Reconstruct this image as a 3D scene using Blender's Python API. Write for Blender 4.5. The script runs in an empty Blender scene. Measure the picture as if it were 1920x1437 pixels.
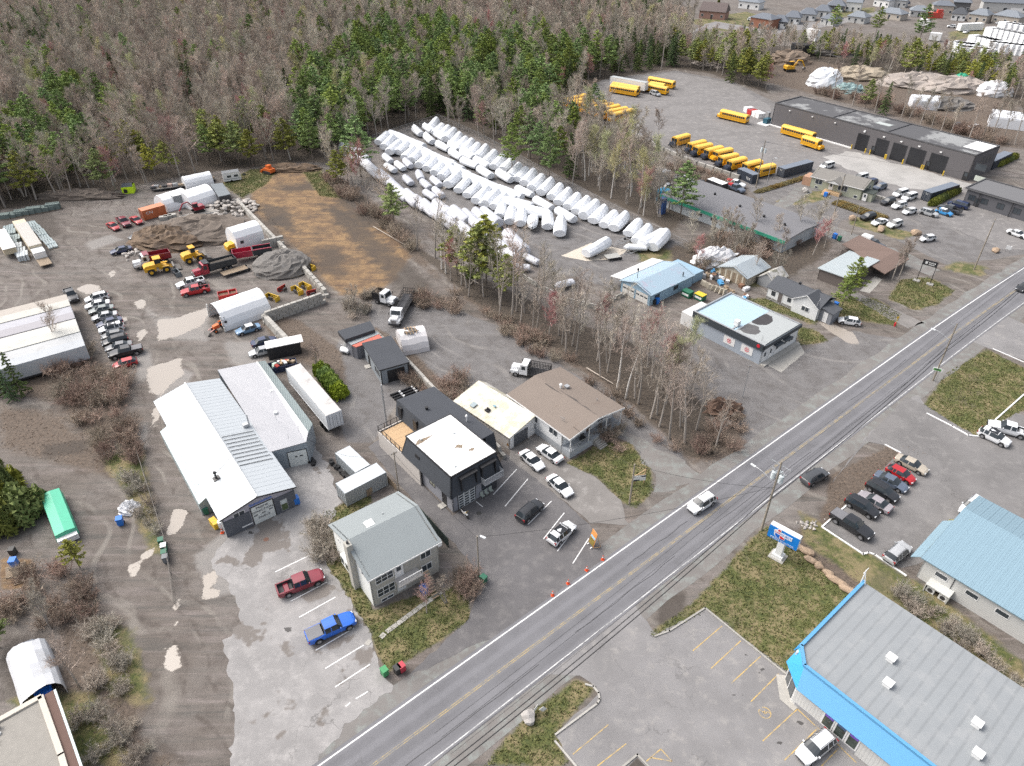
import bpy,bmesh,math,random
import numpy as np
from mathutils import Vector,Matrix
from mathutils.geometry import tessellate_polygon
rnd=random.Random(11)
np.random.seed(11)
R=math.radians
S=bpy.context.scene
COL=S.collection
# ------------------------------------------------------------ camera, sky, sun, exposure
CAM_H,PITCH,FPX=73.0,R(36.2),1331.0
cd=bpy.data.cameras.new('camera')
cam=bpy.data.objects.new('camera',cd)
COL.objects.link(cam)
cam.location=(0,0,CAM_H)
cam.rotation_euler=(R(90)-PITCH,0,0)
cd.sensor_width=36
cd.lens=36*FPX/1920
cd.clip_start,cd.clip_end=1,9000
S.camera=cam
SUN_EL,SUN_AZ=R(52),R(-70)
world=bpy.data.worlds.new('World')
S.world=world
world.use_nodes=True
wn,wl=world.node_tree.nodes,world.node_tree.links
wn.clear()
sky=wn.new('ShaderNodeTexSky');sky.sky_type='NISHITA';sky.sun_disc=False
sky.sun_elevation=SUN_EL;sky.sun_rotation=SUN_AZ
sky.dust_density=6;sky.air_density=1.0;sky.ozone_density=1.0
hs=wn.new('ShaderNodeHueSaturation');hs.inputs['Saturation'].default_value=0.42
bg=wn.new('ShaderNodeBackground');bg.inputs['Strength'].default_value=0.15
wo=wn.new('ShaderNodeOutputWorld')
wl.new(sky.outputs[0],hs.inputs['Color']);wl.new(hs.outputs[0],bg.inputs['Color']);wl.new(bg.outputs[0],wo.inputs['Surface'])
sd=bpy.data.lights.new('sun','SUN');sd.energy=0.65;sd.angle=R(40);sd.color=(1.0,0.96,0.90)
sun=bpy.data.objects.new('sun',sd);COL.objects.link(sun)
sun.rotation_euler=Vector((-math.sin(SUN_AZ)*math.cos(SUN_EL),-math.cos(SUN_AZ)*math.cos(SUN_EL),-math.sin(SUN_EL))).to_track_quat('-Z','Y').to_euler()
S.view_settings.view_transform='Standard'
S.view_settings.look='None'
S.view_settings.gamma=1
S.view_settings.use_curve_mapping=False
S.view_settings.exposure=0.86
S.cycles.max_bounces=5
S.cycles.diffuse_bounces=3
S.cycles.use_denoising=False
# ------------------------------------------------------------ survey: photo point on a level plane -> metres
CP,SP=math.cos(PITCH),math.sin(PITCH)
def G(px,py,z=0.0):
 u,v=px-960.0,py-718.5
 t=(CAM_H-z)/(v*CP+FPX*SP)
 return Vector((u*t,(FPX*CP-v*SP)*t,z))
def Gp(pts,z=0.0):return[G(x,y,z)for x,y in pts]
def heading(a,b):return math.atan2(b[1]-a[1],b[0]-a[0])
TOWN=R(39.8)
# ------------------------------------------------------------ materials
MATS={}
def _new(name):
 m=bpy.data.materials.new(name);m.use_nodes=True
 return m,m.node_tree.nodes,m.node_tree.links,m.node_tree.nodes['Principled BSDF']
def node(n,kind,**kw):
 x=n.new(kind)
 for k,v in kw.items():
  if k in x.inputs.keys():x.inputs[k].default_value=v
  else:setattr(x,k,v)
 return x
def mixc(n,l,fac,a,b):
 m=n.new('ShaderNodeMix');m.data_type='RGBA'
 for s,v in((0,fac),(6,a),(7,b)):
  if hasattr(v,'links')or hasattr(v,'is_linked'):l.new(v,m.inputs[s])
  else:m.inputs[s].default_value=(*v,1)if isinstance(v,tuple)and len(v)==3 else v
 return m.outputs[2]
def math_n(n,l,op,a,b=0.0,c=None,clamp=False):
 m=n.new('ShaderNodeMath');m.operation=op;m.use_clamp=clamp
 for i,v in enumerate((a,b,c)):
  if v is None:continue
  if hasattr(v,'is_linked'):l.new(v,m.inputs[i])
  else:m.inputs[i].default_value=v
 return m.outputs[0]
def ramp(n,l,x,lo,hi):
 m=n.new('ShaderNodeMapRange');m.interpolation_type='SMOOTHSTEP'
 l.new(x,m.inputs[0]);m.inputs[1].default_value=lo;m.inputs[2].default_value=hi
 return m.outputs[0]
def noise(n,l,vec,scale,detail=4.0,rough=0.6):
 x=n.new('ShaderNodeTexNoise');x.inputs['Scale'].default_value=scale
 x.inputs['Detail'].default_value=detail;x.inputs['Roughness'].default_value=rough
 if vec is not None:l.new(vec,x.inputs['Vector'])
 return x.outputs[0]
def M(name,col,rough=0.7,metal=0.0,var=0.12,scale=1.2,rand=0.0,bump=0.0,bscale=8.0,coat=0.0,dirt=None,dscale=0.25,dlo=0.55,dhi=0.75):
 """solid colour with two octaves of mottling, optional per-object variation, dirt patches and bump"""
 if name in MATS:return MATS[name]
 m,n,l,b=_new(name)
 pos=n.new('ShaderNodeNewGeometry').outputs['Position']
 f=noise(n,l,pos,scale,5,0.65)
 k=math_n(n,l,'MULTIPLY_ADD',f,2*var*1.6,1-var*1.6)
 if rand:
  oi=n.new('ShaderNodeObjectInfo').outputs['Random']
  k=math_n(n,l,'MULTIPLY',k,math_n(n,l,'MULTIPLY_ADD',oi,2*rand,1-rand))
 v=n.new('ShaderNodeVectorMath');v.operation='SCALE';v.inputs[0].default_value=col
 l.new(k,v.inputs['Scale'])
 c=v.outputs[0]
 if dirt:
  c=mixc(n,l,ramp(n,l,noise(n,l,pos,dscale,6,0.7),dlo,dhi),c,dirt)
 l.new(c,b.inputs['Base Color'])
 b.inputs['Roughness'].default_value=rough;b.inputs['Metallic'].default_value=metal
 if coat:b.inputs['Coat Weight'].default_value=coat
 if bump:
  bp=n.new('ShaderNodeBump');bp.inputs['Strength'].default_value=bump
  l.new(noise(n,l,pos,bscale,3),bp.inputs['Height']);l.new(bp.outputs[0],b.inputs['Normal'])
 MATS[name]=m
 return m
def paint(name,col):return M('paint_'+name,col,0.32,0.0,0.04,2.0,coat=0.5)
GLASS=M('vehicle_glass',(0.025,0.032,0.038),0.08,0.0,0.05)
PANE=M('window_glass',(0.05,0.06,0.07),0.1,0.0,0.3,0.9)
TYRE=M('tyre_rubber',(0.022,0.022,0.023),0.85)
RIM=M('wheel_rim',(0.33,0.33,0.34),0.4,0.6)
BLACK=M('black_metal',(0.02,0.02,0.022),0.5)
DARK=M('dark_frame',(0.045,0.045,0.05),0.6)
STEEL=M('galvanised_steel',(0.42,0.43,0.44),0.45,0.5,0.1)
WHITE=M('white_paint',(0.74,0.74,0.73),0.5,0,0.05)
TRIM=M('white_trim',(0.75,0.75,0.74),0.6,0,0.03)
HEAD=M('headlamp_lens',(0.62,0.64,0.66),0.15)
TAIL=M('tail_lamp_lens',(0.30,0.012,0.015),0.25)
CONC=M('concrete',(0.37,0.355,0.325),0.9,0,0.14,1.5,rand=0.12,bump=0.2,dirt=(0.22,0.21,0.19),dscale=0.6)
WOOD=M('weathered_wood',(0.26,0.20,0.14),0.85,0,0.2,3,rand=0.15)
NEWWOOD=M('new_wood',(0.48,0.33,0.19),0.8,0,0.12,3)
BARK=M('grey_bark',(0.15,0.125,0.105),0.95,0,0.25,3,rand=0.25)
# ------------------------------------------------------------ mesh helpers
class MB:
 def __init__(s):s.v,s.f,s.m=[],[],[]
 def face(s,pts,mi=0):
  i=len(s.v);s.v.extend([tuple(p)for p in pts]);s.f.append(tuple(range(i,i+len(pts))));s.m.append(mi)
  return s
 def box(s,c,d,rz=0.0,mi=0,tilt=0.0):
  mat=Matrix.Translation(c)@Matrix.Rotation(rz,4,'Z')@Matrix.Rotation(tilt,4,'Y')
  i=len(s.v)
  for z in(-.5,.5):
   for x,y in((-.5,-.5),(.5,-.5),(.5,.5),(-.5,.5)):
    s.v.append(tuple(mat@Vector((x*d[0],y*d[1],z*d[2]))))
  for q in((3,2,1,0),(4,5,6,7),(0,1,5,4),(1,2,6,5),(2,3,7,6),(3,0,4,7)):
   s.f.append(tuple(i+k for k in q));s.m.append(mi)
  return s
 def span(s,a,b,mi=0):
  return s.box([(a[k]+b[k])/2 for k in range(3)],[abs(b[k]-a[k])for k in range(3)],0,mi)
 def tube(s,p,q,r0,r1=None,n=8,mi=0,cap=True):
  r1=r0 if r1 is None else r1
  p,q=Vector(p),Vector(q);d=(q-p)
  if d.length<1e-6:return s
  d.normalize()
  a=d.orthogonal().normalized();b=d.cross(a)
  i=len(s.v)
  for c,r in((p,r0),(q,r1)):
   for k in range(n):
    t=2*math.pi*k/n
    s.v.append(tuple(c+(a*math.cos(t)+b*math.sin(t))*r))
  for k in range(n):
   k2=(k+1)%n
   s.f.append((i+k,i+k2,i+n+k2,i+n+k));s.m.append(mi)
  if cap:
   s.f.append(tuple(i+k for k in range(n-1,-1,-1)));s.m.append(mi)
   s.f.append(tuple(i+n+k for k in range(n)));s.m.append(mi)
  return s
 def prism(s,poly,ex,mi=0):
  """polygon (3D points) extruded by the vector ex"""
  ex=Vector(ex);n=len(poly);i=len(s.v)
  A=[Vector(p)for p in poly]
  nrm=Vector((0,0,0))
  for k in range(n):nrm+=A[k].cross(A[(k+1)%n])
  if nrm.dot(ex)>0:A=A[::-1]
  s.v.extend(tuple(p)for p in A);s.v.extend(tuple(p+ex)for p in A)
  s.f.append(tuple(i+k for k in range(n)));s.m.append(mi)
  s.f.append(tuple(i+n+k for k in range(n-1,-1,-1)));s.m.append(mi)
  for k in range(n):
   k2=(k+1)%n
   s.f.append((i+k2,i+k,i+n+k,i+n+k2));s.m.append(mi)
  return s
 def mesh(s,name,mats,smooth=None):
  me=bpy.data.meshes.new(name)
  me.from_pydata(s.v,[],s.f)
  if not isinstance(mats,(list,tuple)):mats=[mats]
  for m in mats:me.materials.append(m)
  if len(mats)>1:me.polygons.foreach_set('material_index',s.m)
  if smooth is not None:
   me.polygons.foreach_set('use_smooth',[True]*len(me.polygons))
   me.set_sharp_from_angle(angle=R(smooth))
  me.update()
  return me
 def build(s,name,mats,parent=None,smooth=None,loc=None,rz=0.0):
  return put(name,s.mesh(name,mats,smooth),parent,loc,rz)
def put(name,me,parent=None,loc=None,rz=0.0,mat=None):
 o=bpy.data.objects.new(name,me);COL.objects.link(o)
 if parent:o.parent=parent
 if loc is not None:o.location=loc
 if rz:o.rotation_euler=(0,0,rz)
 if mat is not None and me and me.materials:
  o.material_slots[0].link='OBJECT';o.material_slots[0].material=mat
 return o
def tag(o,label,cat,group=None,kind=None):
 o['label']=label;o['category']=cat
 if group:o['group']=group
 if kind:o['kind']=kind
 return o
def thing(name,label,cat,loc=(0,0,0),rz=0.0,group=None):
 o=bpy.data.objects.new(name,None);COL.objects.link(o)
 o.empty_display_size=0.3
 o.location=loc;o.rotation_euler=(0,0,rz)
 return tag(o,label,cat,group)
def struct(o,label=None):
 o['kind']='structure'
 if label:o['label']=label
 return o
def copy_tree(o,parent=None):
 c=o.copy();COL.objects.link(c)
 if parent:c.parent=parent
 for ch in list(o.children):copy_tree(ch,c)
 return c
def sheet(name,pts,z,mat,jit=0.0,step=1.0,parent=None,thick=0.0):
 """level surface with an outline through pts (metres), its edge broken up by jit"""
 out=[]
 n=len(pts)
 for k in range(n):
  a,b=pts[k],pts[(k+1)%n]
  m=max(1,int((Vector(b[:2])-Vector(a[:2])).length/step))if jit else 1
  for j in range(m):
   t=j/m
   x,y=a[0]+(b[0]-a[0])*t,a[1]+(b[1]-a[1])*t
   out.append(Vector((x+rnd.gauss(0,jit),y+rnd.gauss(0,jit),z)))
 tris=tessellate_polygon([out])
 me=bpy.data.meshes.new(name)
 fs=[]
 for a,b,c in tris:
  nz=(out[b]-out[a]).cross(out[c]-out[a]).z
  fs.append((a,b,c)if nz>0 else(a,c,b))
 me.from_pydata([tuple(p)for p in out],[],fs)
 me.materials.append(mat)
 return put(name,me,parent)
def strip(mb,a,b,w,z,mi=0):
 a,b=Vector((a[0],a[1],z)),Vector((b[0],b[1],z))
 d=(b-a).normalized();s=Vector((-d.y,d.x,0))*(w/2)
 mb.face([a-s,b-s,b+s,a+s],mi)
def text(parent,name,body,loc,size,mat,rot=(R(90),0,0),ext=0.01,align='CENTER',sx=1.0,shear=0.0):
 cu=bpy.data.curves.new(name,'FONT');cu.body=body;cu.size=size;cu.extrude=ext
 cu.align_x=align;cu.align_y='CENTER';cu.shear=shear;cu.resolution_u=2
 cu.materials.append(mat)
 tmp=bpy.data.objects.new(name,cu);COL.objects.link(tmp)
 bpy.context.view_layer.update()
 me=bpy.data.meshes.new_from_object(tmp);bpy.data.objects.remove(tmp)
 o=put(name,me,parent,loc);o.rotation_euler=rot;o.scale=(sx,1,1)
 return o
# ------------------------------------------------------------ ground sheet: soil kinds laid out as polygons
def seg_sd(X,Y,poly):
 """signed distance (inside negative) of points to a polygon"""
 P=np.array([(p[0],p[1])for p in poly]);n=len(P)
 d2=np.full(X.shape,1e18);ins=np.zeros(X.shape,bool)
 for k in range(n):
  ax,ay=P[k];bx,by=P[(k+1)%n]
  ex,ey=bx-ax,by-ay
  wx,wy=X-ax,Y-ay
  t=np.clip((wx*ex+wy*ey)/(ex*ex+ey*ey+1e-12),0,1)
  d2=np.minimum(d2,(wx-ex*t)**2+(wy-ey*t)**2)
  c=((ay>Y)!=(by>Y))&(X<ex*(Y-ay)/(ey if abs(ey)>1e-12 else 1e-12)+ax)
  ins^=c
 d=np.sqrt(d2)
 return np.where(ins,-d,d)
def inside(x,y,poly):
 r=False;n=len(poly)
 for k in range(n):
  ax,ay=poly[k][0],poly[k][1];bx,by=poly[(k+1)%n][0],poly[(k+1)%n][1]
  if(ay>y)!=(by>y)and x<(bx-ax)*(y-ay)/(by-ay)+ax:r=not r
 return r
FOREST=Gp([(-420,420),(-40,400),(60,386),(120,377),(200,363),(300,338),(400,322),(480,314),(560,304),(610,306),(690,262),(810,222),(900,258),(990,305),(1060,336),(1130,372),(1200,405),(1262,436),(1285,405),(1240,365),(1190,322),(1170,290),(1240,282),(1210,262),(1140,232),(1045,188),(1130,150),(1265,129),(1330,138),(1372,152),(1440,176),(1425,120),(1392,108),(1330,122),(1290,118),(1300,62),(1262,50),(1250,-28),(-420,-28)])
BAND=Gp([(1290,130),(1300,84),(1420,84),(1560,90),(1690,102),(1800,118),(1920,142),(2060,160),(2060,230),(1930,205),(1850,180),(1790,160),(1690,148),(1640,138),(1540,116),(1440,112),(1330,136)])
BELT=Gp([(604,318),(650,340),(720,405),(790,470),(850,500),(900,520),(1000,566),(1100,612),(1180,640),(1240,690),(1300,740),(1345,795),(1352,852),(1290,858),(1220,790),(1150,728),(1060,664),(960,606),(880,560),(820,505),(740,440),(660,372),(612,342)])
GARDEN=Gp([(1250,470),(1330,440),(1420,440),(1500,430),(1560,455),(1545,480),(1480,520),(1440,530),(1330,520),(1270,500)])
SOIL={'grass':[([(415,345),(470,318),(520,318),(500,345),(455,372)],2.0),([(560,312),(600,316),(640,372),(600,368)],2.0),([(648,990),(700,1145),(770,1120),(880,1090),(880,1165),(800,1218),(725,1262),(690,1180),(640,1100),(612,1060),(605,985)],0.7),([(600,965),(690,925),(700,940),(625,985)],0.6),([(1060,870),(1130,830),(1180,830),(1220,880),(1226,920),(1190,955),(1165,940),(1120,895)],0.8),([(1216,1190),(1300,1130),(1410,1010),(1440,985),(1500,1030),(1590,1105),(1620,1110),(1500,1215),(1480,1270),(1330,1145),(1225,1195)],0.8),([(905,1437),(1000,1330),(1080,1275),(1118,1290),(1040,1375),(1070,1437)],0.8),([(1775,700),(1850,655),(1920,690),(1990,730),(1830,820),(1730,760)],1.0),([(1690,525),(1740,520),(1790,545),(1760,570),(1715,582),(1665,560)],1.2),([(1560,560),(1640,560),(1690,590),(1680,612),(1610,600),(1560,590)],1.4),([(1490,610),(1530,620),(1555,640),(1500,648)],1.0),([(1400,560),(1450,560),(1540,590),(1530,610),(1440,580)],1.5),([(1500,360),(1540,358),(1560,372),(1500,385),(1455,378)],1.5),([(1180,455),(1260,470),(1255,498),(1200,490)],2.0),([(190,860),(265,830),(285,960),(310,1040),(285,1040),(240,930)],1.5),([(60,1300),(180,1300),(250,1437),(110,1437)],2.0),([(170,1160),(250,1180),(285,1320),(200,1300)],1.5),([(0,1320),(80,1290),(120,1300),(60,1330)],1.0),([(1650,1075),(1720,1090),(1920,1240),(1920,1310),(1740,1180),(1630,1100)],1.2),([(1500,960),(1570,1000),(1700,1080),(1640,1110),(1510,1020)],1.2),([(1380,470),(1440,510),(1420,540),(1330,520)],2.5),([(1790,490),(1850,500),(1840,520),(1770,505)],2.0),([(1600,405),(1720,440),(1690,450),(1590,420)],1.5),([(1540,20),(1640,14),(1640,26),(1540,36)],3.0),([(1280,40),(1400,22),(1480,46),(1360,60)],3.0),([(1780,60),(1870,50),(1850,64),(1780,78)],3.0)],'litter':[([(1080,850),(1110,800),(1180,830),(1140,850),(1100,880)],0.8),([(800,430),(880,520),(1000,590),(1120,680),(1230,780),(1300,870),(1240,800),(1100,700),(960,620),(870,560)],2.0),([(1290,858),(1350,800),(1400,800),(1390,850),(1340,870)],2.0),([(700,610),(760,650),(860,740),(840,760),(760,690),(690,640)],1.5),([(620,340),(700,430),(790,500),(820,520),(780,440),(690,370)],3.0),([(1530,1000),(1560,890),(1680,830),(1740,850),(1610,935),(1560,985)],0.8),([(1500,990),(1560,1030),(1640,1100),(1590,1110),(1490,1030)],1.0),([(1640,1100),(1700,1080),(1920,1250),(1920,1320)],1.0),([(80,640),(200,680),(240,760),(180,880),(120,760),(40,740)],3.0),([(0,760),(120,780),(180,860),(260,830),(250,900),(120,870),(0,840)],3.0),([(110,1160),(230,1160),(270,1400),(330,1437),(120,1437)],2.5),([(1210,360),(1290,305),(1400,345),(1400,400),(1250,330)],2.5),([(1240,470),(1400,420),(1540,420),(1560,460),(1440,520),(1300,540)],4.0),([(1300,120),(1420,95),(1640,130),(1900,180),(1930,280),(1840,270),(1650,210),(1460,160)],5.0),([(480,590),(520,650),(560,680),(600,690),(590,740),(650,720),(640,660),(560,600)],1.5),([(1540,575),(1600,590),(1570,620),(1530,600)],1.0),([(1690,545),(1760,540),(1750,555),(1700,560)],1.0),([(420,375),(480,370),(520,420),(560,470),(620,545),(590,520),(500,430)],2.0)],'mulch':[([(465,350),(540,310),(590,330),(640,372),(720,430),(770,480),(745,520),(700,560),(640,555),(600,520),(540,450),(480,400)],3.0),([(0,1045),(60,1050),(70,1100),(0,1110)],1.0)],'dust':[([(290,720),(340,690),(365,700),(330,750),(300,760)],0.8),([(262,560),(300,620),(370,600),(390,630),(330,640)],1.2),([(300,590),(360,600),(395,570),(390,640),(310,635)],1.2),([(255,800),(275,790),(275,840),(255,850)],0.8),([(415,1000),(450,1010),(440,1110),(400,1120),(380,1030)],0.8),([(420,640),(480,640),(500,690),(430,680)],1.5),([(250,660),(280,655),(290,700),(260,720)],1.0),([(160,455),(210,440),(230,450),(170,470)],1.5),([(360,1040),(390,1030),(410,1100),(385,1090)],0.5)],'mud':[([(600,380),(660,400),(740,470),(800,520),(850,570),(790,580),(740,540),(650,440)],4.0),([(80,835),(170,825),(160,850),(80,860)],1.5),([(0,1190),(100,1190),(110,1290),(0,1320)],3.0),([(1230,868),(1270,870),(1265,890),(1235,888)],0.6),([(1230,1130),(1290,1100),(1280,1160),(1235,1180)],1.0),([(480,380),(540,390),(560,440),(500,420)],3.0),([(330,418),(410,400),(440,420),(380,450)],2.0),([(0,400),(100,385),(120,440),(0,480)],3.0),([(640,350),(690,400),(720,430),(680,430),(630,380)],2.5)],'gravel':[([(690,560),(800,560),(960,620),(1060,690),(1180,760),(1290,860),(1280,900),(1180,850),(1100,760),(960,740),(860,740),(760,660),(700,630)],2.0),([(1130,150),(1265,133),(1370,152),(1470,200),(1640,310),(1720,320),(1960,420),(1960,470),(1780,500),(1620,420),(1430,385),(1380,330),(1240,275),(1050,188)],2.0),([(1370,600),(1500,660),(1600,620),(1700,640),(1500,800),(1400,850),(1350,760),(1310,700),(1290,640)],2.0),([(600,700),(650,620),(700,640),(770,720),(740,760),(700,830),(650,830)],1.5),([(700,260),(820,225),(1290,460),(1290,500),(1150,540),(1000,500),(880,460),(760,380)],3.0),([(1440,385),(1520,350),(1560,370),(1620,385),(1580,410),(1560,440),(1480,400)],1.5)],'puddle':[([(140,542),(165,532),(185,536),(190,548),(160,552)],0.95),([(250,565),(270,560),(275,576),(258,580)],0.95),([(255,625),(268,615),(278,622),(262,640)],0.95),([(296,600),(330,596),(395,575),(380,610),(320,636),(296,640)],1.52),([(325,955),(350,955),(345,985),(320,1010),(312,1000)],0.76),([(380,1080),(410,1070),(405,1095),(380,1105)],0.95),([(322,1120),(338,1110),(336,1140),(322,1146)],0.57),([(318,1152),(332,1150),(332,1184),(320,1176)],0.57),([(310,1215),(330,1210),(340,1250),(318,1262),(308,1252)],0.66),([(240,1060),(262,1052),(258,1080),(244,1084)],0.66),([(264,1040),(290,1025),(284,1044),(266,1054)],0.57),([(376,1105),(412,1106),(408,1120),(380,1126)],0.76),([(1520,595),(1548,600),(1600,625),(1612,645),(1590,644),(1540,610)],0.66),([(200,515),(212,505),(220,512),(208,522)],0.95),([(275,690),(340,672),(345,700),(300,742),(278,735)],1.33),([(285,770),(300,766),(296,800),(284,800)],0.76),([(215,600),(235,590),(240,600),(220,612)],0.76),([(292,760),(306,757),(304,772),(290,776)],0.57)],'forest':[([(p[0],p[1])for p in FOREST],3.0),([(p[0],p[1])for p in BAND],3.0),([(p[0],p[1])for p in BELT],1.5),([(p[0],p[1])for p in GARDEN],3.0)],}
def axis(parts):
 out=[]
 for a,b,s in parts:out+=list(np.arange(a,b,s))
 return np.array(out+[parts[-1][1]])
gx=axis([(-4000,-450,700),(-450,-130,2.6),(-130,130,0.9),(130,450,2.6),(450,4000,700)])
gy=axis([(-600,28,150),(28,110,0.8),(110,210,1.2),(210,600,2.8),(600,6000,900)])
GX,GY=np.meshgrid(gx,gy)
nx,ny=len(gx),len(gy)
X,Y=GX.ravel(),GY.ravel()
Z=np.zeros_like(X)
def masks(kind):
 m=np.zeros_like(X)
 for poly,soft in SOIL[kind]:
  pts=poly if kind=='forest' else[G(a,b)for a,b in poly]
  xs=[p[0]for p in pts];ys=[p[1]for p in pts]
  pad=soft*2+2
  sel=(X>min(xs)-pad)&(X<max(xs)+pad)&(Y>min(ys)-pad)&(Y<max(ys)+pad)
  if not sel.any():continue
  d=seg_sd(X[sel],Y[sel],pts)
  m[sel]=np.maximum(m[sel],np.clip(0.5-d/(2*soft),0,1))
 return m
me=bpy.data.meshes.new('ground')
ii=(np.arange(ny-1)[:,None]*nx+np.arange(nx-1)[None,:]).ravel()
quads=np.stack([ii,ii+1,ii+1+nx,ii+nx],1)
me.vertices.add(nx*ny);me.vertices.foreach_set('co',np.stack([X,Y,Z],1).ravel())
me.loops.add(quads.size);me.loops.foreach_set('vertex_index',quads.ravel())
me.polygons.add(len(quads));me.polygons.foreach_set('loop_start',np.arange(0,quads.size,4))
me.update(calc_edges=True)
MASKV={k:masks(k)for k in SOIL}
for an,ks in(('soil_a',('grass','litter','mulch','dust')),('soil_b',('mud','gravel','puddle','forest'))):
 at=me.attributes.new(an,'FLOAT_COLOR','POINT')
 at.data.foreach_set('color',np.stack([MASKV[k]for k in ks],1).ravel().astype(np.float32))
def soil_material():
 m,n,l,b=_new('soil')
 pos=n.new('ShaderNodeNewGeometry').outputs['Position']
 def attr(name):
  a=n.new('ShaderNodeAttribute');a.attribute_name=name
  s=n.new('ShaderNodeSeparateColor');l.new(a.outputs['Color'],s.inputs[0])
  return s.outputs[0],s.outputs[1],s.outputs[2],a.outputs['Alpha']
 gr,li,mu,du=attr('soil_a');md,gv,pu,fo=attr('soil_b')
 n1=noise(n,l,pos,0.045,6,0.62);n2=noise(n,l,pos,0.33,7,0.7);n3=noise(n,l,pos,2.2,6,0.75)
 n4=noise(n,l,pos,9.0,3,0.7);n5=noise(n,l,pos,0.12,5,0.6)
 def ruts(ang,sc):
  mp=n.new('ShaderNodeMapping');mp.inputs['Rotation'].default_value=(0,0,ang);mp.inputs['Scale'].default_value=(sc*0.07,sc,1)
  l.new(pos,mp.inputs[0]);return noise(n,l,mp.outputs[0],1.0,6,0.7)
 r1,r2=ruts(R(-120),0.9),ruts(R(-30),0.8)
 def edge(mask,wob,width=0.10,amp=0.55):
  a=math_n(n,l,'MULTIPLY_ADD',wob,amp,-amp/2)
  return ramp(n,l,math_n(n,l,'ADD',mask,a),0.5-width,0.5+width)
 c=mixc(n,l,ramp(n,l,n1,0.35,0.65),(0.130,0.111,0.096),(0.171,0.154,0.141))
 c=mixc(n,l,ramp(n,l,n2,0.40,0.72),c,(0.095,0.080,0.070))
 c=mixc(n,l,math_n(n,l,'MULTIPLY',ramp(n,l,r1,0.48,0.70),0.65),c,(0.230,0.197,0.185))
 c=mixc(n,l,math_n(n,l,'MULTIPLY',ramp(n,l,r2,0.48,0.70),0.7),c,(0.070,0.071,0.065))
 def swirl(sc,dist,lo,ph):
  w=n.new('ShaderNodeTexWave');w.bands_direction='DIAGONAL';w.inputs['Scale'].default_value=sc;w.inputs['Distortion'].default_value=dist;w.inputs['Detail'].default_value=2;w.inputs['Detail Scale'].default_value=.35;w.inputs['Phase Offset'].default_value=ph
  l.new(pos,w.inputs[0]);return ramp(n,l,w.outputs['Fac'],lo,1.0)
 tk=math_n(n,l,'MULTIPLY',swirl(.09,26,.86,0),ramp(n,l,n5,.42,.62));tk2=math_n(n,l,'MULTIPLY',swirl(.13,20,.86,2),ramp(n,l,n2,.40,.62))
 c=mixc(n,l,math_n(n,l,'MULTIPLY',tk,.6),c,(.235,.215,.19));c=mixc(n,l,math_n(n,l,'MULTIPLY',tk2,.6),c,(.075,.062,.053))
 gcol=mixc(n,l,ramp(n,l,n2,0.35,0.7),(0.161,0.154,0.152),(0.115,0.107,0.104))
 gcol=mixc(n,l,math_n(n,l,'MULTIPLY',ramp(n,l,r2,0.5,0.72),0.5),gcol,(0.203,0.197,0.194))
 gcol=mixc(n,l,math_n(n,l,'MULTIPLY',tk,.45),gcol,(.25,.235,.22));gcol=mixc(n,l,math_n(n,l,'MULTIPLY',tk2,.45),gcol,(.10,.092,.085))
 c=mixc(n,l,edge(gv,n5),c,gcol)
 lc=mixc(n,l,ramp(n,l,n3,0.35,0.65),(0.073,0.056,0.043),(0.150,0.114,0.087))
 c=mixc(n,l,math_n(n,l,'MULTIPLY',edge(li,n2,0.2,0.8),0.9),c,lc)
 fc=mixc(n,l,ramp(n,l,n3,0.35,0.65),(0.042,0.034,0.027),(0.101,0.080,0.061))
 c=mixc(n,l,edge(fo,n2,0.15,0.6),c,fc)
 mc=mixc(n,l,ramp(n,l,n2,0.38,0.62),(0.252,0.161,0.081),(0.140,0.089,0.053))
 mc=mixc(n,l,ramp(n,l,n1,0.46,0.60),mc,(0.081,0.060,0.044))
 mc=mixc(n,l,math_n(n,l,'MULTIPLY',ramp(n,l,r1,0.5,0.68),0.75),mc,(0.077,0.057,0.044))
 c=mixc(n,l,edge(mu,n2,0.15,0.7),c,mc)
 c=mixc(n,l,math_n(n,l,'MULTIPLY',edge(md,n2,0.25,0.9),0.75),c,(0.059,0.049,0.041))
 gg=mixc(n,l,ramp(n,l,n3,0.36,0.64),(0.044,0.060,0.017),(0.111,0.118,0.036))
 gg=mixc(n,l,ramp(n,l,n2,0.43,0.60),gg,(0.200,0.164,0.086))
 gg=mixc(n,l,math_n(n,l,'MULTIPLY',ramp(n,l,n5,0.55,0.68),0.6),gg,(0.137,0.114,0.074))
 c=mixc(n,l,edge(gr,n2,0.2,1.1),c,gg)
 c=mixc(n,l,math_n(n,l,'MULTIPLY',edge(du,n2,0.3,1.3),0.6),c,(0.280,0.268,0.255))
 pf=edge(pu,math_n(n,l,'MULTIPLY_ADD',n2,0.6,math_n(n,l,'MULTIPLY',n3,0.4)),0.05,1.5)
 c=mixc(n,l,pf,c,(0.322,0.286,0.248))
 k=math_n(n,l,'MULTIPLY_ADD',n4,0.9,0.55)
 v=n.new('ShaderNodeVectorMath');v.operation='SCALE';l.new(c,v.inputs[0]);l.new(k,v.inputs['Scale'])
 l.new(v.outputs[0],b.inputs['Base Color'])
 l.new(math_n(n,l,'MULTIPLY_ADD',pf,-0.72,0.95),b.inputs['Roughness'])
 bp=n.new('ShaderNodeBump');bp.inputs['Strength'].default_value=0.5;bp.inputs['Distance'].default_value=0.15
 l.new(math_n(n,l,'MULTIPLY',n3,math_n(n,l,'SUBTRACT',1.0,pf)),bp.inputs['Height']);l.new(bp.outputs[0],b.inputs['Normal'])
 return m
me.materials.append(soil_material())
struct(put('ground',me),'bare gravel and dirt ground with mud, grass and leaf litter')
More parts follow.
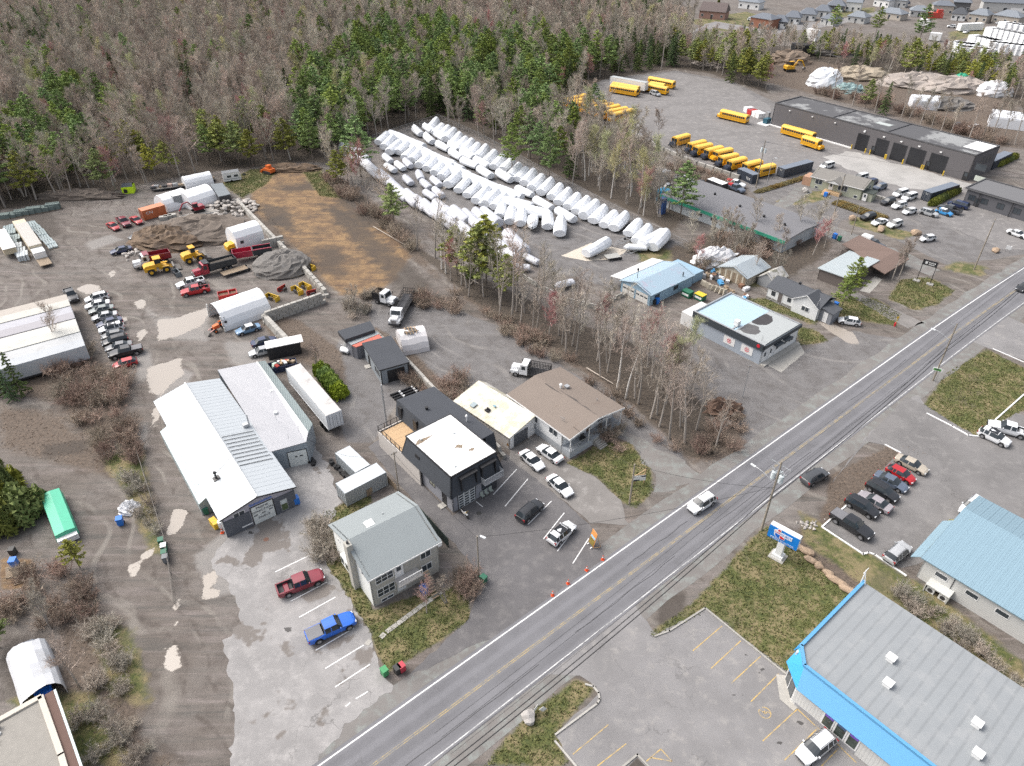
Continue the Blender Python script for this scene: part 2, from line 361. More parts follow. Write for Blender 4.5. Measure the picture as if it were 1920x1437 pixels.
# ------------------------------------------------------------ paved surfaces
def asphalt(name,col,dust=(0.30,0.29,0.28),dlo=0.52,dhi=0.72,crack=0.5,patch=None,tracks=False):
 m,n,l,b=_new(name)
 geo=n.new('ShaderNodeNewGeometry').outputs['Position']
 tc=n.new('ShaderNodeTexCoord').outputs['Object']
 c=mixc(n,l,ramp(n,l,noise(n,l,geo,0.16,6,0.65),0.3,0.7),tuple(x*0.87 for x in col),tuple(x*1.12 for x in col))
 c=mixc(n,l,math_n(n,l,'MULTIPLY',ramp(n,l,noise(n,l,geo,0.55,7,0.72),dlo,dhi),0.7),c,dust)
 if patch:
  c=mixc(n,l,ramp(n,l,noise(n,l,geo,0.13,4,0.62),0.56,0.60),c,patch)
 if tracks:
  s=n.new('ShaderNodeSeparateXYZ');l.new(tc,s.inputs[0])
  w=math_n(n,l,'ADD',s.outputs[1],math_n(n,l,'MULTIPLY',noise(n,l,geo,0.2,3),0.5))
  w=math_n(n,l,'SINE',math_n(n,l,'MULTIPLY_ADD',w,2*math.pi/1.68,0.6))
  c=mixc(n,l,math_n(n,l,'MULTIPLY',ramp(n,l,w,-0.6,1.0),0.40),c,tuple(x*1.45 for x in col))
  mp=n.new('ShaderNodeMapping');mp.inputs['Scale'].default_value=(0.03,1.6,1);l.new(tc,mp.inputs[0])
  c=mixc(n,l,math_n(n,l,'MULTIPLY',ramp(n,l,noise(n,l,mp.outputs[0],1.0,6,0.7),0.5,0.75),0.35),c,tuple(x*0.7 for x in col))
 if crack:
  vo=n.new('ShaderNodeTexVoronoi');vo.feature='DISTANCE_TO_EDGE';vo.inputs['Scale'].default_value=0.17
  ad=n.new('ShaderNodeVectorMath');ad.operation='ADD';l.new(geo,ad.inputs[0])
  nz=n.new('ShaderNodeTexNoise');nz.inputs['Scale'].default_value=0.7;nz.inputs['Detail'].default_value=5;l.new(geo,nz.inputs[0])
  sc=n.new('ShaderNodeVectorMath');sc.operation='SCALE';sc.inputs['Scale'].default_value=3.2;l.new(nz.outputs[1],sc.inputs[0])
  l.new(sc.outputs[0],ad.inputs[1]);l.new(ad.outputs[0],vo.inputs['Vector'])
  ck=math_n(n,l,'SUBTRACT',1.0,ramp(n,l,vo.outputs['Distance'],0.004,0.016))
  ck=math_n(n,l,'MULTIPLY',ck,math_n(n,l,'MULTIPLY',ramp(n,l,noise(n,l,geo,0.09,3),0.5,0.64),.6))
  c=mixc(n,l,math_n(n,l,'MULTIPLY',ck,crack),c,(0.05,0.048,0.045))
 k=math_n(n,l,'MULTIPLY_ADD',noise(n,l,geo,11,2,0.7),0.45,0.78)
 v=n.new('ShaderNodeVectorMath');v.operation='SCALE';l.new(c,v.inputs[0]);l.new(k,v.inputs['Scale'])
 l.new(v.outputs[0],b.inputs['Base Color']);b.inputs['Roughness'].default_value=0.88
 return m
A_ROAD=asphalt('road_asphalt',(0.142,0.141,0.150),(0.25,0.245,0.24),0.6,0.8,0.35,tracks=True)
A_LOT=asphalt('pale_asphalt',(0.205,0.198,0.197),(0.29,0.275,0.26),0.5,0.7,0.6)
A_OLD=asphalt('worn_asphalt',(0.25,0.241,0.236),(0.36,0.345,0.335),0.45,0.7,0.8,patch=(0.165,0.148,0.135))
A_NEW=asphalt('dark_asphalt',(0.115,0.11,0.112),(0.19,0.18,0.175),0.45,0.72,0.3)
A_DRIVE=asphalt('cracked_driveway',(0.185,0.173,0.163),(0.30,0.285,0.27),0.5,0.7,1.0)
A_RIGHT=asphalt('side_lot_asphalt',(0.165,0.158,0.155),(0.24,0.23,0.222),0.48,0.72,0.6)
A_BUS=asphalt('bus_yard_asphalt',(0.175,0.166,0.162),(0.31,0.295,0.28),0.48,0.72,0.2)
A_SHOULDER=asphalt('shoulder_gravel',(0.168,0.157,0.148),(0.235,0.26,0.245),0.45,0.7,0)
LINE_W=M('white_road_paint',(0.72,0.72,0.71),0.7,0,0.08,2,dirt=(0.42,0.41,0.40),dscale=1.4,dlo=0.5,dhi=0.75)
LINE_Y=M('yellow_road_paint',(0.50,0.35,0.13),0.8,0,0.12,2,dirt=(0.24,0.22,0.19),dscale=1.2,dlo=0.42,dhi=0.66)
RO=G(927,1202);RA=heading(G(927,1202),G(1828,560))
def road_pt(s,t,z=0.0):
 return Vector((RO.x+s*math.cos(RA)-t*math.sin(RA),RO.y+s*math.sin(RA)+t*math.cos(RA),z))
def bend(s):return 0.0 if s<95 else-0.00030*(s-95)**2
ROADW=7.1
road=MB()
ss=list(range(-130,100,6))+list(range(100,330,4))
for a,b2 in zip(ss[:-1],ss[1:]):
 road.face([(a,-ROADW+bend(a),0),(b2,-ROADW+bend(b2),0),(b2,0.45+bend(b2),0),(a,0.45+bend(a),0)])
road=struct(road.build('road',A_ROAD,None,loc=(RO.x,RO.y,0.034),rz=RA),'straight two lane asphalt road running diagonally')
sh=MB()
for a,b2 in zip(ss[:-1],ss[1:]):
 for y0,y1 in((0.45,2.6),(-ROADW-2.2,-ROADW)):
  sh.face([(a,y0+bend(a)+0.25*math.sin(a*0.7),0),(b2,y0+bend(b2)+0.25*math.sin(b2*0.7),0),(b2,y1+bend(b2),0),(a,y1+bend(a),0)]if y0<-1 else[(a,y0+bend(a),0),(b2,y0+bend(b2),0),(b2,y1+bend(b2)+0.3*math.sin(b2*0.6),0),(a,y1+bend(a)+0.3*math.sin(a*0.6),0)])
struct(sh.build('road_shoulder',A_SHOULDER,None,loc=(RO.x,RO.y,0.012),rz=RA),'grey gravel shoulders beside the road')
def road_line(name,t,w,mat,s0=-128,s1=320):
 k=MB()
 st=np.arange(s0,s1,4)
 for a,b2 in zip(st[:-1],st[1:]):
  k.face([(a,t-w/2+bend(a),0.006),(b2,t-w/2+bend(b2),0.006),(b2,t+w/2+bend(b2),0.006),(a,t+w/2+bend(a),0.006)])
 k.build(name,mat,road)
ROADW_P=M('worn_white_line',(.55,.55,.54),.75,0,.1,2,dirt=(.24,.24,.24),dscale=1.1,dlo=.42,dhi=.68);YP=M('worn_yellow_line',(.36,.28,.14),.8,0,.12,2,dirt=(.19,.185,.175),dscale=.9,dlo=.38,dhi=.62)
road_line('edge_line',0.0,0.16,LINE_W);road_line('edge_line',-6.75,0.13,ROADW_P)
road_line('centre_line',-3.28,0.11,YP);road_line('centre_line',-3.50,0.11,YP)
seal=MB()
for s0,t0,ln in((-20,-5.6,22),(8,-5.2,18),(32,-4.9,26),(60,-5.5,30),(-52,-5.0,26),(20,-2.2,12),(74,-2.0,20),(95,-5.0,22)):
 p=[(s0+ln*q/8,t0+rnd.uniform(-.12,.12))for q in range(9)]
 for a,b2 in zip(p[:-1],p[1:]):
  strip(seal,(a[0],a[1]+bend(a[0])),(b2[0],b2[1]+bend(b2[0])),0.07,0.005)
seal.build('sealed_crack',M('tar',(0.035,0.034,0.036),0.6),road)
def lot(name,label,pts,mat,z=0.02,jit=0.08,step=0.9):
 return struct(sheet(name,Gp(pts),z,mat,jit,step),label)
lot1=lot('parking_lot','worn pale asphalt in front of the white metal garage',[(425,1012),(482,985),(545,952),(512,872),(560,848),(590,838),(612,870),(640,940),(618,975),(606,1010),(612,1062),(640,1100),(690,1180),(716,1265),(742,1282),(640,1370),(560,1470),(430,1470),(440,1330),(420,1200),(452,1165),(440,1120),(420,1090),(395,1060),(405,1030)],A_OLD,0.020,0.22,0.7)
lot2=lot('parking_lot','dark asphalt lot and driveway of the black building',[(690,838),(712,826),(850,968),(925,905),(945,848),(990,880),(1105,985),(1135,1045),(1050,1110),(930,1195),(875,1215),(800,1255),(770,1262),(880,1160),(905,1075),(860,1030),(800,965),(745,905)],A_NEW,0.024)
lot3=lot('driveway','cracked driveway with white cars beside the brown roofed house',[(955,846),(1014,812),(1048,838),(1062,868),(1120,897),(1166,942),(1172,975),(1180,985),(1108,982),(1040,925),(955,862)],A_DRIVE,0.028)
lot4=lot('parking_lot','pale asphalt lot with yellow stalls by the auto parts store',[(1055,1180),(1180,1120),(1230,1192),(1322,1142),(1480,1262),(1640,1440),(1700,1520),(1040,1520),(1080,1440),(1042,1378),(1122,1300),(1108,1280),(1086,1268),(1030,1265),(985,1290),(962,1280)],A_LOT,0.020)
lot5=lot('parking_lot','wide asphalt lot with a row of parked cars',[(1560,905),(1625,820),(1700,745),(1735,760),(1830,820),(1905,775),(1960,790),(2080,900),(2080,1100),(1920,1040),(1840,935),(1800,960),(1740,1050),(1718,1060),(1690,1066),(1640,1042),(1615,1035),(1542,986),(1600,938),(1690,845),(1660,836),(1625,828)],A_RIGHT,0.024,0.04)
lot6=lot('side_road','side entrance of pale asphalt joining the road on the right',[(1800,625),(1860,580),(1990,640),(1990,700),(1850,652),(1820,640)],A_LOT,0.022)
lot7=lot('entrance_apron','asphalt apron between the road and the car lot',[(1618,826),(1690,757),(1722,742),(1738,764),(1836,822),(1700,860),(1662,834)],A_LOT,0.016,0.15)
lot8=lot('bus_yard','broad grey yard where the school buses stand',[(1135,152),(1262,136),(1370,156),(1448,200),(1445,234),(1610,283),(1812,342),(1940,395),(1960,470),(1880,470),(1760,415),(1640,375),(1560,320),(1440,318),(1385,328),(1245,272),(1170,232),(1060,186)],A_BUS,0.016,0.4,3)
lot9=lot('concrete_apron','pale concrete apron along the bus garage doors',[(1540,295),(1600,284),(1820,345),(1800,362),(1690,352),(1590,318)],asphalt('pale_concrete',(0.34,0.33,0.315),(0.26,0.25,0.24),0.5,0.75,0.2),0.022,0.5,2)
lot10=lot('lane','grey gravel lane beside the small bungalow',[(1440,396),(1490,352),(1506,350),(1530,356),(1470,392),(1500,402),(1600,440),(1690,470),(1760,505),(1740,516),(1640,478),(1540,440),(1450,408)],A_SHOULDER,0.012,0.35,1.5)
lot11=lot('concrete_pad','concrete pad at the door of the flat roofed shop',[(1431,681),(1497,641),(1509,662),(1465,699)],CONC,0.02,0.04)
lot12=lot('driveway','narrow paved track leading past the brown roofed house to the road',[(1105,760),(1150,790),(1215,832),(1280,862),(1312,890),(1270,920),(1228,922),(1222,880),(1180,828),(1130,800)],A_SHOULDER,0.010,0.4,1.2)
lot13=lot('walkway','concrete path across the lawn of the small white house',[(1640,518),(1655,524),(1630,550),(1612,546)],CONC,0.014,0.03)
lot14=lot('driveway','worn asphalt drive leading from the road towards the old house',[(1585,548),(1610,550),(1700,590),(1732,606),(1702,616),(1660,595)],A_DRIVE,0.012,0.1)
lot15=lot('concrete_pad','pale concrete slab holding a wrapped boat',[(1052,480),(1108,456),(1180,470),(1150,486),(1100,490)],M('pale_slab',(0.50,0.45,0.38),0.9,0,0.15,1.5),0.014,0.05)
lot16=lot('street','quiet street in front of the far houses',[(1290,62),(1340,40),(1440,56),(1490,44),(1560,40),(1680,14),(1700,12),(1660,24),(1570,48),(1500,56),(1440,66),(1340,52)],A_LOT,0.012,0.5,4)
pd=MB()
def stall(parent,pts,w,mat,name='parking_line'):
 for a,b2 in pts:
  A,B=G(*a),G(*b2);L=(B-A).length
  k=MB();k.span((0,-w/2,0),(L,w/2,0.004))
  o=k.build(name,mat,parent);o.location=(A.x,A.y,0.026);o.rotation_euler=(0,0,heading(A,B))
stall(lot1,[((516,1073),(582,1041)),((545,1128),(613,1092)),((561,1158),(629,1120)),((592,1220),(664,1178)),((610,1254),(682,1210)),((628,1289),(694,1246)),((667,1311),(690,1297)),((648,1325),(657,1318))],0.14,LINE_W)
stall(lot2,[((925,928),(969,880)),((947,950),(990,898)),((990,984),(1034,940)),((1019,1011),(1058,962)),((1045,1034),(1081,987)),((1074,1057),(1104,1010)),((893,941),(905,951))],0.13,LINE_W)
stall(lot4,[((1299,1221),(1354,1174)),((1333,1254),(1389,1202)),((1371,1282),(1426,1231)),((1408,1316),(1460,1264)),((1430,1390),(1495,1330)),((1471,1426),(1531,1368)),((1495,1330),(1538,1370)),((1540,1437),(1572,1404)),((1570,1396),(1606,1431)),((1074,1415),(1141,1359)),((1120,1437),(1174,1395)),((1212,1428),(1239,1405)),((1239,1405),(1260,1428)),((1220,1421),(1260,1428))],0.12,LINE_Y)
wc=MB()
c0=G(1434,1337)
for k in range(18):
 if k in(3,4):continue
 a0,a1=2*math.pi*k/18,2*math.pi*(k+1)/18
 strip(wc,(0.62*math.cos(a0),0.62*math.sin(a0)),(0.62*math.cos(a1),0.62*math.sin(a1)),0.10,0)
for a,b2 in(((-0.1,0.3),(-0.05,-0.1)),((-0.05,-0.1),(0.3,-0.1)),((0.3,-0.1),(0.4,-0.4)),((-0.1,0.12),(0.2,0.1)),((-0.14,0.42),(-0.02,0.42))):strip(wc,a,b2,0.1,0.001)
o=wc.build('wheelchair_mark',LINE_Y,lot4);o.location=(c0.x,c0.y,0.027);o.rotation_euler=(0,0,RA)
OIL=M('oil_stain',(0.07,0.066,0.064),0.7)
def splat(parent,px,py,r,n=9):
 c=G(px,py,0);pts=[]
 for k in range(n):
  a=2*math.pi*k/n;q=r*rnd.uniform(0.45,1.1)
  pts.append(Vector((c.x+q*math.cos(a)*1.3,c.y+q*math.sin(a)*0.8,0)))
 o=sheet('oil_stain',pts,0.0245,OIL,0.03,0.15);o.parent=parent
for q in((1430,1256,.28),(1398,1228,.2),(1500,1356,.3),(1376,1304,.18),(1462,1394,.25),(1424,1262,.15),(1392,1304,.12)):splat(lot4,*q)
for q in((540,1180,.5),(470,1000,.4)):splat(lot1,*q)
mh=MB().tube((0,0,0.021),(0,0,0.034),0.36,0.36,16);o=mh.build('manhole_cover',M('rusty_iron',(0.16,0.085,0.06),0.8),lot1);o.location=(*G(499,1012)[:2],0)
mh=MB().tube((0,0,0.025),(0,0,0.038),0.36,0.36,16);o=mh.build('manhole_cover',M('dark_iron',(0.06,0.058,0.055),0.7),lot2);o.location=(*G(898,963)[:2],0)
def kerb(label,pts,w=0.2,h=0.14,mat=CONC):
 P=Gp(pts)
 k=MB()
 for a,b2 in zip(P[:-1],P[1:]):
  d=(b2-a);L=d.length
  k.box(((a.x+b2.x)/2,(a.y+b2.y)/2,h/2+0.01),(L+w*0.8,w,h),heading(a,b2))
 o=k.build('kerb',mat);tag(o,label,'kerb');struct(o)
kerb('concrete kerb rounding the grass island at the parts store entrance',[(1098,1284),(1112,1288),(1122,1300),(1124,1312),(1120,1320),(1042,1378)])
kerb('straight concrete kerb beside the yellow stalls at the bottom edge',[(1041,1391),(1082,1440),(1110,1475)])
kerb('concrete kerb between the lawn and the yellow stalls',[(1228,1194),(1255,1184),(1322,1141),(1472,1264)])
kerb('small concrete kerb corner of the bottom planter',[(1166,1440),(1195,1416),(1222,1445)])
kerb('white kerb along the far edge of the car lot lawn',[(1738,776),(1785,800),(1815,817),(1834,819)],0.22,0.14,WHITE)
kerb('white kerb running up beside the white pickup',[(1866,788),(1920,740),(1960,705)],0.22,0.14,WHITE)
kerb('white kerb behind the row of parked cars',[(1542,988),(1562,970),(1592,944)],0.22,0.14,WHITE)
kerb('white kerb along the lower edge of the car lot',[(1541,989),(1618,1040),(1628,1037),(1640,1041),(1698,1080)],0.22,0.14,WHITE)
kerb('short white kerb beside the gold sedan',[(1660,835),(1688,850)],0.22,0.14,WHITE)
kerb('white kerb along the upper side entrance',[(1862,655),(1920,680),(1960,698)],0.18,0.12,WHITE)
struct(sheet('walkway',Gp([(1455,1265),(1480,1268),(1490,1310),(1502,1322),(1488,1334),(1462,1312)]),0.06,CONC),'concrete corner pad at the parts store door')
struct(sheet('planter_bed',Gp([(1176,1440),(1195,1422),(1216,1445)]),0.09,M('dark_mulch',(0.07,0.06,0.052),0.95,0,0.3,6)),'small dark planting bed')
A,B=G(724,1186),G(838,1102)
pth=thing('garden_path','path of concrete slabs across the lawn before the grey roofed house','path',(A.x,A.y,0),heading(A,B));pth['kind']='structure'
sl=MB().box((0,0,0.03),(0.72,0.6,0.06)).mesh('slab',CONC)
nsl=int((B-A).length/0.78)
for k in range(nsl):put('slab',sl,pth,(0.4+k*0.78,rnd.uniform(-.03,.03),rnd.uniform(0,.012)),rnd.uniform(-.03,.03))
put('slab',sl,pth,(-0.55,-0.1,0),0.2);put('slab',sl,pth,(-2.3,0.3,0),0.3)
# ------------------------------------------------------------ buildings
def ribbed(name,col,pitch=0.3,axis=0,rough=0.45,metal=0.25,var=0.08,dirt=None,dlo=0.55,dhi=0.8,depth=0.6,dark=0.75):
 """sheet metal or clapboard: fine relief lines in the object's own coordinates"""
 if name in MATS:return MATS[name]
 m,n,l,b=_new(name)
 tc=n.new('ShaderNodeTexCoord').outputs['Object'];geo=n.new('ShaderNodeNewGeometry').outputs['Position']
 s=n.new('ShaderNodeSeparateXYZ');l.new(tc,s.inputs[0])
 x=math_n(n,l,'FRACT',math_n(n,l,'MULTIPLY',s.outputs[axis],1/pitch))
 g=ramp(n,l,math_n(n,l,'ABSOLUTE',math_n(n,l,'SUBTRACT',x,0.5)),0.30,0.48)
 f=math_n(n,l,'MULTIPLY_ADD',noise(n,l,geo,0.5,6,0.7),2*var,1-var)
 v=n.new('ShaderNodeVectorMath');v.operation='SCALE';v.inputs[0].default_value=col;l.new(f,v.inputs['Scale'])
 c=mixc(n,l,g,v.outputs[0],tuple(q*dark for q in col))
 if dirt:c=mixc(n,l,ramp(n,l,noise(n,l,geo,0.35,6,0.75),dlo,dhi),c,dirt)
 l.new(c,b.inputs['Base Color']);b.inputs['Roughness'].default_value=rough;b.inputs['Metallic'].default_value=metal
 bp=n.new('ShaderNodeBump');bp.inputs['Strength'].default_value=depth;bp.inputs['Distance'].default_value=0.04;bp.invert=True
 l.new(g,bp.inputs['Height']);l.new(bp.outputs[0],b.inputs['Normal'])
 MATS[name]=m
 return m
def shingle(name,col,var=0.3,dirt=None):
 if name in MATS:return MATS[name]
 m,n,l,b=_new(name)
 geo=n.new('ShaderNodeNewGeometry').outputs['Position']
 f=math_n(n,l,'ADD',math_n(n,l,'MULTIPLY',noise(n,l,geo,5.5,3,0.8),0.9),math_n(n,l,'MULTIPLY',noise(n,l,geo,0.5,5,0.6),0.5))
 k=math_n(n,l,'MULTIPLY_ADD',f,var*2,1-var*1.4)
 v=n.new('ShaderNodeVectorMath');v.operation='SCALE';v.inputs[0].default_value=col;l.new(k,v.inputs['Scale'])
 c=v.outputs[0]
 if dirt:c=mixc(n,l,ramp(n,l,noise(n,l,geo,0.3,7,0.75),0.56,0.72),c,dirt)
 l.new(c,b.inputs['Base Color']);b.inputs['Roughness'].default_value=0.92
 bp=n.new('ShaderNodeBump');bp.inputs['Strength'].default_value=0.4;bp.inputs['Distance'].default_value=0.05
 l.new(noise(n,l,geo,7,2),bp.inputs['Height']);l.new(bp.outputs[0],b.inputs['Normal'])
 MATS[name]=m
 return m
ZW=ribbed('white_metal_roofing',(0.44,0.47,0.49),0.3,0,0.45,0.1,0.05,depth=0.15,dark=0.93)
SIDING_W=ribbed('white_siding',(0.70,0.71,0.71),0.2,2,0.6,0,0.04,depth=0.3,dark=0.85)
GREYMET=ribbed('grey_metal_cladding',(0.33,0.38,0.42),0.25,0,0.45,0.3,0.08,depth=0.5,dark=0.8)
CORR=ribbed('grey_corrugated_steel',(0.38,0.41,0.43),0.28,0,0.5,0.3,0.12,dirt=(0.30,0.29,0.28),depth=0.9,dark=0.72)
class House:
 """local frame: x along the front wall, y to the back; walls F, R, B, L"""
 def __init__(s,name,label,cat,p0,p1,p2,z,L=None,W=None,group=None,sq=True,ang=None):
  A,B,C=G(*p0,z),G(*p1,z),G(*p2,z)
  a=heading(A,B)if ang is None else ang
  u,v=Vector((math.cos(a),math.sin(a))),Vector((-math.sin(a),math.cos(a)))
  s.L=L or(B-A).xy.dot(u);s.W=W or(C-A).xy.dot(v)
  s.t=thing(name,label,cat,(A.x,A.y,0),a,group);s.a=a;s.o=Vector((A.x,A.y,0))
 def wp(s,w,u,z,off=0.0):
  if w=='F':return Vector((u,-off,z))
  if w=='R':return Vector((s.L+off,u,z))
  if w=='B':return Vector((u,s.W+off,z))
  return Vector((-off,u,z))
 def slabw(s,mb,w,u0,u1,z0,z1,d0,d1,mi=0):
  mb.span(s.wp(w,u0,z0,d0),s.wp(w,u1,z1,d1),mi)
 def walls(s,h,mat,gable=None,peak=None,base=0.0,at=0.5,sides='FRBL',th=0.18,inset=0.0):
  """four walls; gable 'FB' or 'LR' names the walls that rise to peak"""
  out={}
  for w in sides:
   n=(s.L if w in 'FB' else s.W)
   pr=[s.wp(w,inset,base),s.wp(w,n-inset,base),s.wp(w,n-inset,h)]
   if gable and w in gable:pr.append(s.wp(w,n*at,peak))
   pr.append(s.wp(w,inset,h))
   k=MB().prism(pr,s.wp(w,0,0,-th)-s.wp(w,0,0,0))
   out[w]=k.build('wall',mat[w]if isinstance(mat,dict)else mat,s.t)
  return out
 def flat(s,h,mat,edge=None,over=0.0,up=0.25,name='roof',cap=0.25):
  k=MB().span((-over,-over,h-0.2),(s.L+over,s.W+over,h));r=k.build(name,mat,s.t)
  if edge:
   e=MB();q=over
   for w in 'FRBL':
    n=s.L if w in 'FB' else s.W
    s.slabw(e,w,-q if w in 'FB' else cap-q,(n+q)if w in 'FB' else n-cap+q,h,h+up,q-cap,q)
   e.build('parapet',edge,s.t)
  return r
 def slope(s,org,rz,pitch,ln,up,mat,th=0.14,panels=None,pmat=None,name='roof'):
  o=MB().span((0,0,-th),(ln,up,0)).build(name,mat,s.t)
  o.location=org;o.rotation_euler=Matrix.Rotation(rz,3,'Z').to_euler()
  o.rotation_euler=(Matrix.Rotation(rz,3,'Z')@Matrix.Rotation(pitch,3,'X')).to_euler()
  if panels:
   n=max(1,round(ln/panels));w=ln/n
   k=MB().span((0.003,0,0),(w-0.003,up,0.02));k.span((0.0,0,0.002),(0.05,up,0.035))
   me=k.mesh('roof_panel',pmat or mat)
   for i in range(n):put('roof_panel',me,o,(i*w,0,rnd.uniform(0,0.006)))
  return o
 def gable_x(s,h,pk,mat,over=0.3,at=0.5,**kw):
  """ridge along x"""
  y=s.W*at;r=[]
  p=math.atan2(pk-h,y);r.append(s.slope((-over,-over*math.cos(p),h-over*math.sin(p)),0,p,s.L+2*over,y/math.cos(p)+over,mat,**kw))
  y2=s.W-y;p=math.atan2(pk-h,y2);r.append(s.slope((s.L+over,s.W+over*math.cos(p),h-over*math.sin(p)),math.pi,p,s.L+2*over,y2/math.cos(p)+over,mat,**kw))
  return r
 def gable_y(s,h,pk,mat,over=0.3,at=0.5,**kw):
  """ridge along y"""
  x=s.L*at;r=[]
  p=math.atan2(pk-h,x);r.append(s.slope((-over*math.cos(p),s.W+over,h-over*math.sin(p)),-math.pi/2,p,s.W+2*over,x/math.cos(p)+over,mat,**kw))
  x2=s.L-x;p=math.atan2(pk-h,x2);r.append(s.slope((s.L+over*math.cos(p),-over,h-over*math.sin(p)),math.pi/2,p,s.W+2*over,x2/math.cos(p)+over,mat,**kw))
  return r
 def window(s,w,u,z,wd,ht,n=1,frame=None,pane=None,label=None,name='window',cross=False):
  f=MB();t=0.07 if ht>0.6 else 0.06
  s.slabw(f,w,u,u+wd,z,z+t,-.03,.05);s.slabw(f,w,u,u+wd,z+ht-t,z+ht,-.03,.05)
  for k in range(n+1):
   c=u+k*(wd-t)/n;s.slabw(f,w,c,c+t,z+t,z+ht-t,-.03,.048)
  if cross:s.slabw(f,w,u+t,u+wd-t,z+ht*.45,z+ht*.45+t*.8,-.03,.046)
  o=f.build(name,frame or TRIM,s.t)
  for k in range(n):
   g=MB();c=u+k*(wd-t)/n;s.slabw(g,w,c+t,c+(wd-t)/n,z+t,z+ht-t,-.02,.012);g.build('pane',pane or PANE,o)
  if label:o['label']=label
  return o
 def door(s,w,u,wd,ht,mat,z=0.05,glass=0,label=None,frame=None):
  f=MB();s.slabw(f,w,u,u+wd,z,z+ht,-.02,.03);o=f.build('door',mat,s.t)
  e=MB();s.slabw(e,w,u-.09,u,z,z+ht+.09,-.02,.05);s.slabw(e,w,u+wd,u+wd+.09,z,z+ht+.09,-.02,.05);s.slabw(e,w,u,u+wd,z+ht,z+ht+.09,-.02,.05)
  e.build('door_frame',frame or TRIM,o)
  h=MB();s.slabw(h,w,u+wd*.84,u+wd*.9,z+1.0,z+1.08,.03,.08);h.build('handle',STEEL,o)
  if glass:g=MB();s.slabw(g,w,u+wd*.2,u+wd*.8,z+ht*(1-glass),z+ht*.93,.03,.036);g.build('pane',PANE,o)
  if label:o['label']=label
  return o
 def overhead(s,w,u,wd,ht,mat,rows=4,frame=None,z=0.03,glassrow=None,lites=4,label=None,pane=None):
  o=MB();s.slabw(o,w,u-.12,u,z,z+ht+.12,-.02,.06);s.slabw(o,w,u+wd,u+wd+.12,z,z+ht+.12,-.02,.06);s.slabw(o,w,u,u+wd,z+ht,z+ht+.12,-.02,.06)
  o=o.build('garage_door',frame or TRIM,s.t);r=ht/rows
  for k in range(rows):
   p=MB();s.slabw(p,w,u,u+wd,z+k*r+.01,z+(k+1)*r-.01,-.02,.03);q=p.build('panel',mat,o)
   if glassrow is not None and k in glassrow:
    for j in range(lites):
     g=MB();c=u+wd*(j+.12)/lites;s.slabw(g,w,c,c+wd*.76/lites,z+k*r+r*.2,z+(k+1)*r-r*.2,.03,.036);g.build('pane',pane or PANE,o)
  if label:o['label']=label
  return o
 def fascia(s,h,mat,over=0.3,ht=0.18,sides='FRBL',name='fascia'):
  e=MB()
  for w in sides:
   n=s.L if w in 'FB' else s.W
   s.slabw(e,w,-over,n+over,h-ht,h,over,over+0.03)
  return e.build(name,mat,s.t)
 def vent(s,x,y,z,d=0.5,ht=0.4,mat=None,name='roof_vent'):
  return MB().box((x,y,z+ht/2),(d,d,ht)).box((x,y,z+ht+.04),(d*1.25,d*1.25,.08)).build(name,mat or TRIM,s.t)
 def pipe(s,x,y,z,r=0.1,ht=0.8,mat=None,name='roof_pipe',capr=0.0):
  k=MB().tube((x,y,z),(x,y,z+ht),r)
  if capr:k.tube((x,y,z+ht),(x,y,z+ht+.16),capr,capr*.5)
  return k.build(name,mat or STEEL,s.t)
# --- white metal garage with the lettered door
B1=House('repair_garage','long repair garage with ribbed white metal gable roof and lettered door','garage',(414,972),(549,912),(301,750),3.75)
SLATE=M('slate_brick',(0.10,0.108,0.125),0.85,0,0.25,4,bump=0.5,bscale=5)
B1.t['category']='garage';b=B1
LW1,WW1=b.L,b.W
lil=M('lilac_grey_render',(0.36,0.35,0.39),0.8,0,0.06)
greyl=ribbed('pale_blue_cladding',(0.46,0.50,0.53),0.25,1,0.45,0.3,0.08)
b.walls(3.75,{'F':lil,'L':greyl,'R':greyl,'B':greyl},'FB',4.95,at=0.5)
b.gable_y(3.75,4.95,ZW,over=0.35,panels=0.92)
k=MB().tube((LW1/2,-.38,5.04),(LW1/2,WW1+.38,5.04),.13,.13,6);k.build('ridge_cap',TRIM,b.t)
k=MB()
p=math.atan2(1.2,LW1/2)
for sx,sg in((0,1),(LW1,-1)):
 k.prism([(sx-sg*.36,-.40,3.52),(LW1/2,-.40,4.80),(LW1/2,-.40,5.0),(sx-sg*.36,-.40,3.72)],(0,.05,0))
k.build('gable_trim',BLACK,b.t)
for u0,u1,zt in((0,LW1*.36,2.75),(LW1*.70,LW1,2.95)):k=MB();b.slabw(k,'F',u0,u1,0,zt,0,.07);b.slabw(k,'F',u0,u1,zt,zt+.11,0,.1);k.build('brick_facing',SLATE,b.t)
doorw=M('white_door_panel',(0.66,0.69,0.67),0.5,0,0.05)
d=b.overhead('F',LW1*.385,LW1*.30,3.15,doorw,5,BLACK,z=0.03)
INK=M('black_lettering',(0.03,0.032,0.05),0.7);NAVY=M('navy_lettering',(0.03,0.05,0.22),0.6)
BLUEI=M('blue_lettering',(0.10,0.20,0.55),0.6)
cx=LW1*.535
text(d,'lettering','FREINS',(cx,-.05,2.75),.44,INK,sx=1.25);text(d,'lettering','DIRECTION',(cx,-.05,2.15),.46,INK,sx=1.2)
text(d,'lettering','PNEUS',(cx,-.05,0.95),.44,INK,sx=1.25)
k=MB()
for dx in(-1.05,0,1.05):
 for j in range(4):k.span((cx+dx-.26+j*.14,-.034,1.45+.12*(dx>0)),(cx+dx-.17+j*.14,-.046,1.68+.12*(dx>0)))
k.build('lettering',INK,d)
k=MB();pr=None
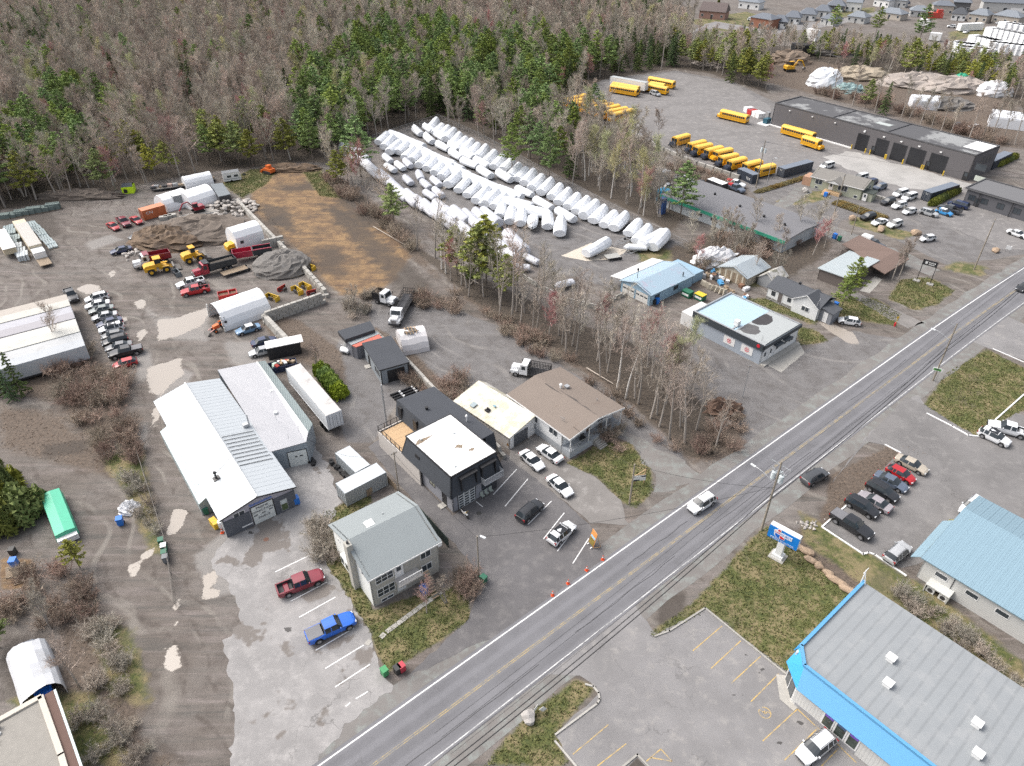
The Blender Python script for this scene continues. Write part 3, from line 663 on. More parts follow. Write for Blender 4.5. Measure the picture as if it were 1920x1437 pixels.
for q in range(72):
 tt=q/71;pt=(cx-1.55+3.1*tt,-.03,3.62+.17*math.sin(q*1.15)*(1 if q>6 else 1.6)+.03*math.sin(q*.4))
 if pr:k.tube(pr,pt,.04,.04,4)
 pr=pt
k.build('painted_script',BLUEI,b.t)
b.window('F',LW1*.15,2.35,1.55,1.15,2);b.window('F',LW1*.225,.95,1.3,.95,1,BLACK,M('pale_pane',(0.30,0.36,0.36),0.3,0,.4,2));b.door('F',LW1*.07,.95,2.1,STEEL,glass=.6)
k=MB();b.slabw(k,'F',LW1*.215,LW1*.36,.62,.74,.07,.17);k.build('window_sill',TRIM,b.t)
o=MB();b.slabw(o,'F',LW1*.775,LW1*.775+1.0,.3,2.35,.07,.13);o=o.build('vending_machine_panel',STEEL,b.t)
k=MB();b.slabw(k,'F',LW1*.775+.08,LW1*.775+.92,.4,1.5,.13,.135);k.build('picture_panel',M('dark_green_print',(0.08,0.11,0.05),.5,0,.6,5),o)
k=MB();b.slabw(k,'F',LW1*.775+.08,LW1*.775+.92,1.6,2.25,.13,.135);k.build('picture_panel',M('pale_print',(0.5,0.55,0.55),.5,0,.4,5),o)
k=MB().prism([(-.03,6,2.9),(-1.4,6,2.2),(-1.4,6,0),(-.03,6,0)],(0,WW1-12,0));k.build('lean_to',ribbed('aged_grey_tin',(0.40,0.46,0.47),.3,1,.5,.3,.12),b.t)
k=MB().tube((1.9,7.2,4.0),(1.9,7.2,5.3),.14,.14,10).tube((1.9,7.2,5.3),(1.9,7.2,5.55),.26,.16,10).box((1.9,7.2,4.3),(.9,.9,.08),0,0,-.24);k.build('stove_pipe',BLACK,b.t)
k=MB().tube((2.1,7.3,5.1),(LW1/2,9.4,5.1),.025,.025,4);k.build('guy_wire',BLACK,b.t)
bars=MB()
for j in range(9):y=7.0+j*.95;bars.tube((LW1/2+.3,y,4.98),(LW1-.1,y,3.90),.045,.045,5)
bars.build('snow_guard',BLACK,b.t)
k=MB().box((LW1-.6,16.2,4.25),(1.0,.7,.5)).tube((LW1-.2,16.0,4.2),(LW1-.2,16.0,6.2),.12,.12,8);k.build('exhaust_stack',STEEL,b.t)
F0=[G(510,847,3.75),G(574,829,4.2),G(586,794.5,3.4),G(497,676.5,3.4),G(412,693,3.75)]
rf,rb=G(577.5,812,4.5),G(482,679,4.5)
an=thing('garage_annex','grey metal annex with low ridged roof beside the white garage','garage',(F0[0].x,F0[0].y,0),heading(F0[0],F0[1]))
Mi=Matrix.Translation((F0[0].x,F0[0].y,0))@Matrix.Rotation(heading(F0[0],F0[1]),4,'Z');Mi.invert()
f0,f1,f2,f3,f4=[Mi@p for p in F0];f0.x-=.35;f4.x-=.35;rf,rb=Mi@rf,Mi@rb
ANROOF=ribbed('pale_grey_roofing',(0.32,0.325,0.345),.3,1,.5,.2,.06,depth=.3,dark=.9)
def roofpoly(pts,mat,name='roof',par=an,th=.14):return MB().prism(pts,(0,0,-th)).build(name,mat,par)
roofpoly([f0,f1,rf,rb,f4],ANROOF);roofpoly([rf,f2,f3,rb],ribbed('greenish_old_tin',(0.36,0.42,0.41),.3,0,.5,.2,.2,dirt=(.27,.33,.33)))
dn=lambda p,z:(p[0],p[1],z)
for a,b2 in((f0,f1),(f1,f2),(f2,f3),(f3,f4)):
 k=MB().prism([dn(a,0),dn(b2,0),dn(b2,b2[2]-.15),dn(a,a[2]-.15)],Vector((-(b2-a).y,(b2-a).x,0)).normalized()*.15);k.build('wall',GREYMET,an)
k=MB().prism([dn(f1,f1[2]-.2),rf-Vector((0,0,.2)),dn(f2,f2[2]-.2)],(-.1,.1,0));k.build('gable_end',GREYMET,an)
k=MB().tube(rf,rb,.12,.12,6);k.build('ridge_cap',TRIM,an)
dd=(f1-f0).length
od=MB().span((dd*.36,-.05,.02),(dd*.36+.1,.02,2.9)).span((dd*.88,-.05,.02),(dd*.88+.1,.02,2.9)).span((dd*.36,-.05,2.9),(dd*.88+.1,.02,3.0)).build('garage_door',BLACK,an)
for j in range(4):MB().span((dd*.36+.1,-.03,.04+j*.715),(dd*.88,.02,.735+j*.715)).build('panel',doorw,od)
MB().span((dd*.55,-.045,1.75),(dd*.62,-.03,2.0)).span((dd*.68,-.045,1.75),(dd*.77,-.03,2.0)).build('pane',PANE,od)
for q in((1.0,14.5),(1.2,8.5)):MB().box((q[0],q[1],4.15),(.5,.5,.55)).build('roof_vent',TRIM,an)
k=MB()
for q in((2.6,1.2),(4.2,2.4),(1.2,6.5)):k.tube((q[0],q[1],4.4),(q[0],q[1],5.5),.025,.025,5)
k.tube((2.6,1.2,5.4),(1.2,6.5,5.4),.012,.012,4).tube((4.2,2.4,5.4),(1.2,6.5,5.4),.012,.012,4);k.build('antenna_wire',STEEL,an)
# --- black two storey building with white flat roof, mansard and timber deck
b=House('black_building','black two storey building with bright white flat roof and slate mansard','building',(845.4,893.7),(929.8,847),(761,818.6),6.9)
L,W=b.L,b.W
MANS=shingle('black_mansard_shingle',(0.052,0.058,0.068),.35)
GW=M('grey_blue_render',(0.27,0.275,0.30),0.85,0,0.07,2,bump=.3,bscale=3)
ov=.75
k=MB()
for w,n in(('F',L),('R',W),('B',W and L),('L',W)):
 a0,a1=b.wp(w,0,6.85),b.wp(w,n,6.85)
 e0,e1=b.wp(w,-ov if w in 'FB' else-ov,3.55,ov),b.wp(w,n+ov,3.55,ov)
 k.prism([a0,a1,e1,e0],(b.wp(w,0,0,-.25)-b.wp(w,0,0,0)))
k.build('mansard_roof',MANS,b.t)
b.flat(6.86,M('white_membrane',(0.80,0.80,0.79),0.6,0,.03),name='roof',up=.08,cap=.12)
mud=M('brown_stain',(0.22,0.17,0.12),.8,0,.3,4)
for q in((1.2,8.6,1.7,.5),(4.5,4.2,.9,.7),(5.3,2.6,.8,.45)):
 pts=[Vector((q[0]+q[2]*math.cos(t)*rnd.uniform(.3,1.1),q[1]+q[3]*math.sin(t)*rnd.uniform(.3,1.1),0))for t in np.linspace(0,6.1,15)]
 o=sheet('roof_stain',pts,6.868,mud,.05,.2);o.parent=b.t
e=MB()
for w in 'FRBL':n=L if w in 'FB' else W;b.slabw(e,w,-.12,n+.12,6.72,6.93,.0,.14)
e.build('roof_edge',BLACK,b.t)
b.walls(3.6,GW,th=.2)
b.walls(6.5,GW,base=3.6,sides='F',th=.2)
for q in((W*.86,),(W*.50,)):b.window('L',q[0]-1.2,1.55,1.35,1.2,2,BLACK,M('pale_interior_pane',(.30,.30,.24),.2,0,.5,2))
b.door('L',W*.14,.95,2.1,BLACK,.05,frame=BLACK)
MB().span((-1.0,W*.14,0),(-.02,W*.14+1.0,.15)).build('door_step',CONC,b.t)
def dormer(u,wd,z0,z1,w='F',n=2):
 k=MB();b.slabw(k,w,u,u+.14,z0,z1,0,.78);b.slabw(k,w,u+wd-.14,u+wd,z0,z1,0,.78);b.slabw(k,w,u-.1,u+wd+.1,z1,z1+.16,0,.86);k.build('window_surround',BLACK,b.t)
 b.window(w,u+.2,z0+.15,wd-.4,z1-z0-.3,n,BLACK)
dormer(1.1,2.7,4.0,6.1);dormer(L-3.1,2.5,3.9,6.1)
k=MB();b.slabw(k,'L',W*.66,W*.66+1.1,4.5,5.6,.36,.42);k.build('window',BLACK,b.t)
od=b.overhead('F',.95,2.9,2.9,M('door_rail_white',(.6,.62,.62),.4),6,DARK,glassrow=range(6),lites=3)
b.window('F',L-2.7,1.0,1.9,1.6,2,BLACK);b.door('F',L-.75,.7,2.1,DARK,frame=DARK)
k=MB();b.slabw(k,'F',L-3.2,L+.15,3.3,3.42,.02,1.5);o=k.build('balcony',M('balcony_slab',(.4,.4,.41),.8),b.t)
k=MB()
for j in range(12):u=L-3.15+j*.29;b.slabw(k,'F',u,u+.05,3.42,4.35,1.44,1.48)
b.slabw(k,'F',L-3.2,L+.15,4.35,4.42,1.42,1.5)
for u in(L-3.2,L+.1):b.slabw(k,'F',u,u+.05,3.42,4.42,.1,1.46)
k.build('railing',M('pale_railing',(.42,.43,.44),.6),o)
k=MB().tube((.4,.5,6.9),(.4,.5,8.4),.03,.03,5).tube((.1,.5,8.2),(.8,.5,8.2),.02,.02,4).tube((.2,.5,7.9),(.7,.5,7.9),.02,.02,4);k.build('antenna',STEEL,b.t)
k=MB().tube((.5,W*.75,6.9),(.5,W*.75,8.0),.025,.025,5);k.build('antenna',STEEL,b.t)
for q in((1.2,W-2.0),(1.6,1.2),(5.6,7.0)):k=MB().tube((q[0],q[1],6.86),(q[0],q[1],7.1),.16,.16,10);k.build('roof_drain',M('pale_grey_plastic',(.55,.58,.58),.6),b.t)
Mi=(Matrix.Translation(b.o)@Matrix.Rotation(b.a,4,'Z')).inverted()
y0,y1=W+.02,W+9.6
x0,x1=.9,8.6
c0,c1=Mi@G(743.5,750,6.0),Mi@G(813.7,725,6.0);c2=Mi@G(905.5,795,6.0)
x0,x1,y1=c0.x,max(c2.x,c1.x),(c0.y+c1.y)/2
DSH=shingle('dark_shingle',(0.055,0.06,0.07),.3)
k=MB().prism([(x0,4.2,6.0),(x1,4.2,6.0),(c1.x,c1.y,6.0),(c0.x,c0.y,6.0)],(0,0,-.2));k.build('rear_roof',DSH,b.t)
k=MB()
for A_,B_,n_ in(((x0,4.2),(c0.x,c0.y),(-1,0)),((c0.x,c0.y),(c1.x,c1.y),(0,1)),((c1.x,c1.y),(x1,4.2),(1,0)),((x1,4.2),(x1-1.6,4.2),(0,-1))):
 k.prism([(A_[0],A_[1],5.98),(B_[0],B_[1],5.98),(B_[0]+n_[0]*.5,B_[1]+n_[1]*.5,3.2),(A_[0]+n_[0]*.5,A_[1]+n_[1]*.5,3.2)],(-n_[0]*.2,-n_[1]*.2,0))
 k.prism([(A_[0],A_[1],3.3),(B_[0],B_[1],3.3),(B_[0],B_[1],0),(A_[0],A_[1],0)],(-n_[0]*.2,-n_[1]*.2,0))
k.build('rear_wall',MANS,b.t)
k=MB()
for yy in(W+1.0,W+3.2,y1-1.4):k.span((x0-.48,yy,3.5),(x0-.1,yy+.95,5.5))
k.build('rear_window',BLACK,b.t)
MB().tube((x0+2.2,W+4.2,6),(x0+2.2,W+4.2,6.5),.2,.28,8).build('roof_vent',BLACK,b.t)
MB().tube((x1-1.5,W-2,6),(x1-1.5,W-2,7.0),.1).tube((x1-1.5,W-2,7.0),(x1-1.5,W-2,7.25),.22,.1).build('roof_pipe',TRIM,b.t)
dk=thing('timber_deck','raised plywood deck with black railing on a pale wall behind the black building','deck',b.o,b.a)
q0=Mi@G(708,809,3.1);q1=Mi@G(767,850,3.4)
dx0,dy0,dy1=q0.x,W-.2,q0.y
PALEW=M('pale_beige_render',(0.50,0.465,0.43),.85,0,.05)
MB().span((dx0,dy0-3.3,0),(dx0+.2,dy1,3.1)).build('wall',PALEW,dk);MB().span((dx0+.2,dy1-.2,0),(x0-.02,dy1,3.1)).build('wall',PALEW,dk)
nb=8
for j in range(nb):
 ya=dy0-.5+(dy1-dy0)*j/nb;MB().span((dx0+.22,ya,2.98),(x0-.03,ya+(dy1-dy0)/nb-.02,3.06+.004*(j%2))).build('plank',NEWWOOD,dk)
k=MB()
for j in range(8):yy=dy0-.5+(dy1-dy0+.4)*j/7;k.span((dx0+.05,yy-.04,3.1),(dx0+.13,yy+.04,4.15))
for j in range(5):xx=dx0+.1+(x0-dx0-.2)*j/4;k.span((xx-.04,dy1-.14,3.1),(xx+.04,dy1-.06,4.15))
for zz in(3.3,4.1):k.span((dx0+.06,dy0-.5,zz),(dx0+.12,dy1,zz+.06));k.span((dx0+.1,dy1-.13,zz),(x0,dy1-.07,zz+.06))
k.build('railing',BLACK,dk)
for j,(fx,fy)in enumerate(((dx0+.9,W+1.2),(dx0+.8,W-.4))):MB().box((fx,fy,3.45),(.7,.7,.08)).box((fx,fy,3.2),(.1,.1,.5)).build('deck_table',DARK,dk)
# --- cream metal roofed garage and brown roofed bungalow
b=House('workshop','white workshop with weathered cream metal roof and grey door','workshop',(955,818.6),(1013.7,781),(862.5,747),2.75);L,W=b.L,b.W
CREAM=ribbed('cream_roofing',(0.50,0.47,0.36),.5,0,.6,.1,.08,dirt=(.62,.60,.55),dlo=.42,dhi=.6,depth=.25,dark=.92)
rustw=M('rusty_white_panel',(0.58,0.55,0.52),.7,0,.06,2,dirt=(0.30,0.15,0.04),dscale=.5,dlo=.60,dhi=.64)
b.walls(2.75,{'F':WHITE,'L':rustw,'B':WHITE,'R':WHITE},'FB',3.9,at=.78)
b.gable_y(2.75,3.9,CREAM,over=.3,at=.78,panels=1.15)
b.overhead('F',.9,3.1,2.4,M('grey_door',(.10,.105,.115),.6),4,WHITE);b.door('F',L-1.6,.9,2.0,WHITE,.1,.55)
k=MB().box((1.6,6.5,3.3),(.7,.7,.3)).tube((1.6,6.5,3.3),(1.6,6.5,3.8),.2,.14);k.build('chimney_cowl',BLACK,b.t)
MB().box((1.0,9.2,3.22),(1.0,.9,.1),0,0,-.2).build('skylight',M('skylight_glass',(.30,.36,.38),.15),b.t)
MB().box((2.8,6.2,3.62),(.35,.5,.1)).tube((2.6,7.0,3.6),(2.6,7.0,4.6),.02).build('roof_aerial',M('teal_metal',(.2,.35,.42),.5),b.t)
b=House('bungalow','raised white bungalow with wide low brown roof and railed gallery','house',(1054.6,809.4),(1151.5,754),(959.4,737.6),4.3);L,W=b.L,b.W
BRN=shingle('brown_gravel_roof',(0.20,0.165,0.14),.14,(0.17,0.13,0.105))
io=.9
m2={'F':SIDING_W,'R':SIDING_W,'B':SIDING_W,'L':SIDING_W}
b.walls(4.1,m2,'FB',5.0,base=1.3,inset=0,th=.2)
b.walls(1.3,M('grey_block_base',(.36,.38,.40),.9,0,.08),th=.17)
b.t.children[0].location=b.t.children[0].location
b.slope((-.35,W+.5,4.14),-R(90),math.atan2(.9,L*.52),W+2.4,L*.52+.4,BRN,th=.22)
b.slope((L+.35,-1.9,4.14),R(90),math.atan2(.9,L*.48),W+2.4,L*.48+.45,BRN,th=.22)
k=MB().prism([(-.4,-1.92,3.86),(L*.52,-1.92,4.80),(L*.52,-1.92,5.06),(-.4,-1.92,4.14)],(0,-.05,0)).prism([(L+.4,-1.92,3.86),(L*.52,-1.92,4.80),(L*.52,-1.92,5.06),(L+.4,-1.92,4.14)],(0,-.05,0));k.build('gable_trim',TRIM,b.t)
k=MB().span((-.38,-1.9,3.92),(-.34,W+.5,4.16));k.build('fascia',TRIM,b.t)
tarm=M('tar_patch',(.075,.065,.06),.8,0,.2)
pts=[Vector((L*.52+.25*math.sin(t*9)+rnd.uniform(-.18,.18)+(.22 if t<.5 else-.22),-1.0+(W-1)*(t*2 if t<.5 else 2-t*2),0))for t in np.linspace(0,.99,30)]
o=MB();o.prism([(p.x,p.y,5.045)for p in pts],(0,0,.02));o.build('ridge_tar',tarm,b.t)
b.pipe(L*.60,W*.62,4.9,.18,.7,TRIM,'roof_vent',.3);b.vent(L*.68,W*.58,4.85,.6,.3,STEEL);b.pipe(L*.82,W*.15,4.5,.07,.4)
k=MB()
for j in range(4):k.tube((1.6,1.2+j*.22,4.4),(1.6,1.2+j*.22,5.4-j*.1),.02,.02,4)
k.tube((1.6,1.2,5.2),(1.6,2.2,5.0),.02,.02,4);k.build('antenna',STEEL,b.t)
for u,n,wd in((1.0,2,1.9),(W*.45,3,2.6),(W*.80,1,.8)):b.window('L',u,2.35,wd,1.25,n)
b.window('L',W*.62,.35,1.7,.8,2)
g=MB().span((0,-1.8,1.15),(L,0,1.32));g=g.build('gallery',M('gallery_floor',(.30,.32,.34),.85),b.t)
MB().span((0,-1.8,0),(L,-1.65,1.15)).span((0,-1.65,0),(.15,-.02,1.15)).build('gallery_wall',M('grey_block_base',(.36,.38,.40)),g)
k=MB()
for j in range(28):
 x=.1+j*(L-.2)/27
 if .44<j/27<.60:continue
 k.span((x-.02,-1.78,1.32),(x+.02,-1.74,2.25))
k.span((.05,-1.79,2.25),(L*.44,-1.72,2.31)).span((L*.6,-1.79,2.25),(L-.05,-1.72,2.31))
k.build('railing',STEEL,g)
k=MB()
for x in(.15,L*.36,L*.70,L-.15):k.span((x-.06,-1.76,1.3),(x+.06,-1.64,3.95))
k.build('gallery_post',TRIM,g)
b.door('F',L*.46,.95,2.05,M('brown_door',(.12,.08,.06),.6),1.33,.5);b.window('F',L*.16,2.0,2.2,1.4,3);b.window('F',L*.68,2.0,2.0,1.4,3)
k=MB()
for j in range(6):k.span((L*.45,-2.0-j*.28,0),(L*.60,-1.8-j*.28,1.12-j*.19))
k.build('front_steps',CONC,b.t)
k=MB().span((L*.28,-1.2,1.32),(L*.36,-.6,1.8)).span((L*.30,-.7,1.8),(L*.36,-.6,2.3));k.build('gallery_chair',M('bench_black',(.03,.03,.03)),b.t)
# --- grey roofed apartment house near the road
b=House('apartment_house','two storey beige house with grey shingle gable roof by the road','house',(691.6,1082),(820.5,1013),(621.7,982.8),5.7);L,W=b.L,b.W
GSH=shingle('grey_green_shingle',(0.24,0.265,0.27),.15)
STUC=M('beige_stucco',(.40,.385,.345),.9,0,.08,1.5,dirt=(.33,.31,.27),dscale=.5)
WHS=M('white_stucco',(.72,.73,.70),.8,0,.04)
b.walls(5.6,{'F':STUC,'L':WHS,'R':STUC,'B':STUC},'LR',7.4,at=.5)
b.gable_x(5.6,7.4,GSH,over=.35)
k=MB().span((-.38,-.42,5.28),(L+.38,-.37,5.48));k.build('gutter',TRIM,b.t)
for z,ht in((3.6,1.35),(1.25,1.45)):b.window('F',.65,z,2.4,ht,3,cross=True)
b.window('F',1.0,.12,1.7,.55,2);b.window('F',L-2.6,3.75,1.5,1.2,2);b.window('F',L-2.6,1.4,1.5,1.2,2)
b.door('F',3.3,1.0,2.1,WHITE,3.0,.5);b.door('F',3.4,1.0,2.1,WHITE,.4,.5)
g=MB().span((3.0,-1.5,2.82),(6.2,-.02,2.98)).build('balcony',M('balcony_grey',(.42,.40,.38),.9),b.t)
k=MB()
for j in range(10):k.span((3.05+j*.35,-1.48,2.98),(3.1+j*.35,-1.44,3.9))
k.span((3.0,-1.5,3.9),(6.2,-1.42,3.97));k.build('railing',TRIM,g)
k=MB()
for j in range(9):k.span((6.25+j*.0,-1.4-j*.26,2.9-j*.33),(7.1,-1.16-j*.26,2.96-j*.33))
k.build('stairs',WOOD,b.t)
ch=MB().span((-.75,W*.36,0),(-.02,W*.36+1.0,7.9)).build('chimney',STUC,b.t);MB().tube((-.38,W*.36+.5,7.9),(-.38,W*.36+.5,8.3),.16).build('flue',DARK,ch)
MB().span((-.5,W*.52,1.2),(-.02,W*.52+2.3,2.9)).build('bay_window',WHS,b.t)
for u,z,wd,ht in((W*.53,1.6,.8,1.0),(W*.66,1.6,.7,1.0)):
 k=MB();b.slabw(k,'L',u,u+wd,z,z+ht,.49,.53);k.build('pane',PANE,b.t)
b.window('L',W*.50,4.1,.9,1.2,1);b.window('L',W*.8,4.0,.6,.5,1);b.window('L',W*.16,4.0,.6,.9,1)
b.vent(L*.36,W*.60,6.75,.9,.45);b.pipe(L*.60,W*.68,6.5,.08,.5)
MB().span((L+.05,W*.1,3.0),(L+1.1,W*.45,3.12)).span((L+1.05,W*.1,3.12),(L+1.1,W*.45,4.0)).build('side_balcony',TRIM,b.t)
# --- auto parts store
SKY=M('bright_blue_metal',(0.105,0.31,0.53),.45,0,.05,3)
SKYD=M('vivid_blue_metal',(0.05,0.33,0.66),.45,0,.04)
h=5.3
b=House('auto_parts_store','auto parts store with ribbed grey roof and bright blue canopy edge','store',(1508,1249),(1502,1212),(1629,1098),h,ang=0.0)
b.t.rotation_euler=(0,0,TOWN);b.t.name='auto_parts_store'
T=(Matrix.Translation(b.o)@Matrix.Rotation(TOWN,4,'Z')).inverted()
c0=T@G(1502,1212,h);c1=T@G(1629,1098,h);s0=T@G(1508,1249,h);s1=T@G(1566,1298,h);r1=T@G(1739,1176,h)
xa,xb=0.0,c1.x;ylong=-26.0;yt=c0.y
ROOFG=ribbed('grey_ribbed_membrane',(0.245,0.26,0.27),1.1,1,.7,.0,.10,dirt=(.29,.30,.305),dlo=.45,dhi=.75,depth=.2,dark=.86)
outline=[(s0.x,s0.y),(c0.x,c0.y),(xb,c0.y),(xb,ylong),(s0.x,ylong)]
MB().prism([(x,y,h)for x,y in outline],(0,0,-.25)).build('roof',ROOFG,b.t)
PALEM=ribbed('pale_grey_shopfront',(.62,.62,.60),.35,1,.5,.1,.05,depth=.3,dark=.9)
fo=1.55
LOWO=[(s0.x-.05,s0.y),(c0.x-.05,c0.y)]
k=MB().prism([(s0.x,s0.y,h+.1),(s0.x,ylong,h+.1),(s0.x-fo,ylong,3.35),(s0.x-fo,s0.y-.6,3.35)],(.05,0,-.12));k.build('blue_canopy',SKY,b.t)
ex=Vector((c0.x-s0.x,c0.y-s0.y,0));nrm=Vector((-ex.y,ex.x,0)).normalized()
k=MB().prism([(c0.x,c0.y,h+.1),(s0.x,s0.y,h+.1),(s0.x-fo,s0.y-.6,3.35),(c0.x-fo*.9,c0.y+.4,3.35)],(.1,.0,-.1));k.build('blue_canopy',SKYD,b.t)
k=MB().prism([(c0.x,c0.y,h+.1),(xb,c0.y,h+.1),(xb,c0.y+.45,h-.9),(c0.x-.3,c0.y+.45,h-.9)],(0,-.05,-.1));k.build('blue_canopy',SKYD,b.t)
k=MB()
for A_,B_ in((s0,Vector((s0.x,ylong,0))),(c0,s0),(Vector((xb,c0.y,0)),c0)):
 d=B_-A_;k.box(((A_.x+B_.x)/2,(A_.y+B_.y)/2,h+.13),(d.xy.length+.12,.34,.26),math.atan2(d.y,d.x))
k.build('parapet',SKY,b.t)
k=MB().span((s0.x-.95,s0.y-.4,0),(s0.x-.75,ylong,4.0));k.build('front_wall',PALEM,b.t)
k=MB().prism([(s0.x-.95,s0.y-.4,0),(c0.x-.8,c0.y+.1,0),(c0.x-.8,c0.y+.1,3.5),(s0.x-.95,s0.y-.4,3.5)],(.2,0,0));k.build('corner_wall',M('pale_corner_panel',(.55,.55,.54),.6),b.t)
k=MB().span((c0.x-.8,c0.y-.15,0),(xb,c0.y+.05,h-.3));k.build('side_wall',PALEM,b.t)
MB().span((xb-.15,ylong,0),(xb,c0.y-.2,h-.3)).build('rear_wall',PALEM,b.t);MB().span((s0.x-.9,ylong,0),(xb-.2,ylong+.15,h-.3)).build('end_wall',PALEM,b.t)
PURP=M('purple_lettering',(.20,.10,.50),.5)
wy=s0.y-3.7
for j in range(3):
 ya=wy-j*1.35
 f=MB().span((s0.x-1.01,ya,.55),(s0.x-.93,ya-1.25,2.85)).build('window',TRIM,b.t)
 MB().span((s0.x-1.03,ya-.14,.72),(s0.x-1.0,ya-1.11,2.68)).build('pane',M('shop_glass',(.06,.075,.065),.1,0,.5,2),f)
 k=MB().span((s0.x-1.045,ya-.18,2.25),(s0.x-1.031,ya-1.07,2.62));k.build('poster',PURP if j!=1 else M('dark_blue_print',(.08,.12,.22)),f)
MB().span((s0.x-1.0,s0.y-.8,0),(s0.x-.96,s0.y-7.6,.5)).build('plinth',M('grey_plinth',(.30,.30,.31)),b.t)
k=MB()
cA,cB=Vector((s0.x-.95,s0.y-.4,0)),Vector((c0.x-.8,c0.y+.1,0));dC=(cB-cA);aC=math.atan2(dC.y,dC.x)
g=MB().box(((cA.x+cB.x)/2-.03,(cA.y+cB.y)/2,1.6),(dC.length*.8,.12,2.6),aC).build('entrance_door',PANE,b.t)
k.box(((cA.x+cB.x)/2-.05,(cA.y+cB.y)/2,1.6),(.08,.18,2.6),aC).box(((cA.x+cB.x)/2-.05,(cA.y+cB.y)/2,2.95),(dC.length*.85,.2,.12),aC);k.build('door_frame',TRIM,g)
for q in((4.6,-6.6),(7.6,-5.4),(4.2,-15.5),(7.2,-14.2)):b.vent(q[0],q[1],h,.75,.5,M('white_vent',(.72,.72,.71),.5))
b.vent(2.0,-21,h,.4,.3,WHITE)
k=MB().tube((xb-.3,c0.y+.2,h),(xb-.3,c0.y+.2,h+2.2),.07,.07,6).tube((xb-.3,c0.y-.3,h),(xb-.3,c0.y+.2,h+1.9),.05,.05,6).tube((xb-.9,c0.y+.2,h+2.1),(xb+.3,c0.y+.2,h+2.1),.04,.04,5);k.build('service_mast',TRIM,b.t)
RED=M('sign_red',(.60,.02,.04),.4,0,.03);SBLUE=M('sign_blue',(.01,.13,.55),.35,0,.03);SWHITE=M('sign_white',(.78,.78,.78),.4,0,.02)
def emblem(parent,org,ax,up,s,name_text=True):
 """map-like outline with blue and red fields and a lettered band; ax, up are the panel's axes"""
 nn=ax.cross(up).normalized()
 def poly(nm,pts,mat,d):
  k=MB().prism([org+ax*(x*s)+up*(y*s)+nn*d for x,y in pts],nn*.03);return k.build(nm,mat,parent)
 out=poly('emblem_outline',[(-.95,.42),(-.55,.62),(-.5,.85),(-.05,.85),(-.02,.45),(1.45,.45),(1.45,-.12),(.55,-.14),(.60,-.55),(.05,-.62),(-.45,-.72),(-.82,-.35),(-.86,.0)],SWHITE,.01)
 poly('emblem_field',[(-.72,-.02),(-.1,-.02),(-.1,-.58),(-.42,-.60),(-.68,-.33)],SBLUE,.045)
 poly('emblem_field',[(-.02,-.1),(.48,-.2),(.5,-.48),(.02,-.55)],RED,.045)
 poly('emblem_field',[(-.45,.5),(-.12,.5),(-.12,.78),(-.45,.78)],RED,.045)
 if name_text:
  Mx=Matrix((ax,up,nn)).transposed().to_euler()
  t=text(parent,'lettering','CAR',org+ax*(-.46*s)+up*(.2*s)+nn*.05,.40*s,RED,Mx);t2=text(parent,'lettering','QUEST',org+ax*(.66*s)+up*(.16*s)+nn*.05,.46*s,SBLUE,Mx)
mid=(cA+cB)/2;up=Vector((.0,.0,1));ax=(cA-cB).normalized()
tl=Vector((c0.x-fo*.5-.35,(c0.y+s0.y)/2,4.15));upv=(Vector((fo*.9,-.2,2.0))).normalized()
emblem(b.t,tl+Vector((-.1,.12,0)),(s0-c0).xy.to_3d().normalized(),upv,.85)
MB().tube((s0.x-1.5,s0.y-12,0),(s0.x-1.5,s0.y-12,.6),.2,.12,8).build('bollard',TRIM,b.t)
# --- light blue roofed building on the right
b=House('blue_roof_building','long pale building with light blue metal roof at the right edge','building',(1736,1046),(1820,1100),(1841.6,935),3.6,ang=TOWN-R(90));L,W=26.0,b.W
b.L=L
BLU=ribbed('light_blue_roofing',(0.235,0.345,0.41),.3,0,.4,.15,.04,depth=.3,dark=.9)
b.walls(3.6,{'F':ribbed('pale_grey_siding',(.55,.55,.53),.3,2,.6,0,.04,depth=.2,dark=.9),'L':SIDING_W,'R':SIDING_W,'B':SIDING_W},'LR',5.0,at=.66)
b.gable_x(3.6,5.0,BLU,over=.4,at=.66,panels=.95)
for u in(1.6,5.2,8.6,12.4,17,21):b.window('F',u,1.9,1.5,.8,1)
k=MB().prism([(-.45,-.2,3.4),(-.45,W*.5,4.3),(-1.5,W*.5,3.3),(-1.5,-.2,2.5)],(0,0,.1));k.build('entrance_canopy',BLU,b.t)
MB().span((1.5,-1.5,1.15),(4.3,-.02,1.3)).span((1.5,-1.5,0),(1.6,-.02,1.15)).span((4.2,-1.5,0),(4.3,-.02,1.15)).build('equipment_shelter',M('pale_shelter',(.55,.55,.52),.8),b.t)
for u in(1.7,3.2):
 o=MB().span((u,-1.3,.05),(u+.95,-.5,.9)).build('heat_pump',TRIM,b.t);MB().tube((u+.48,-1.32,.48),(u+.48,-1.3,.48),.32,.32,14).build('fan_grille',DARK,o)
MB().span((3.7,-.08,.3),(3.78,-.01,3.3)).build('downpipe',DARK,b.t)
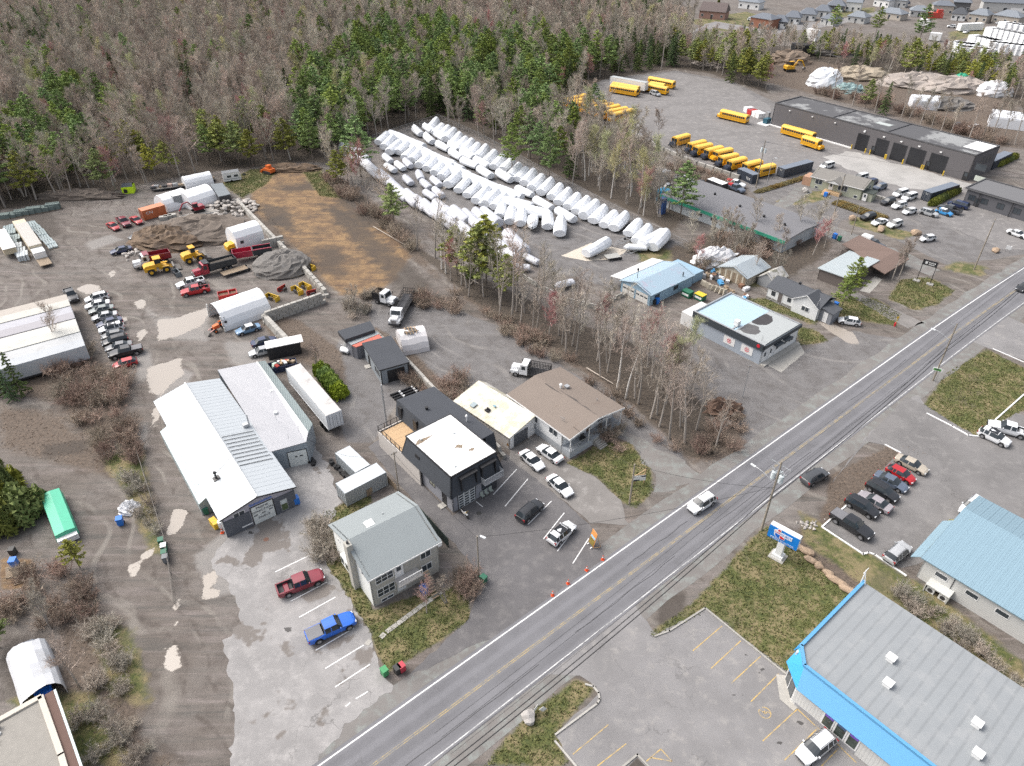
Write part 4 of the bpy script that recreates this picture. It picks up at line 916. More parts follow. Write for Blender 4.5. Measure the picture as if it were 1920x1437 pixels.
# --- blue gable garage beside the boat yard
b=House('blue_garage','pale blue garage with light blue gable roof and two white doors','garage',(1165,526),(1220.6,553.5),(1257,499),2.6,ang=TOWN-R(90),W=13.5);L,W=b.L,b.W
BLW=ribbed('blue_siding',(.27,.40,.50),.25,2,.6,.05,.08,depth=.3,dark=.85);BLR=ribbed('faded_blue_roofing',(.36,.47,.55),.3,0,.45,.15,.06,dirt=(.42,.38,.46),dlo=.52,dhi=.7,depth=.2,dark=.92)
b.walls(2.7,BLW,'FB',3.9);b.gable_y(2.7,3.9,BLR,over=.3)
for u in(.55,L*.52):b.overhead('F',u,L*.40,2.2,M('worn_white_door',(.62,.61,.58),.6,0,.1),4,BLW,glassrow=[2],lites=3)
for u in(1.3,7.2):b.window('R',u,1.1,1.5,.9,2,DARK)
MB().prism([(-.3,.3,2.75),(-.3,W+.2,2.75),(-3.4,W+.2,2.15),(-3.4,.3,2.15)],(0,0,-.12)).build('lean_to_roof',M('white_lean_to',(.66,.66,.65),.6),b.t)
k=MB()
for y in(.5,W*.5,W):k.span((-3.3,y-.06,0),(-3.18,y+.06,2.05))
k.build('lean_to_post',WOOD,b.t)
MB().span((.6,W+.02,0),(L-.5,W+4.2,2.1)).build('rear_shed',BLW,b.t)
MB().tube((2.5,W*.15,3.2),(2.5,W*.15,5.2),.06,.06,6).tube((2.5,W*.15,5.2),(2.5,W*.15,5.7),.2,.2,8).build('stove_pipe',BLACK,b.t)
MB().tube((L-.7,W*.8,3.0),(L-.7,W*.8,3.9),.12,.12,6).build('roof_pipe',BLACK,b.t)
# --- flat roofed shop with dark fascia
b=House('flat_roof_shop','flat roofed shop with dark fascia band and half blue half grey roof','shop',(1433,648),(1501,607),(1303,583.5),4.2);L,W=b.L,b.W
BG=M('blue_grey_render',(.33,.37,.42),.8,0,.05);FAS=M('dark_fascia',(.045,.055,.065),.5,0,.08)
b.walls(4.0,{'F':SIDING_W,'L':BG,'R':BG,'B':BG})
b.flat(4.0,M('pale_grey_membrane',(.34,.36,.36),.8,0,.07),name='roof')
MB().span((.3,W*.42,4.0),(L-.3,W-.3,4.02)).build('roof_covering',M('light_blue_membrane',(.36,.48,.56),.6,0,.04),b.t)
tar=M('black_patch',(.045,.042,.045),.9,0,.2)
def blob(cx,cy,rx,ry,z,mat,par,name='roof_stain',n=16,j=.12):
 pts=[Vector((cx+rx*math.cos(t)*rnd.uniform(1-j,1+j),cy+ry*math.sin(t)*rnd.uniform(1-j,1+j),0))for t in np.linspace(0,2*math.pi,n,endpoint=False)]
 o=sheet(name,pts,z,mat,.03,.3);o.parent=par;return o
blob(L*.66,W*.36,2.5,1.6,4.008,tar,b.t);blob(L*.26,W*.33,1.9,1.9,4.008,M('grey_patch',(.10,.098,.10),.9,0,.3),b.t)
k=MB();b.slabw(k,'L',-.3,W+.1,3.0,4.35,.0,.3);b.slabw(k,'F',-.3,L+.3,3.35,4.1,.0,.3);k.build('fascia',FAS,b.t)
k=MB();b.slabw(k,'L',-.3,W+.1,4.35,4.42,-.02,.32);b.slabw(k,'B',0,L,4.0,4.3,-.2,.05);b.slabw(k,'R',0,W,4.0,4.2,-.2,.05);k.build('parapet_trim',STEEL,b.t)
for j,u in enumerate((W*.12,W*.37)):
 o=MB();b.slabw(o,'L',u,u+2.4,.95,2.55,.0,.06);o=o.build('sign_panel',WHITE,b.t)
 cxx=u+1.2;kk=MB()
 for q in range(14):
  a0,a1=q*2*math.pi/14,(q+1)*2*math.pi/14;kk.tube((-.07,cxx+.42*math.cos(a0),1.75+.42*math.sin(a0)),(-.07,cxx+.42*math.cos(a1),1.75+.42*math.sin(a1)),.045,.045,4)
 kk.tube((-.07,cxx-.2,1.5),(-.07,cxx+.2,2.0),.05,.05,4).tube((-.07,cxx+.2,1.5),(-.07,cxx-.2,2.0),.05,.05,4);kk.build('red_emblem',RED,o)
kk=MB().tube((-.3,.9,3.75),(-.36,.9,3.75),.33,.33,16);kk.build('round_sign',RED,b.t)
for u,wd in((.5,1.1),(2.4,.9),(4.2,1.3),(7.0,.95)):b.door('F',u,wd,2.1,WHITE,.35,.5)
b.window('F',8.6,1.2,1.5,1.1,2,TRIM)
for u in(3.4,6.2):k=MB();b.slabw(k,'F',u,u+2.2,2.75,2.95,.0,.9);k.build('door_canopy',FAS,b.t)
k=MB();b.slabw(k,'F',0,L,0,.3,.02,1.0);k.build('step',CONC,b.t)
o=MB().box((2.0,W*.47,4.7),(.9,.9,1.0)).build('rooftop_unit',WHITE,b.t);MB().span((.1,W*.45,4.1),(2.2,W*.47,4.16)).span((1.2,W*.40,4.05),(2.8,W*.42,4.12)).build('duct',STEEL,b.t)
k=MB()
for q in range(3):k.tube((.9+.2*q,1.2,4.1),(.9+.2*q,1.2,5.4-.3*q),.02,.02,4)
k.build('antenna',STEEL,b.t)
MB().span((.3,W+.05,0),(L*.55,W+3.0,2.7)).build('rear_lean_to',M('white_lean_to',(.66,.66,.65)),b.t)
# --- small grey garage of the contractor's yard with the containers built against it
b=House('small_garage','small grey garage with dark shingle roof and black door','garage',(712.5,692.7),(765,678),(667,649),3.25);L,W=b.L,b.W
GB=M('blue_grey_siding',(.24,.265,.285),.8,0,.05)
b.walls(3.05,GB);
b.slope((-.2,-.2,3.15),0,R(1.5),L+.4,W+.4,DSH,th=.2)
b.fascia(3.2,BLACK,.18,.2);b.overhead('F',1.3,L-2.2,2.35,BLACK,5,BLACK);b.window('L',.8,1.1,2.3,1.0,1,BLACK);b.door('L',W*.66,.95,2.1,BLACK,.05,frame=BLACK)
k=MB();b.slabw(k,'F',-.02,.14,0,3.1,.0,.05);b.slabw(k,'F',L-.14,L+.02,0,3.1,.0,.05);k.build('corner_board',BLACK,b.t)
MB().span((-1.0,W*.64,0),(-.02,W*.64+1.1,.14)).build('door_step',CONC,b.t)
sg=b
# --- white bungalow with dark roof
b=House('white_house','small white clapboard house with dark shingle roof and side gable','house',(1441,537),(1531,573),(1500,505),2.9,ang=TOWN-R(90));L=11.5;b.L=L;b.W=6.0;W=6.0
b.walls(2.9,SIDING_W,th=.15);b.walls(.7,M('stone_base',(.42,.40,.37),.9,0,.2,4),th=.1,sides='F')
b.gable_x(2.9,4.3,MANS if False else shingle('charcoal_shingle',(.075,.08,.09),.25),over=.3)
CH=shingle('charcoal_shingle',(.075,.08,.09))
gw=5.4
k=MB().prism([(L-gw,-.35,0),(L,-.35,0),(L,-.35,2.9),(L-gw/2,-.35,4.6),(L-gw,-.35,2.9)],(0,.3,0));k.build('gable_wall',SIDING_W,b.t)
for sx,sg2 in((L-gw-.25,1),(L+.25,-1)):
 k=MB().prism([(sx,-.65,2.78),(L-gw/2,-.65,4.72),(L-gw/2,W*.6,4.72),(sx,W*.6,2.78)],(0,0,-.14));k.build('roof',CH,b.t)
 k=MB().prism([(sx,-.67,2.66),(L-gw/2,-.67,4.60),(L-gw/2,-.67,4.75),(sx,-.67,2.81)],(0,-.04,0));k.build('gable_trim',TRIM,b.t)
b.window('F',1.0,1.3,.9,1.0,2,DARK);b.window('F',4.7,1.4,.8,.9,2,DARK);b.door('F',2.6,.95,2.1,M('brown_steel_door',(.13,.115,.11)),.4)
k=MB().span((L-3.4,-.42,1.2),(L-1.7,-.36,2.2));o=k.build('window',TRIM,b.t);
for u in(L-3.3,L-2.5):MB().span((u,-.44,1.28),(u+.7,-.42,2.12)).build('pane',PANE,o)
pw=MB().span((L+.05,.6,0),(L+2.6,3.6,2.5)).build('porch',M('grey_porch',(.20,.21,.23),.8),b.t)
MB().prism([(L+.0,.3,2.9),(L+2.9,.3,2.45),(L+2.9,3.9,2.45),(L+.0,3.9,2.9)],(0,0,.1)).build('porch_roof',CH,pw);MB().span((L+.9,.55,.1),(L+1.8,.6,2.2)).build('door',WHITE,pw)
MB().tube((L-.6,-.2,2.8),(L-.2,-.2,5.0),.03).build('mast',TRIM,b.t);b.vent(L*.42,W*.55,4.2,.4,.35,BLACK)
# --- small outbuildings behind
b=House('silver_shed','weathered shed with dull silver gable roof and pale board walls','shed',(1350,499),(1394,515),(1427,496),2.4,ang=TOWN-R(90));
TIN=ribbed('silver_tin',(.42,.47,.50),.4,0,.5,.3,.12,dirt=(.36,.22,.14),dlo=.66,dhi=.74,depth=.3)
b.L,b.W=7.0,8.0;b.walls(2.4,M('bare_boards',(.40,.36,.29),.9,0,.2,3),'FB',3.7);b.gable_y(2.4,3.7,TIN,over=.35)
for j in range(14):MB().span((.1+j*.48,-.06,.05),(.5+j*.48,-.01,2.3)).build('board',WOOD if j%3 else M('pale_board',(.5,.45,.36),.9,0,.2),b.t)
b=House('barn_shed','little grey barn shaped shed with mottled white roof','shed',(1422,517),(1447,527),(1460,500),2.0,ang=TOWN-R(90));b.L,b.W=4.0,5.0
b.walls(1.9,M('grey_boards',(.25,.26,.27),.9,0,.1),'FB',3.5)
b.gable_y(1.9,3.4,M('mottled_roof',(.52,.50,.47),.8,0,.1,2,dirt=(.24,.23,.18),dscale=.8,dlo=.48,dhi=.56),over=.2)
b=House('old_house','low house with pale tin roof and brown shingle half behind the pine','house',(1538.6,500),(1571.7,512.5),(1563,473),3.0,ang=TOWN-R(90));b.L,b.W=6.2,12.5
b.walls(2.6,M('dark_brown_wall',(.13,.11,.10),.9),'FB',2.7)
b.slope((-.4,b.W+.4,2.65),-R(90),R(2),b.W+.8,b.L+.8,ribbed('pale_tin',(.46,.51,.52),.4,1,.5,.3,.1,dirt=(.5,.5,.48),depth=.3),th=.15)
MB().prism([(b.L+.3,b.W-3,2.7),(b.L+.3,b.W+8,2.7),(-2.5,b.W+8,3.4),(-2.5,b.W+.5,3.4),(.5,b.W+.5,2.9)],(0,0,-.15)).build('shingle_roof',shingle('brown_shingle',(.17,.12,.10),.2),b.t)
MB().prism([(b.L+.3,b.W-3,2.7),(b.L+.3,b.W+8,2.7),(b.L+3.6,b.W+8,2.0),(b.L+3.6,b.W-3,2.0)],(0,0,-.15)).build('shingle_roof',shingle('brown_shingle',(.17,.12,.10)),b.t)
MB().span((-2.3,b.W+.6,0),(b.L+3.2,b.W+7.8,2.1)).build('wall',M('dark_brown_wall',(.13,.11,.10)),b.t)
# --- green trimmed workshop in the trees
b=House('green_trim_workshop','long workshop with dark grey gravel roof and green eaves band','workshop',(1244,364),(1352,420),(1266,341.5),3.4,ang=TOWN-R(90));b.L=36;W=15.0;b.W=W
CINDER=M('pale_block_wall',(.47,.50,.51),.9,0,.1,1)
b.walls(3.2,CINDER);b.slope((-.6,-.7,3.3),0,R(4),37.2,W/2+.7,shingle('grey_gravel_roof',(.165,.165,.175),.14),th=.2);b.slope((36.6,W+.7,3.3),math.pi,R(4),37.2,W/2+.7,shingle('grey_gravel_roof',(.165,.165,.175)),th=.2)
MB().span((-.62,-.76,2.55),(36.6,-.7,3.36)).build('green_fascia',M('green_band',(.04,.31,.20),.6,0,.08),b.t)
for u in(11,15.5,20,25,30):b.window('F',u,1.3,1.8,.7,1,M('brown_frame',(.14,.10,.08)))
for q in((9.5,9.0),(18.5,7.2),(26,6.4),(32,6)):MB().tube((q[0],q[1],3.7),(q[0],q[1],4.3),.3,.3,8).build('roof_vent',BLACK,b.t)
gt=b
# --- olive bungalow
b=House('olive_bungalow','olive green bungalow with grey brown roof, white trim and small porch','house',(1523,330),(1592,352),(1530,322),3.2,ang=TOWN-R(83));b.L,b.W=14.0,8.5;L,W=b.L,b.W
OLV=ribbed('olive_siding',(.36,.375,.29),.3,2,.7,0,.05,depth=.2,dark=.88);TAU=shingle('taupe_shingle',(.20,.19,.175),.12)
b.walls(3.1,OLV,'LR',4.6);b.gable_x(3.1,4.6,TAU,over=.4);b.fascia(3.15,TRIM,.4,.2,'F')
k=MB().prism([(4.2,-1.6,3.0),(6.6,-1.6,4.0),(9.0,-1.6,3.0)],(0,.1,0));k.build('gable_trim',TRIM,b.t)
for sx in(4.0,9.2):MB().prism([(sx,-1.75,2.98),(6.6,-1.75,4.1),(6.6,2.5,4.1),(sx,2.5,2.98)],(0,0,-.14)).build('roof',TAU,b.t)
b.window('F',1.2,1.3,2.0,1.4,2,cross=False);b.window('F',1.4,.1,1.0,.7,1);b.window('F',7.6,1.2,2.6,1.5,3);b.door('F',5.2,1.0,2.1,WHITE,.75,.6)
b.window('R',1.2,1.6,.8,.8,1);b.window('R',5.0,1.6,1.2,1.0,1);b.window('F',L-1.8,.2,1.0,.8,1)
k=MB().span((4.4,-1.7,.0),(9.0,-.02,.7));k.build('porch',NEWWOOD,b.t)
k=MB()
for j in range(5):k.span((4.6,-2.0-j*.3,0),(6.4,-1.7-j*.3,.65-j*.13))
k.build('stairs',NEWWOOD,b.t)
MB().span((L+.05,.4,0),(L+2.8,3.4,2.2)).build('entry_shed',OLV,b.t);MB().span((L-.05,.2,2.2),(L+3.0,3.6,2.34)).build('entry_roof',shingle('black_roll_roof',(.05,.06,.055),.1),b.t);b.door('F',L+.6,.9,1.9,WHITE,.1,.5)
MB().span((-2.6,.5,0),(-.05,4.5,2.4)).build('wood_annex',M('cedar_boards',(.40,.24,.16),.8,0,.12),b.t)
# --- bus garage
b=House('bus_garage','long dark brick bus garage with flat grey roof and row of black doors','garage',(1453.5,194),(1830,293),(1500,181.5),7.2);L,W=b.L,b.W
DBK=ribbed('charcoal_brick',(.125,.118,.122),.3,2,.85,0,.06,depth=.3,dark=.85)
b.walls(7.2,DBK,th=.3)
RG=M('grey_bus_roof',(.25,.255,.255),.9,0,.1,.3,dirt=(.085,.085,.09),dscale=.055,dlo=.47,dhi=.54)
b.flat(7.2,RG,M('dark_parapet',(.08,.08,.085),.6),up=.3,cap=.3)
for fx in(.32,.60):MB().span((L*fx,.4,7.2),(L*fx+.3,W-.4,7.4)).build('roof_joint',DARK,b.t)
MB().span((L*.80,W*.45,7.2),(L*.80+.02,W*.45+.02,7.21)).build('roof_drain',DARK,b.t)
MB().span((L-6.2,W-9.0,7.21),(L-.5,W-.5,7.25)).build('white_roof_patch',WHITE,b.t);MB().span((L*.49,W*.45,7.21),(L*.56,W*.62,7.24)).build('roof_patch',M('pale_patch',(.40,.43,.42),.8),b.t)
BKD=M('black_garage_door',(.022,.023,.027),.35,0,.25,.5)
def at_u(px,py,z=0):return((Matrix.Translation(b.o)@Matrix.Rotation(b.a,4,'Z')).inverted()@G(px,py,z)).x
us=[(at_u(1604,279),at_u(1626,284)),(at_u(1640,288.5),at_u(1664,294)),(at_u(1671,297),at_u(1696,304)),(at_u(1703,305.5),at_u(1732,313.5)),(at_u(1743,316),at_u(1773,325))]
for u0,u1 in us:
 b.overhead('F',u0,u1-u0,4.9,BKD,6,DARK,z=.05)
 for u in(u0-.55,u1+.55):
  P=Matrix.Translation(b.o)@Matrix.Rotation(b.a,4,'Z')@Vector((u,-1.0,0))
  o=MB().tube((0,0,0),(0,0,1.35),.17,.17,10).tube((0,0,1.35),(0,0,1.45),.17,.06,10).build('bollard',M('safety_yellow',(.62,.42,.03),.5),None,40,(P.x,P.y,0));tag(o,'yellow steel bollard beside a black bus garage door','bollard','yellow bollards at the bus garage doors')
 MB().span(b.wp('F',(u0+u1)/2-.3,5.7),b.wp('F',(u0+u1)/2+.3,6.0,.35)).build('wall_lamp',TRIM,b.t)
for u in(us[0][1]+1.8,us[3][1]+1.0,us[4][1]+5.5):b.door('F',u,1.3,2.3,BLACK,.1,.5,frame=BLACK)
b.window('F',us[4][1]+7.6,3.7,3.0,1.9,1,DARK);
k=MB();b.slabw(k,'F',us[4][1]+8.6,us[4][1]+11.4,.9,2.3,.0,.1);k.build('notice_panel',M('pale_notice',(.50,.54,.48),.6),b.t)
for u in(L*.09,L*.22,L*.345,L*.50):MB().span(b.wp('F',u,6.0),b.wp('F',u+.5,6.25,.3)).build('wall_lamp',TRIM,b.t)
for j in range(4):b.window('R',W*.35+j*1.9,3.6,1.0,2.2,1,DARK)
k=MB();b.slabw(k,'F',0,us[0][0]-1,0,.3,0,.6);k.build('kerb',TRIM,b.t)
bg_=b
b=House('bus_office','low dark flat roofed office wing at the end of the bus garage','office',(1816,352),(1892,374),(1846,330),4.2);b.L,b.W=16.0,10.0
b.walls(4.0,M('charcoal_panel',(.10,.10,.11),.8,0,.05));b.flat(4.05,M('dark_grey_membrane',(.14,.14,.145),.9,0,.06),M('dark_parapet',(.08,.08,.085)),over=.5,up=.25)
for u in(.8,4.0,8,12):b.window('F',u,1.2,1.8,1.5,2,DARK)
b.door('F',2.7,1.1,2.2,DARK,.05,.6,frame=DARK)
for u in(3.4,11.5):k=MB();b.slabw(k,'F',u,u+.14,0,4.0,.3,.44);k.build('post',BLACK,b.t)
MB().span((16.02,1,0),(26,12,3.3)).build('side_wing',M('charcoal_panel',(.10,.10,.11)),b.t)
# --- flat roofed building in the lower left corner
h=4.2
P=[G(-60,1384,h),G(77,1308,h),G(115,1416,h),G(140,1500,h),G(-60,1560,h)]
o0=P[1]
b=thing('flat_roof_house','flat roofed house with pale parapet in the lower left corner','house',(o0.x,o0.y,0),0)
q=[p-Vector((o0.x,o0.y,0))for p in P]
MB().prism(q,(0,0,-.3)).build('roof',M('mottled_flat_roof',(.265,.25,.225),.9,0,.14,1.2,dirt=(.15,.14,.125),dscale=.35,dlo=.58,dhi=.72),b)
MB().prism([(p.x,p.y,h-.3)for p in q],(0,0,-h+.3)).build('wall',M('cream_wall',(.5,.48,.44),.8),b)
k=MB()
for a,c in zip(q[:4],q[1:4]):
 dlt=c-a;k.box(((a.x+c.x)/2,(a.y+c.y)/2,h+.1),(dlt.xy.length+.2,.55,.22),math.atan2(dlt.y,dlt.x))
k.build('parapet',M('cream_parapet',(.52,.48,.42),.85,0,.06),b)
a,c=q[1],q[3];dlt=(c-a);ang=math.atan2(dlt.y,dlt.x);off=Vector((math.sin(-ang),math.cos(-ang),0))
off=Vector((-math.sin(ang),math.cos(ang),0))
MB().box(((a.x+c.x)/2+off.x*.72,(a.y+c.y)/2+off.y*.72,h-.12),(dlt.xy.length+.2,.8,.2),ang).build('brown_eave',M('red_brown_eave',(.12,.07,.055),.8),b)
MB().box(((a.x+c.x)/2+off.x*1.25,(a.y+c.y)/2+off.y*1.25,h-.2),(dlt.xy.length+.2,.22,.3),ang).build('gutter',M('mint_gutter',(.58,.66,.64),.5),b)
MB().box((-2.6,-3.2,h+.3),(.35,.35,.6)).box((-2.6,-3.2,h+.65),(.5,.5,.1)).build('roof_vent',STEEL,b);MB().box((-2.2,-3.8,h+.1),(.6,.3,.2)).build('roof_vent',WHITE,b)
# ------------------------------------------------------------ vehicles
CARS={'sedan':(4.75,1.80,1.43,0.92,1.10,0.35,-0.95,-1.60,0.86,0.96,-1.38,1.42,.33),'hatch':(4.15,1.76,1.48,0.94,1.05,0.35,-1.35,-1.95,0.90,0.98,-1.30,1.28,.32),'suv':(4.60,1.86,1.66,1.05,1.15,0.45,-1.75,-2.18,1.02,1.06,-1.36,1.40,.36),'van':(5.10,1.98,1.76,1.08,1.65,0.75,-2.15,-2.50,1.02,1.08,-1.50,1.58,.35),'pickup':(5.85,2.00,1.90,1.22,1.20,0.60,-0.85,-1.00,1.14,1.20,-1.75,1.90,.41),}
def car_parts(kind):
 L,W,roof,belt,cowl,wst,rwt,rwb,hood,tail,rx,fx,r=CARS[kind]
 h=L/2;gz=.24 if kind!='pickup' else .34
 pk=kind=='pickup'
 arch=[]
 for c in(rx,fx):arch+=[(c-r-.13,gz),(c-r-.02,gz+.24),(c-r*.6,r*2+.05),(c+r*.6,r*2+.05),(c+r+.02,gz+.24),(c+r+.13,gz)]
 bx=[-h,-h+.12]+[a[0]for a in arch]+[h-.12,h];bz=[gz+.22,gz+.05]+[a[1]for a in arch]+[gz+.02,gz+.15]
 tx=[-h,-h+.08,rwb,rwt,wst,cowl,h-.35,h-.06,h];tz=[tail-.16,tail,tail+.03 if not pk else tail,roof-.03,roof,hood+.06,hood-.06,hood-.2,hood-.34]
 if pk:tz[1]=tail
 mid=(wst+rwt)/2
 if kind in('van','suv'):tx.insert(4,mid);tz.insert(4,roof+.02)
 lx=[-h,-h+.3,rwb,cowl,h-.5,h];lz=[tail-.2,tail-.08,belt,belt-.02,hood-.13,hood-.36]
 wx=[-h,-h+.15,-h+.6,h-.9,h-.25,h];ww=[W/2-.14,W/2-.05,W/2,W/2,W/2-.09,W/2-.28]
 cx=[-h,rwb,rwt,wst,cowl,h-.3,h];cw=[W/2-.2,W/2-.20,W/2-.28,W/2-.27,W/2-.16,W/2-.2,W/2-.36]
 if pk:cw[0]=W/2-.1;cw[1]=W/2-.1
 pill=[mid-.05,mid+.05]+([rwt+.30,rwt+.38]if kind in('suv','van','hatch')else[])
 xs=sorted(set([round(v,3)for v in bx+tx+lx+wx+cx+pill]))
 ring=[]
 for x in xs:
  b,t,l,w,c=(np.interp(x,u,v)for u,v in((bx,bz),(tx,tz),(lx,lz),(wx,ww),(cx,cw)))
  l=min(l,t-.03)
  b=min(b,l-.1)
  ring.append([(x,w*.9,b),(x,w,b+(l-b)*.35),(x,w*.985,l),(x,c,t-.045),(x,c*.55,t),(x,0,t+.012)])
 body,ws,rw,sg,bed=MB(),MB(),MB(),{1:MB(),-1:MB()},MB()
 P=lambda i,k,s:(ring[i][k][0],ring[i][k][1]*s,ring[i][k][2])
 for i in range(len(xs)-1):
  xm=(xs[i]+xs[i+1])/2
  for s in(1,-1):
   for k in range(5):
    f=[P(i,k,s),P(i+1,k,s),P(i+1,k+1,s),P(i,k+1,s)]
    if s>0:f=f[::-1]
    tgt=body
    if k==2 and rwb+.12<xm<cowl-.12 and not any(abs(xm-q)<.051 for q in(mid,rwt+.34 if len(pill)>2 else 99)):tgt=sg[s]
    elif k>=3 and wst<xm<cowl:tgt=ws
    elif k>=3 and rwb<xm<rwt:tgt=rw
    elif k>=3 and pk and-h+.12<xm<rwb-.08:continue
    tgt.face(f)
   f=[P(i,0,1),P(i+1,0,1),P(i+1,0,-1),P(i,0,-1)]
  body.face(f)
 for i,rev in((0,False),(len(xs)-1,True)):
  f=[P(i,k,1)for k in range(6)]+[P(i,k,-1)for k in range(4,-1,-1)]
  body.face(f if rev else f[::-1])
 if pk:
  x0,x1,wv,zt,zb=-h+.1,rwb-.06,W/2-.2,tail,tail-.48
  bed.face([(x0,-wv,zb),(x1,-wv,zb),(x1,wv,zb),(x0,wv,zb)])
  for q in([(x0,-wv,zb),(x0,-wv,zt),(x1,-wv,zt),(x1,-wv,zb)],[(x0,wv,zb),(x1,wv,zb),(x1,wv,zt),(x0,wv,zt)],[(x0,-wv,zb),(x0,wv,zb),(x0,wv,zt),(x0,-wv,zt)],[(x1,-wv,zb),(x1,-wv,zt),(x1,wv,zt),(x1,wv,zb)]):bed.face(q)
  for s in(1,-1):body.box(((x0+x1)/2,s*(W/2-.15),tail-.02),(x1-x0+.1,.14,.06))
  body.box((x0,0,tail-.02),(.1,W-.25,.06))
 mx=cowl-.28
 for s in(1,-1):body.box((mx,s*(W/2+.06),belt+.06),(.13,.2,.14))
 fr,rb,rl=MB(),MB(),None
 if kind in('suv','van'):rl=MB().tube((rwt+.1,0,roof+.06),(wst-.05,0,roof+.05),.025,.025,5)
 fr.box((h-.02,0,gz+.22),(.1,W*.62,.2));rb.box((-h+.01,0,gz+.2),(.06,W*.7,.16))
 if kind=='pickup':fr.box((h+.01,0,hood-.36),(.06,W*.55,.5))
 hl=MB().box((0,0,0),(.3,.34,.14));tl=MB().box((0,0,0),(.14,.3 if not pk else .16,.2 if kind!='suv' else .34))
 wh=MB().tube((0,-.1,0),(0,.1,0),r,r,16);rim=MB().tube((0,-.108,0),(0,.108,0),r*.64,r*.64,10)
 nm=kind
 return dict(body=body.mesh(nm+'_body',WHITE,38),ws=ws.mesh(nm+'_windscreen',GLASS),rw=rw.mesh(nm+'_rear_window',GLASS),s1=sg[1].mesh(nm+'_side_window',GLASS),s2=sg[-1].mesh(nm+'_side_window',GLASS),trim=fr.mesh(nm+'_grille',DARK),rb=rb.mesh(nm+'_bumper',DARK),rl=rl and rl.mesh(nm+'_roof_rail',DARK),hl=hl.mesh(nm+'_headlight',HEAD),tl=tl.mesh(nm+'_tail_light',TAIL),wheel=wh.mesh(nm+'_tyre',TYRE,50),rim=rim.mesh(nm+'_rim',RIM),bed=bed.mesh(nm+'_bed',M('bed_liner',(.05,.05,.052),.8))if pk else None,geo=(L,W,hood,tail,rx,fx,r,h,belt,roof,gz))
CARMESH={k:car_parts(k)for k in CARS}
COLS={'white':(.72,.73,.74),'black':(.018,.019,.022),'red':(.40,.015,.02),'maroon':(.20,.02,.035),'silver':(.40,.41,.42),'grey':(.16,.165,.17),'navy':(.022,.035,.09),'blue':(.01,.12,.55),'sky':(.05,.28,.60),'gold':(.42,.37,.30),'steelblue':(.14,.25,.38),'bluegrey':(.10,.125,.17),'mauve':(.30,.275,.29),'darkgrey':(.06,.063,.068),'greengrey':(.20,.225,.22)}
def car(kind,colour,f,r,label,name='parked_car',cat=None,group=None,z=.75,far=False,scale=1.0,roof=None,cover=None):
 A,B=G(*f,z),G(*r,z);c=(A+B)/2
 m=CARMESH[kind];L,W,hood,tail,rx,fx,rr,h,belt,rf,gz=m['geo']
 t=thing(name,label,cat or{'pickup':'pickup truck','van':'van','suv':'suv'}.get(kind,'car'),(c.x,c.y,.045),heading(B,A),group)
 t.scale=(scale,)*3
 P=paint(colour,COLS[colour])
 put('body',m['body'],t,mat=P)
 for nm,k in(('windscreen','ws'),('rear_window','rw'),('side_window','s1'),('side_window','s2')):put(nm,m[k],t)
 if m['bed']:put('cargo_bed',m['bed'],t)
 for x in(rx,fx):
  for s in(1,-1):
   w=put('wheel',m['wheel'],t,(x,s*(W/2-.1),rr-.01))
   if not far:put('rim',m['rim'],w)
 if not far:
  put('grille',m['trim'],t);put('rear_bumper',m['rb'],t)
  if m['rl']:
   for s in(1,-1):put('roof_rail',m['rl'],t,(0,s*(W/2-.34),0))
  for s in(1,-1):
   put('headlight',m['hl'],t,(h-.2,s*(W/2-.34),hood-.27));put('tail_light',m['tl'],t,(-h+.09,s*(W/2-(.2 if kind!='pickup' else .12)),tail-.2))
 if roof:MB().span((-1.0 if kind!='pickup' else-.7,-W/2+.3,rf-.03),(.35,W/2-.3,rf+.022)).build('roof_panel',roof,t)
 if cover:MB().span((-h+.1,-W/2+.16,tail),(-1.08,W/2-.16,tail+.07)).build('bed_cover',cover,t)
 return t
GC=M('grey_vinyl_cover',(.17,.17,.18),.7);BKR=M('black_roof',(.02,.021,.024),.2)
def Z(x0,y0,s):return lambda x,y:(x0+x/s,y0+y/s)
q=Z(0,520,6.843)
for kind,colr,f,r,lab in[('suv','white',(1095,300),(1385,225),'white suv at the head of the parked row nearest the puddle'),('sedan','white',(1115,372),(1380,318),'white sedan second in the yard row beside the white suv'),('sedan','greengrey',(1155,440),(1440,378),'greenish grey sedan third in the yard row'),('sedan','silver',(1178,528),(1500,460),'silver sedan in the yard row between grey and navy cars'),('sedan','navy',(1265,615),(1535,535),'dark navy sedan mid way along the yard row'),('suv','white',(1275,690),(1582,615),'white crossover lower down the yard row between dark cars'),('hatch','grey',(1298,770),(1590,705),'dark grey hatchback in the yard row below the white crossover'),('suv','black',(1335,850),(1610,775),'black crossover in the lower yard row'),('sedan','grey',(1380,912),(1660,850),'grey sedan tucked in the yard row before the black pickup'),('pickup','black',(1425,1000),(1795,915),'black pickup with closed bed near the lower end of the yard row'),('hatch','red',(1465,1140),(1735,1065),'small red hatchback closing the lower end of the yard row')]:
 car(kind,colr,q(*f),q(*r),lab,group='cars parked in the yard row',cover=GC if kind=='pickup' else None,roof=BKR if lab.startswith('white cross')else None)
car('pickup','black',q(955,300),q(865,165),'black pickup standing by the corner of the white trailers')
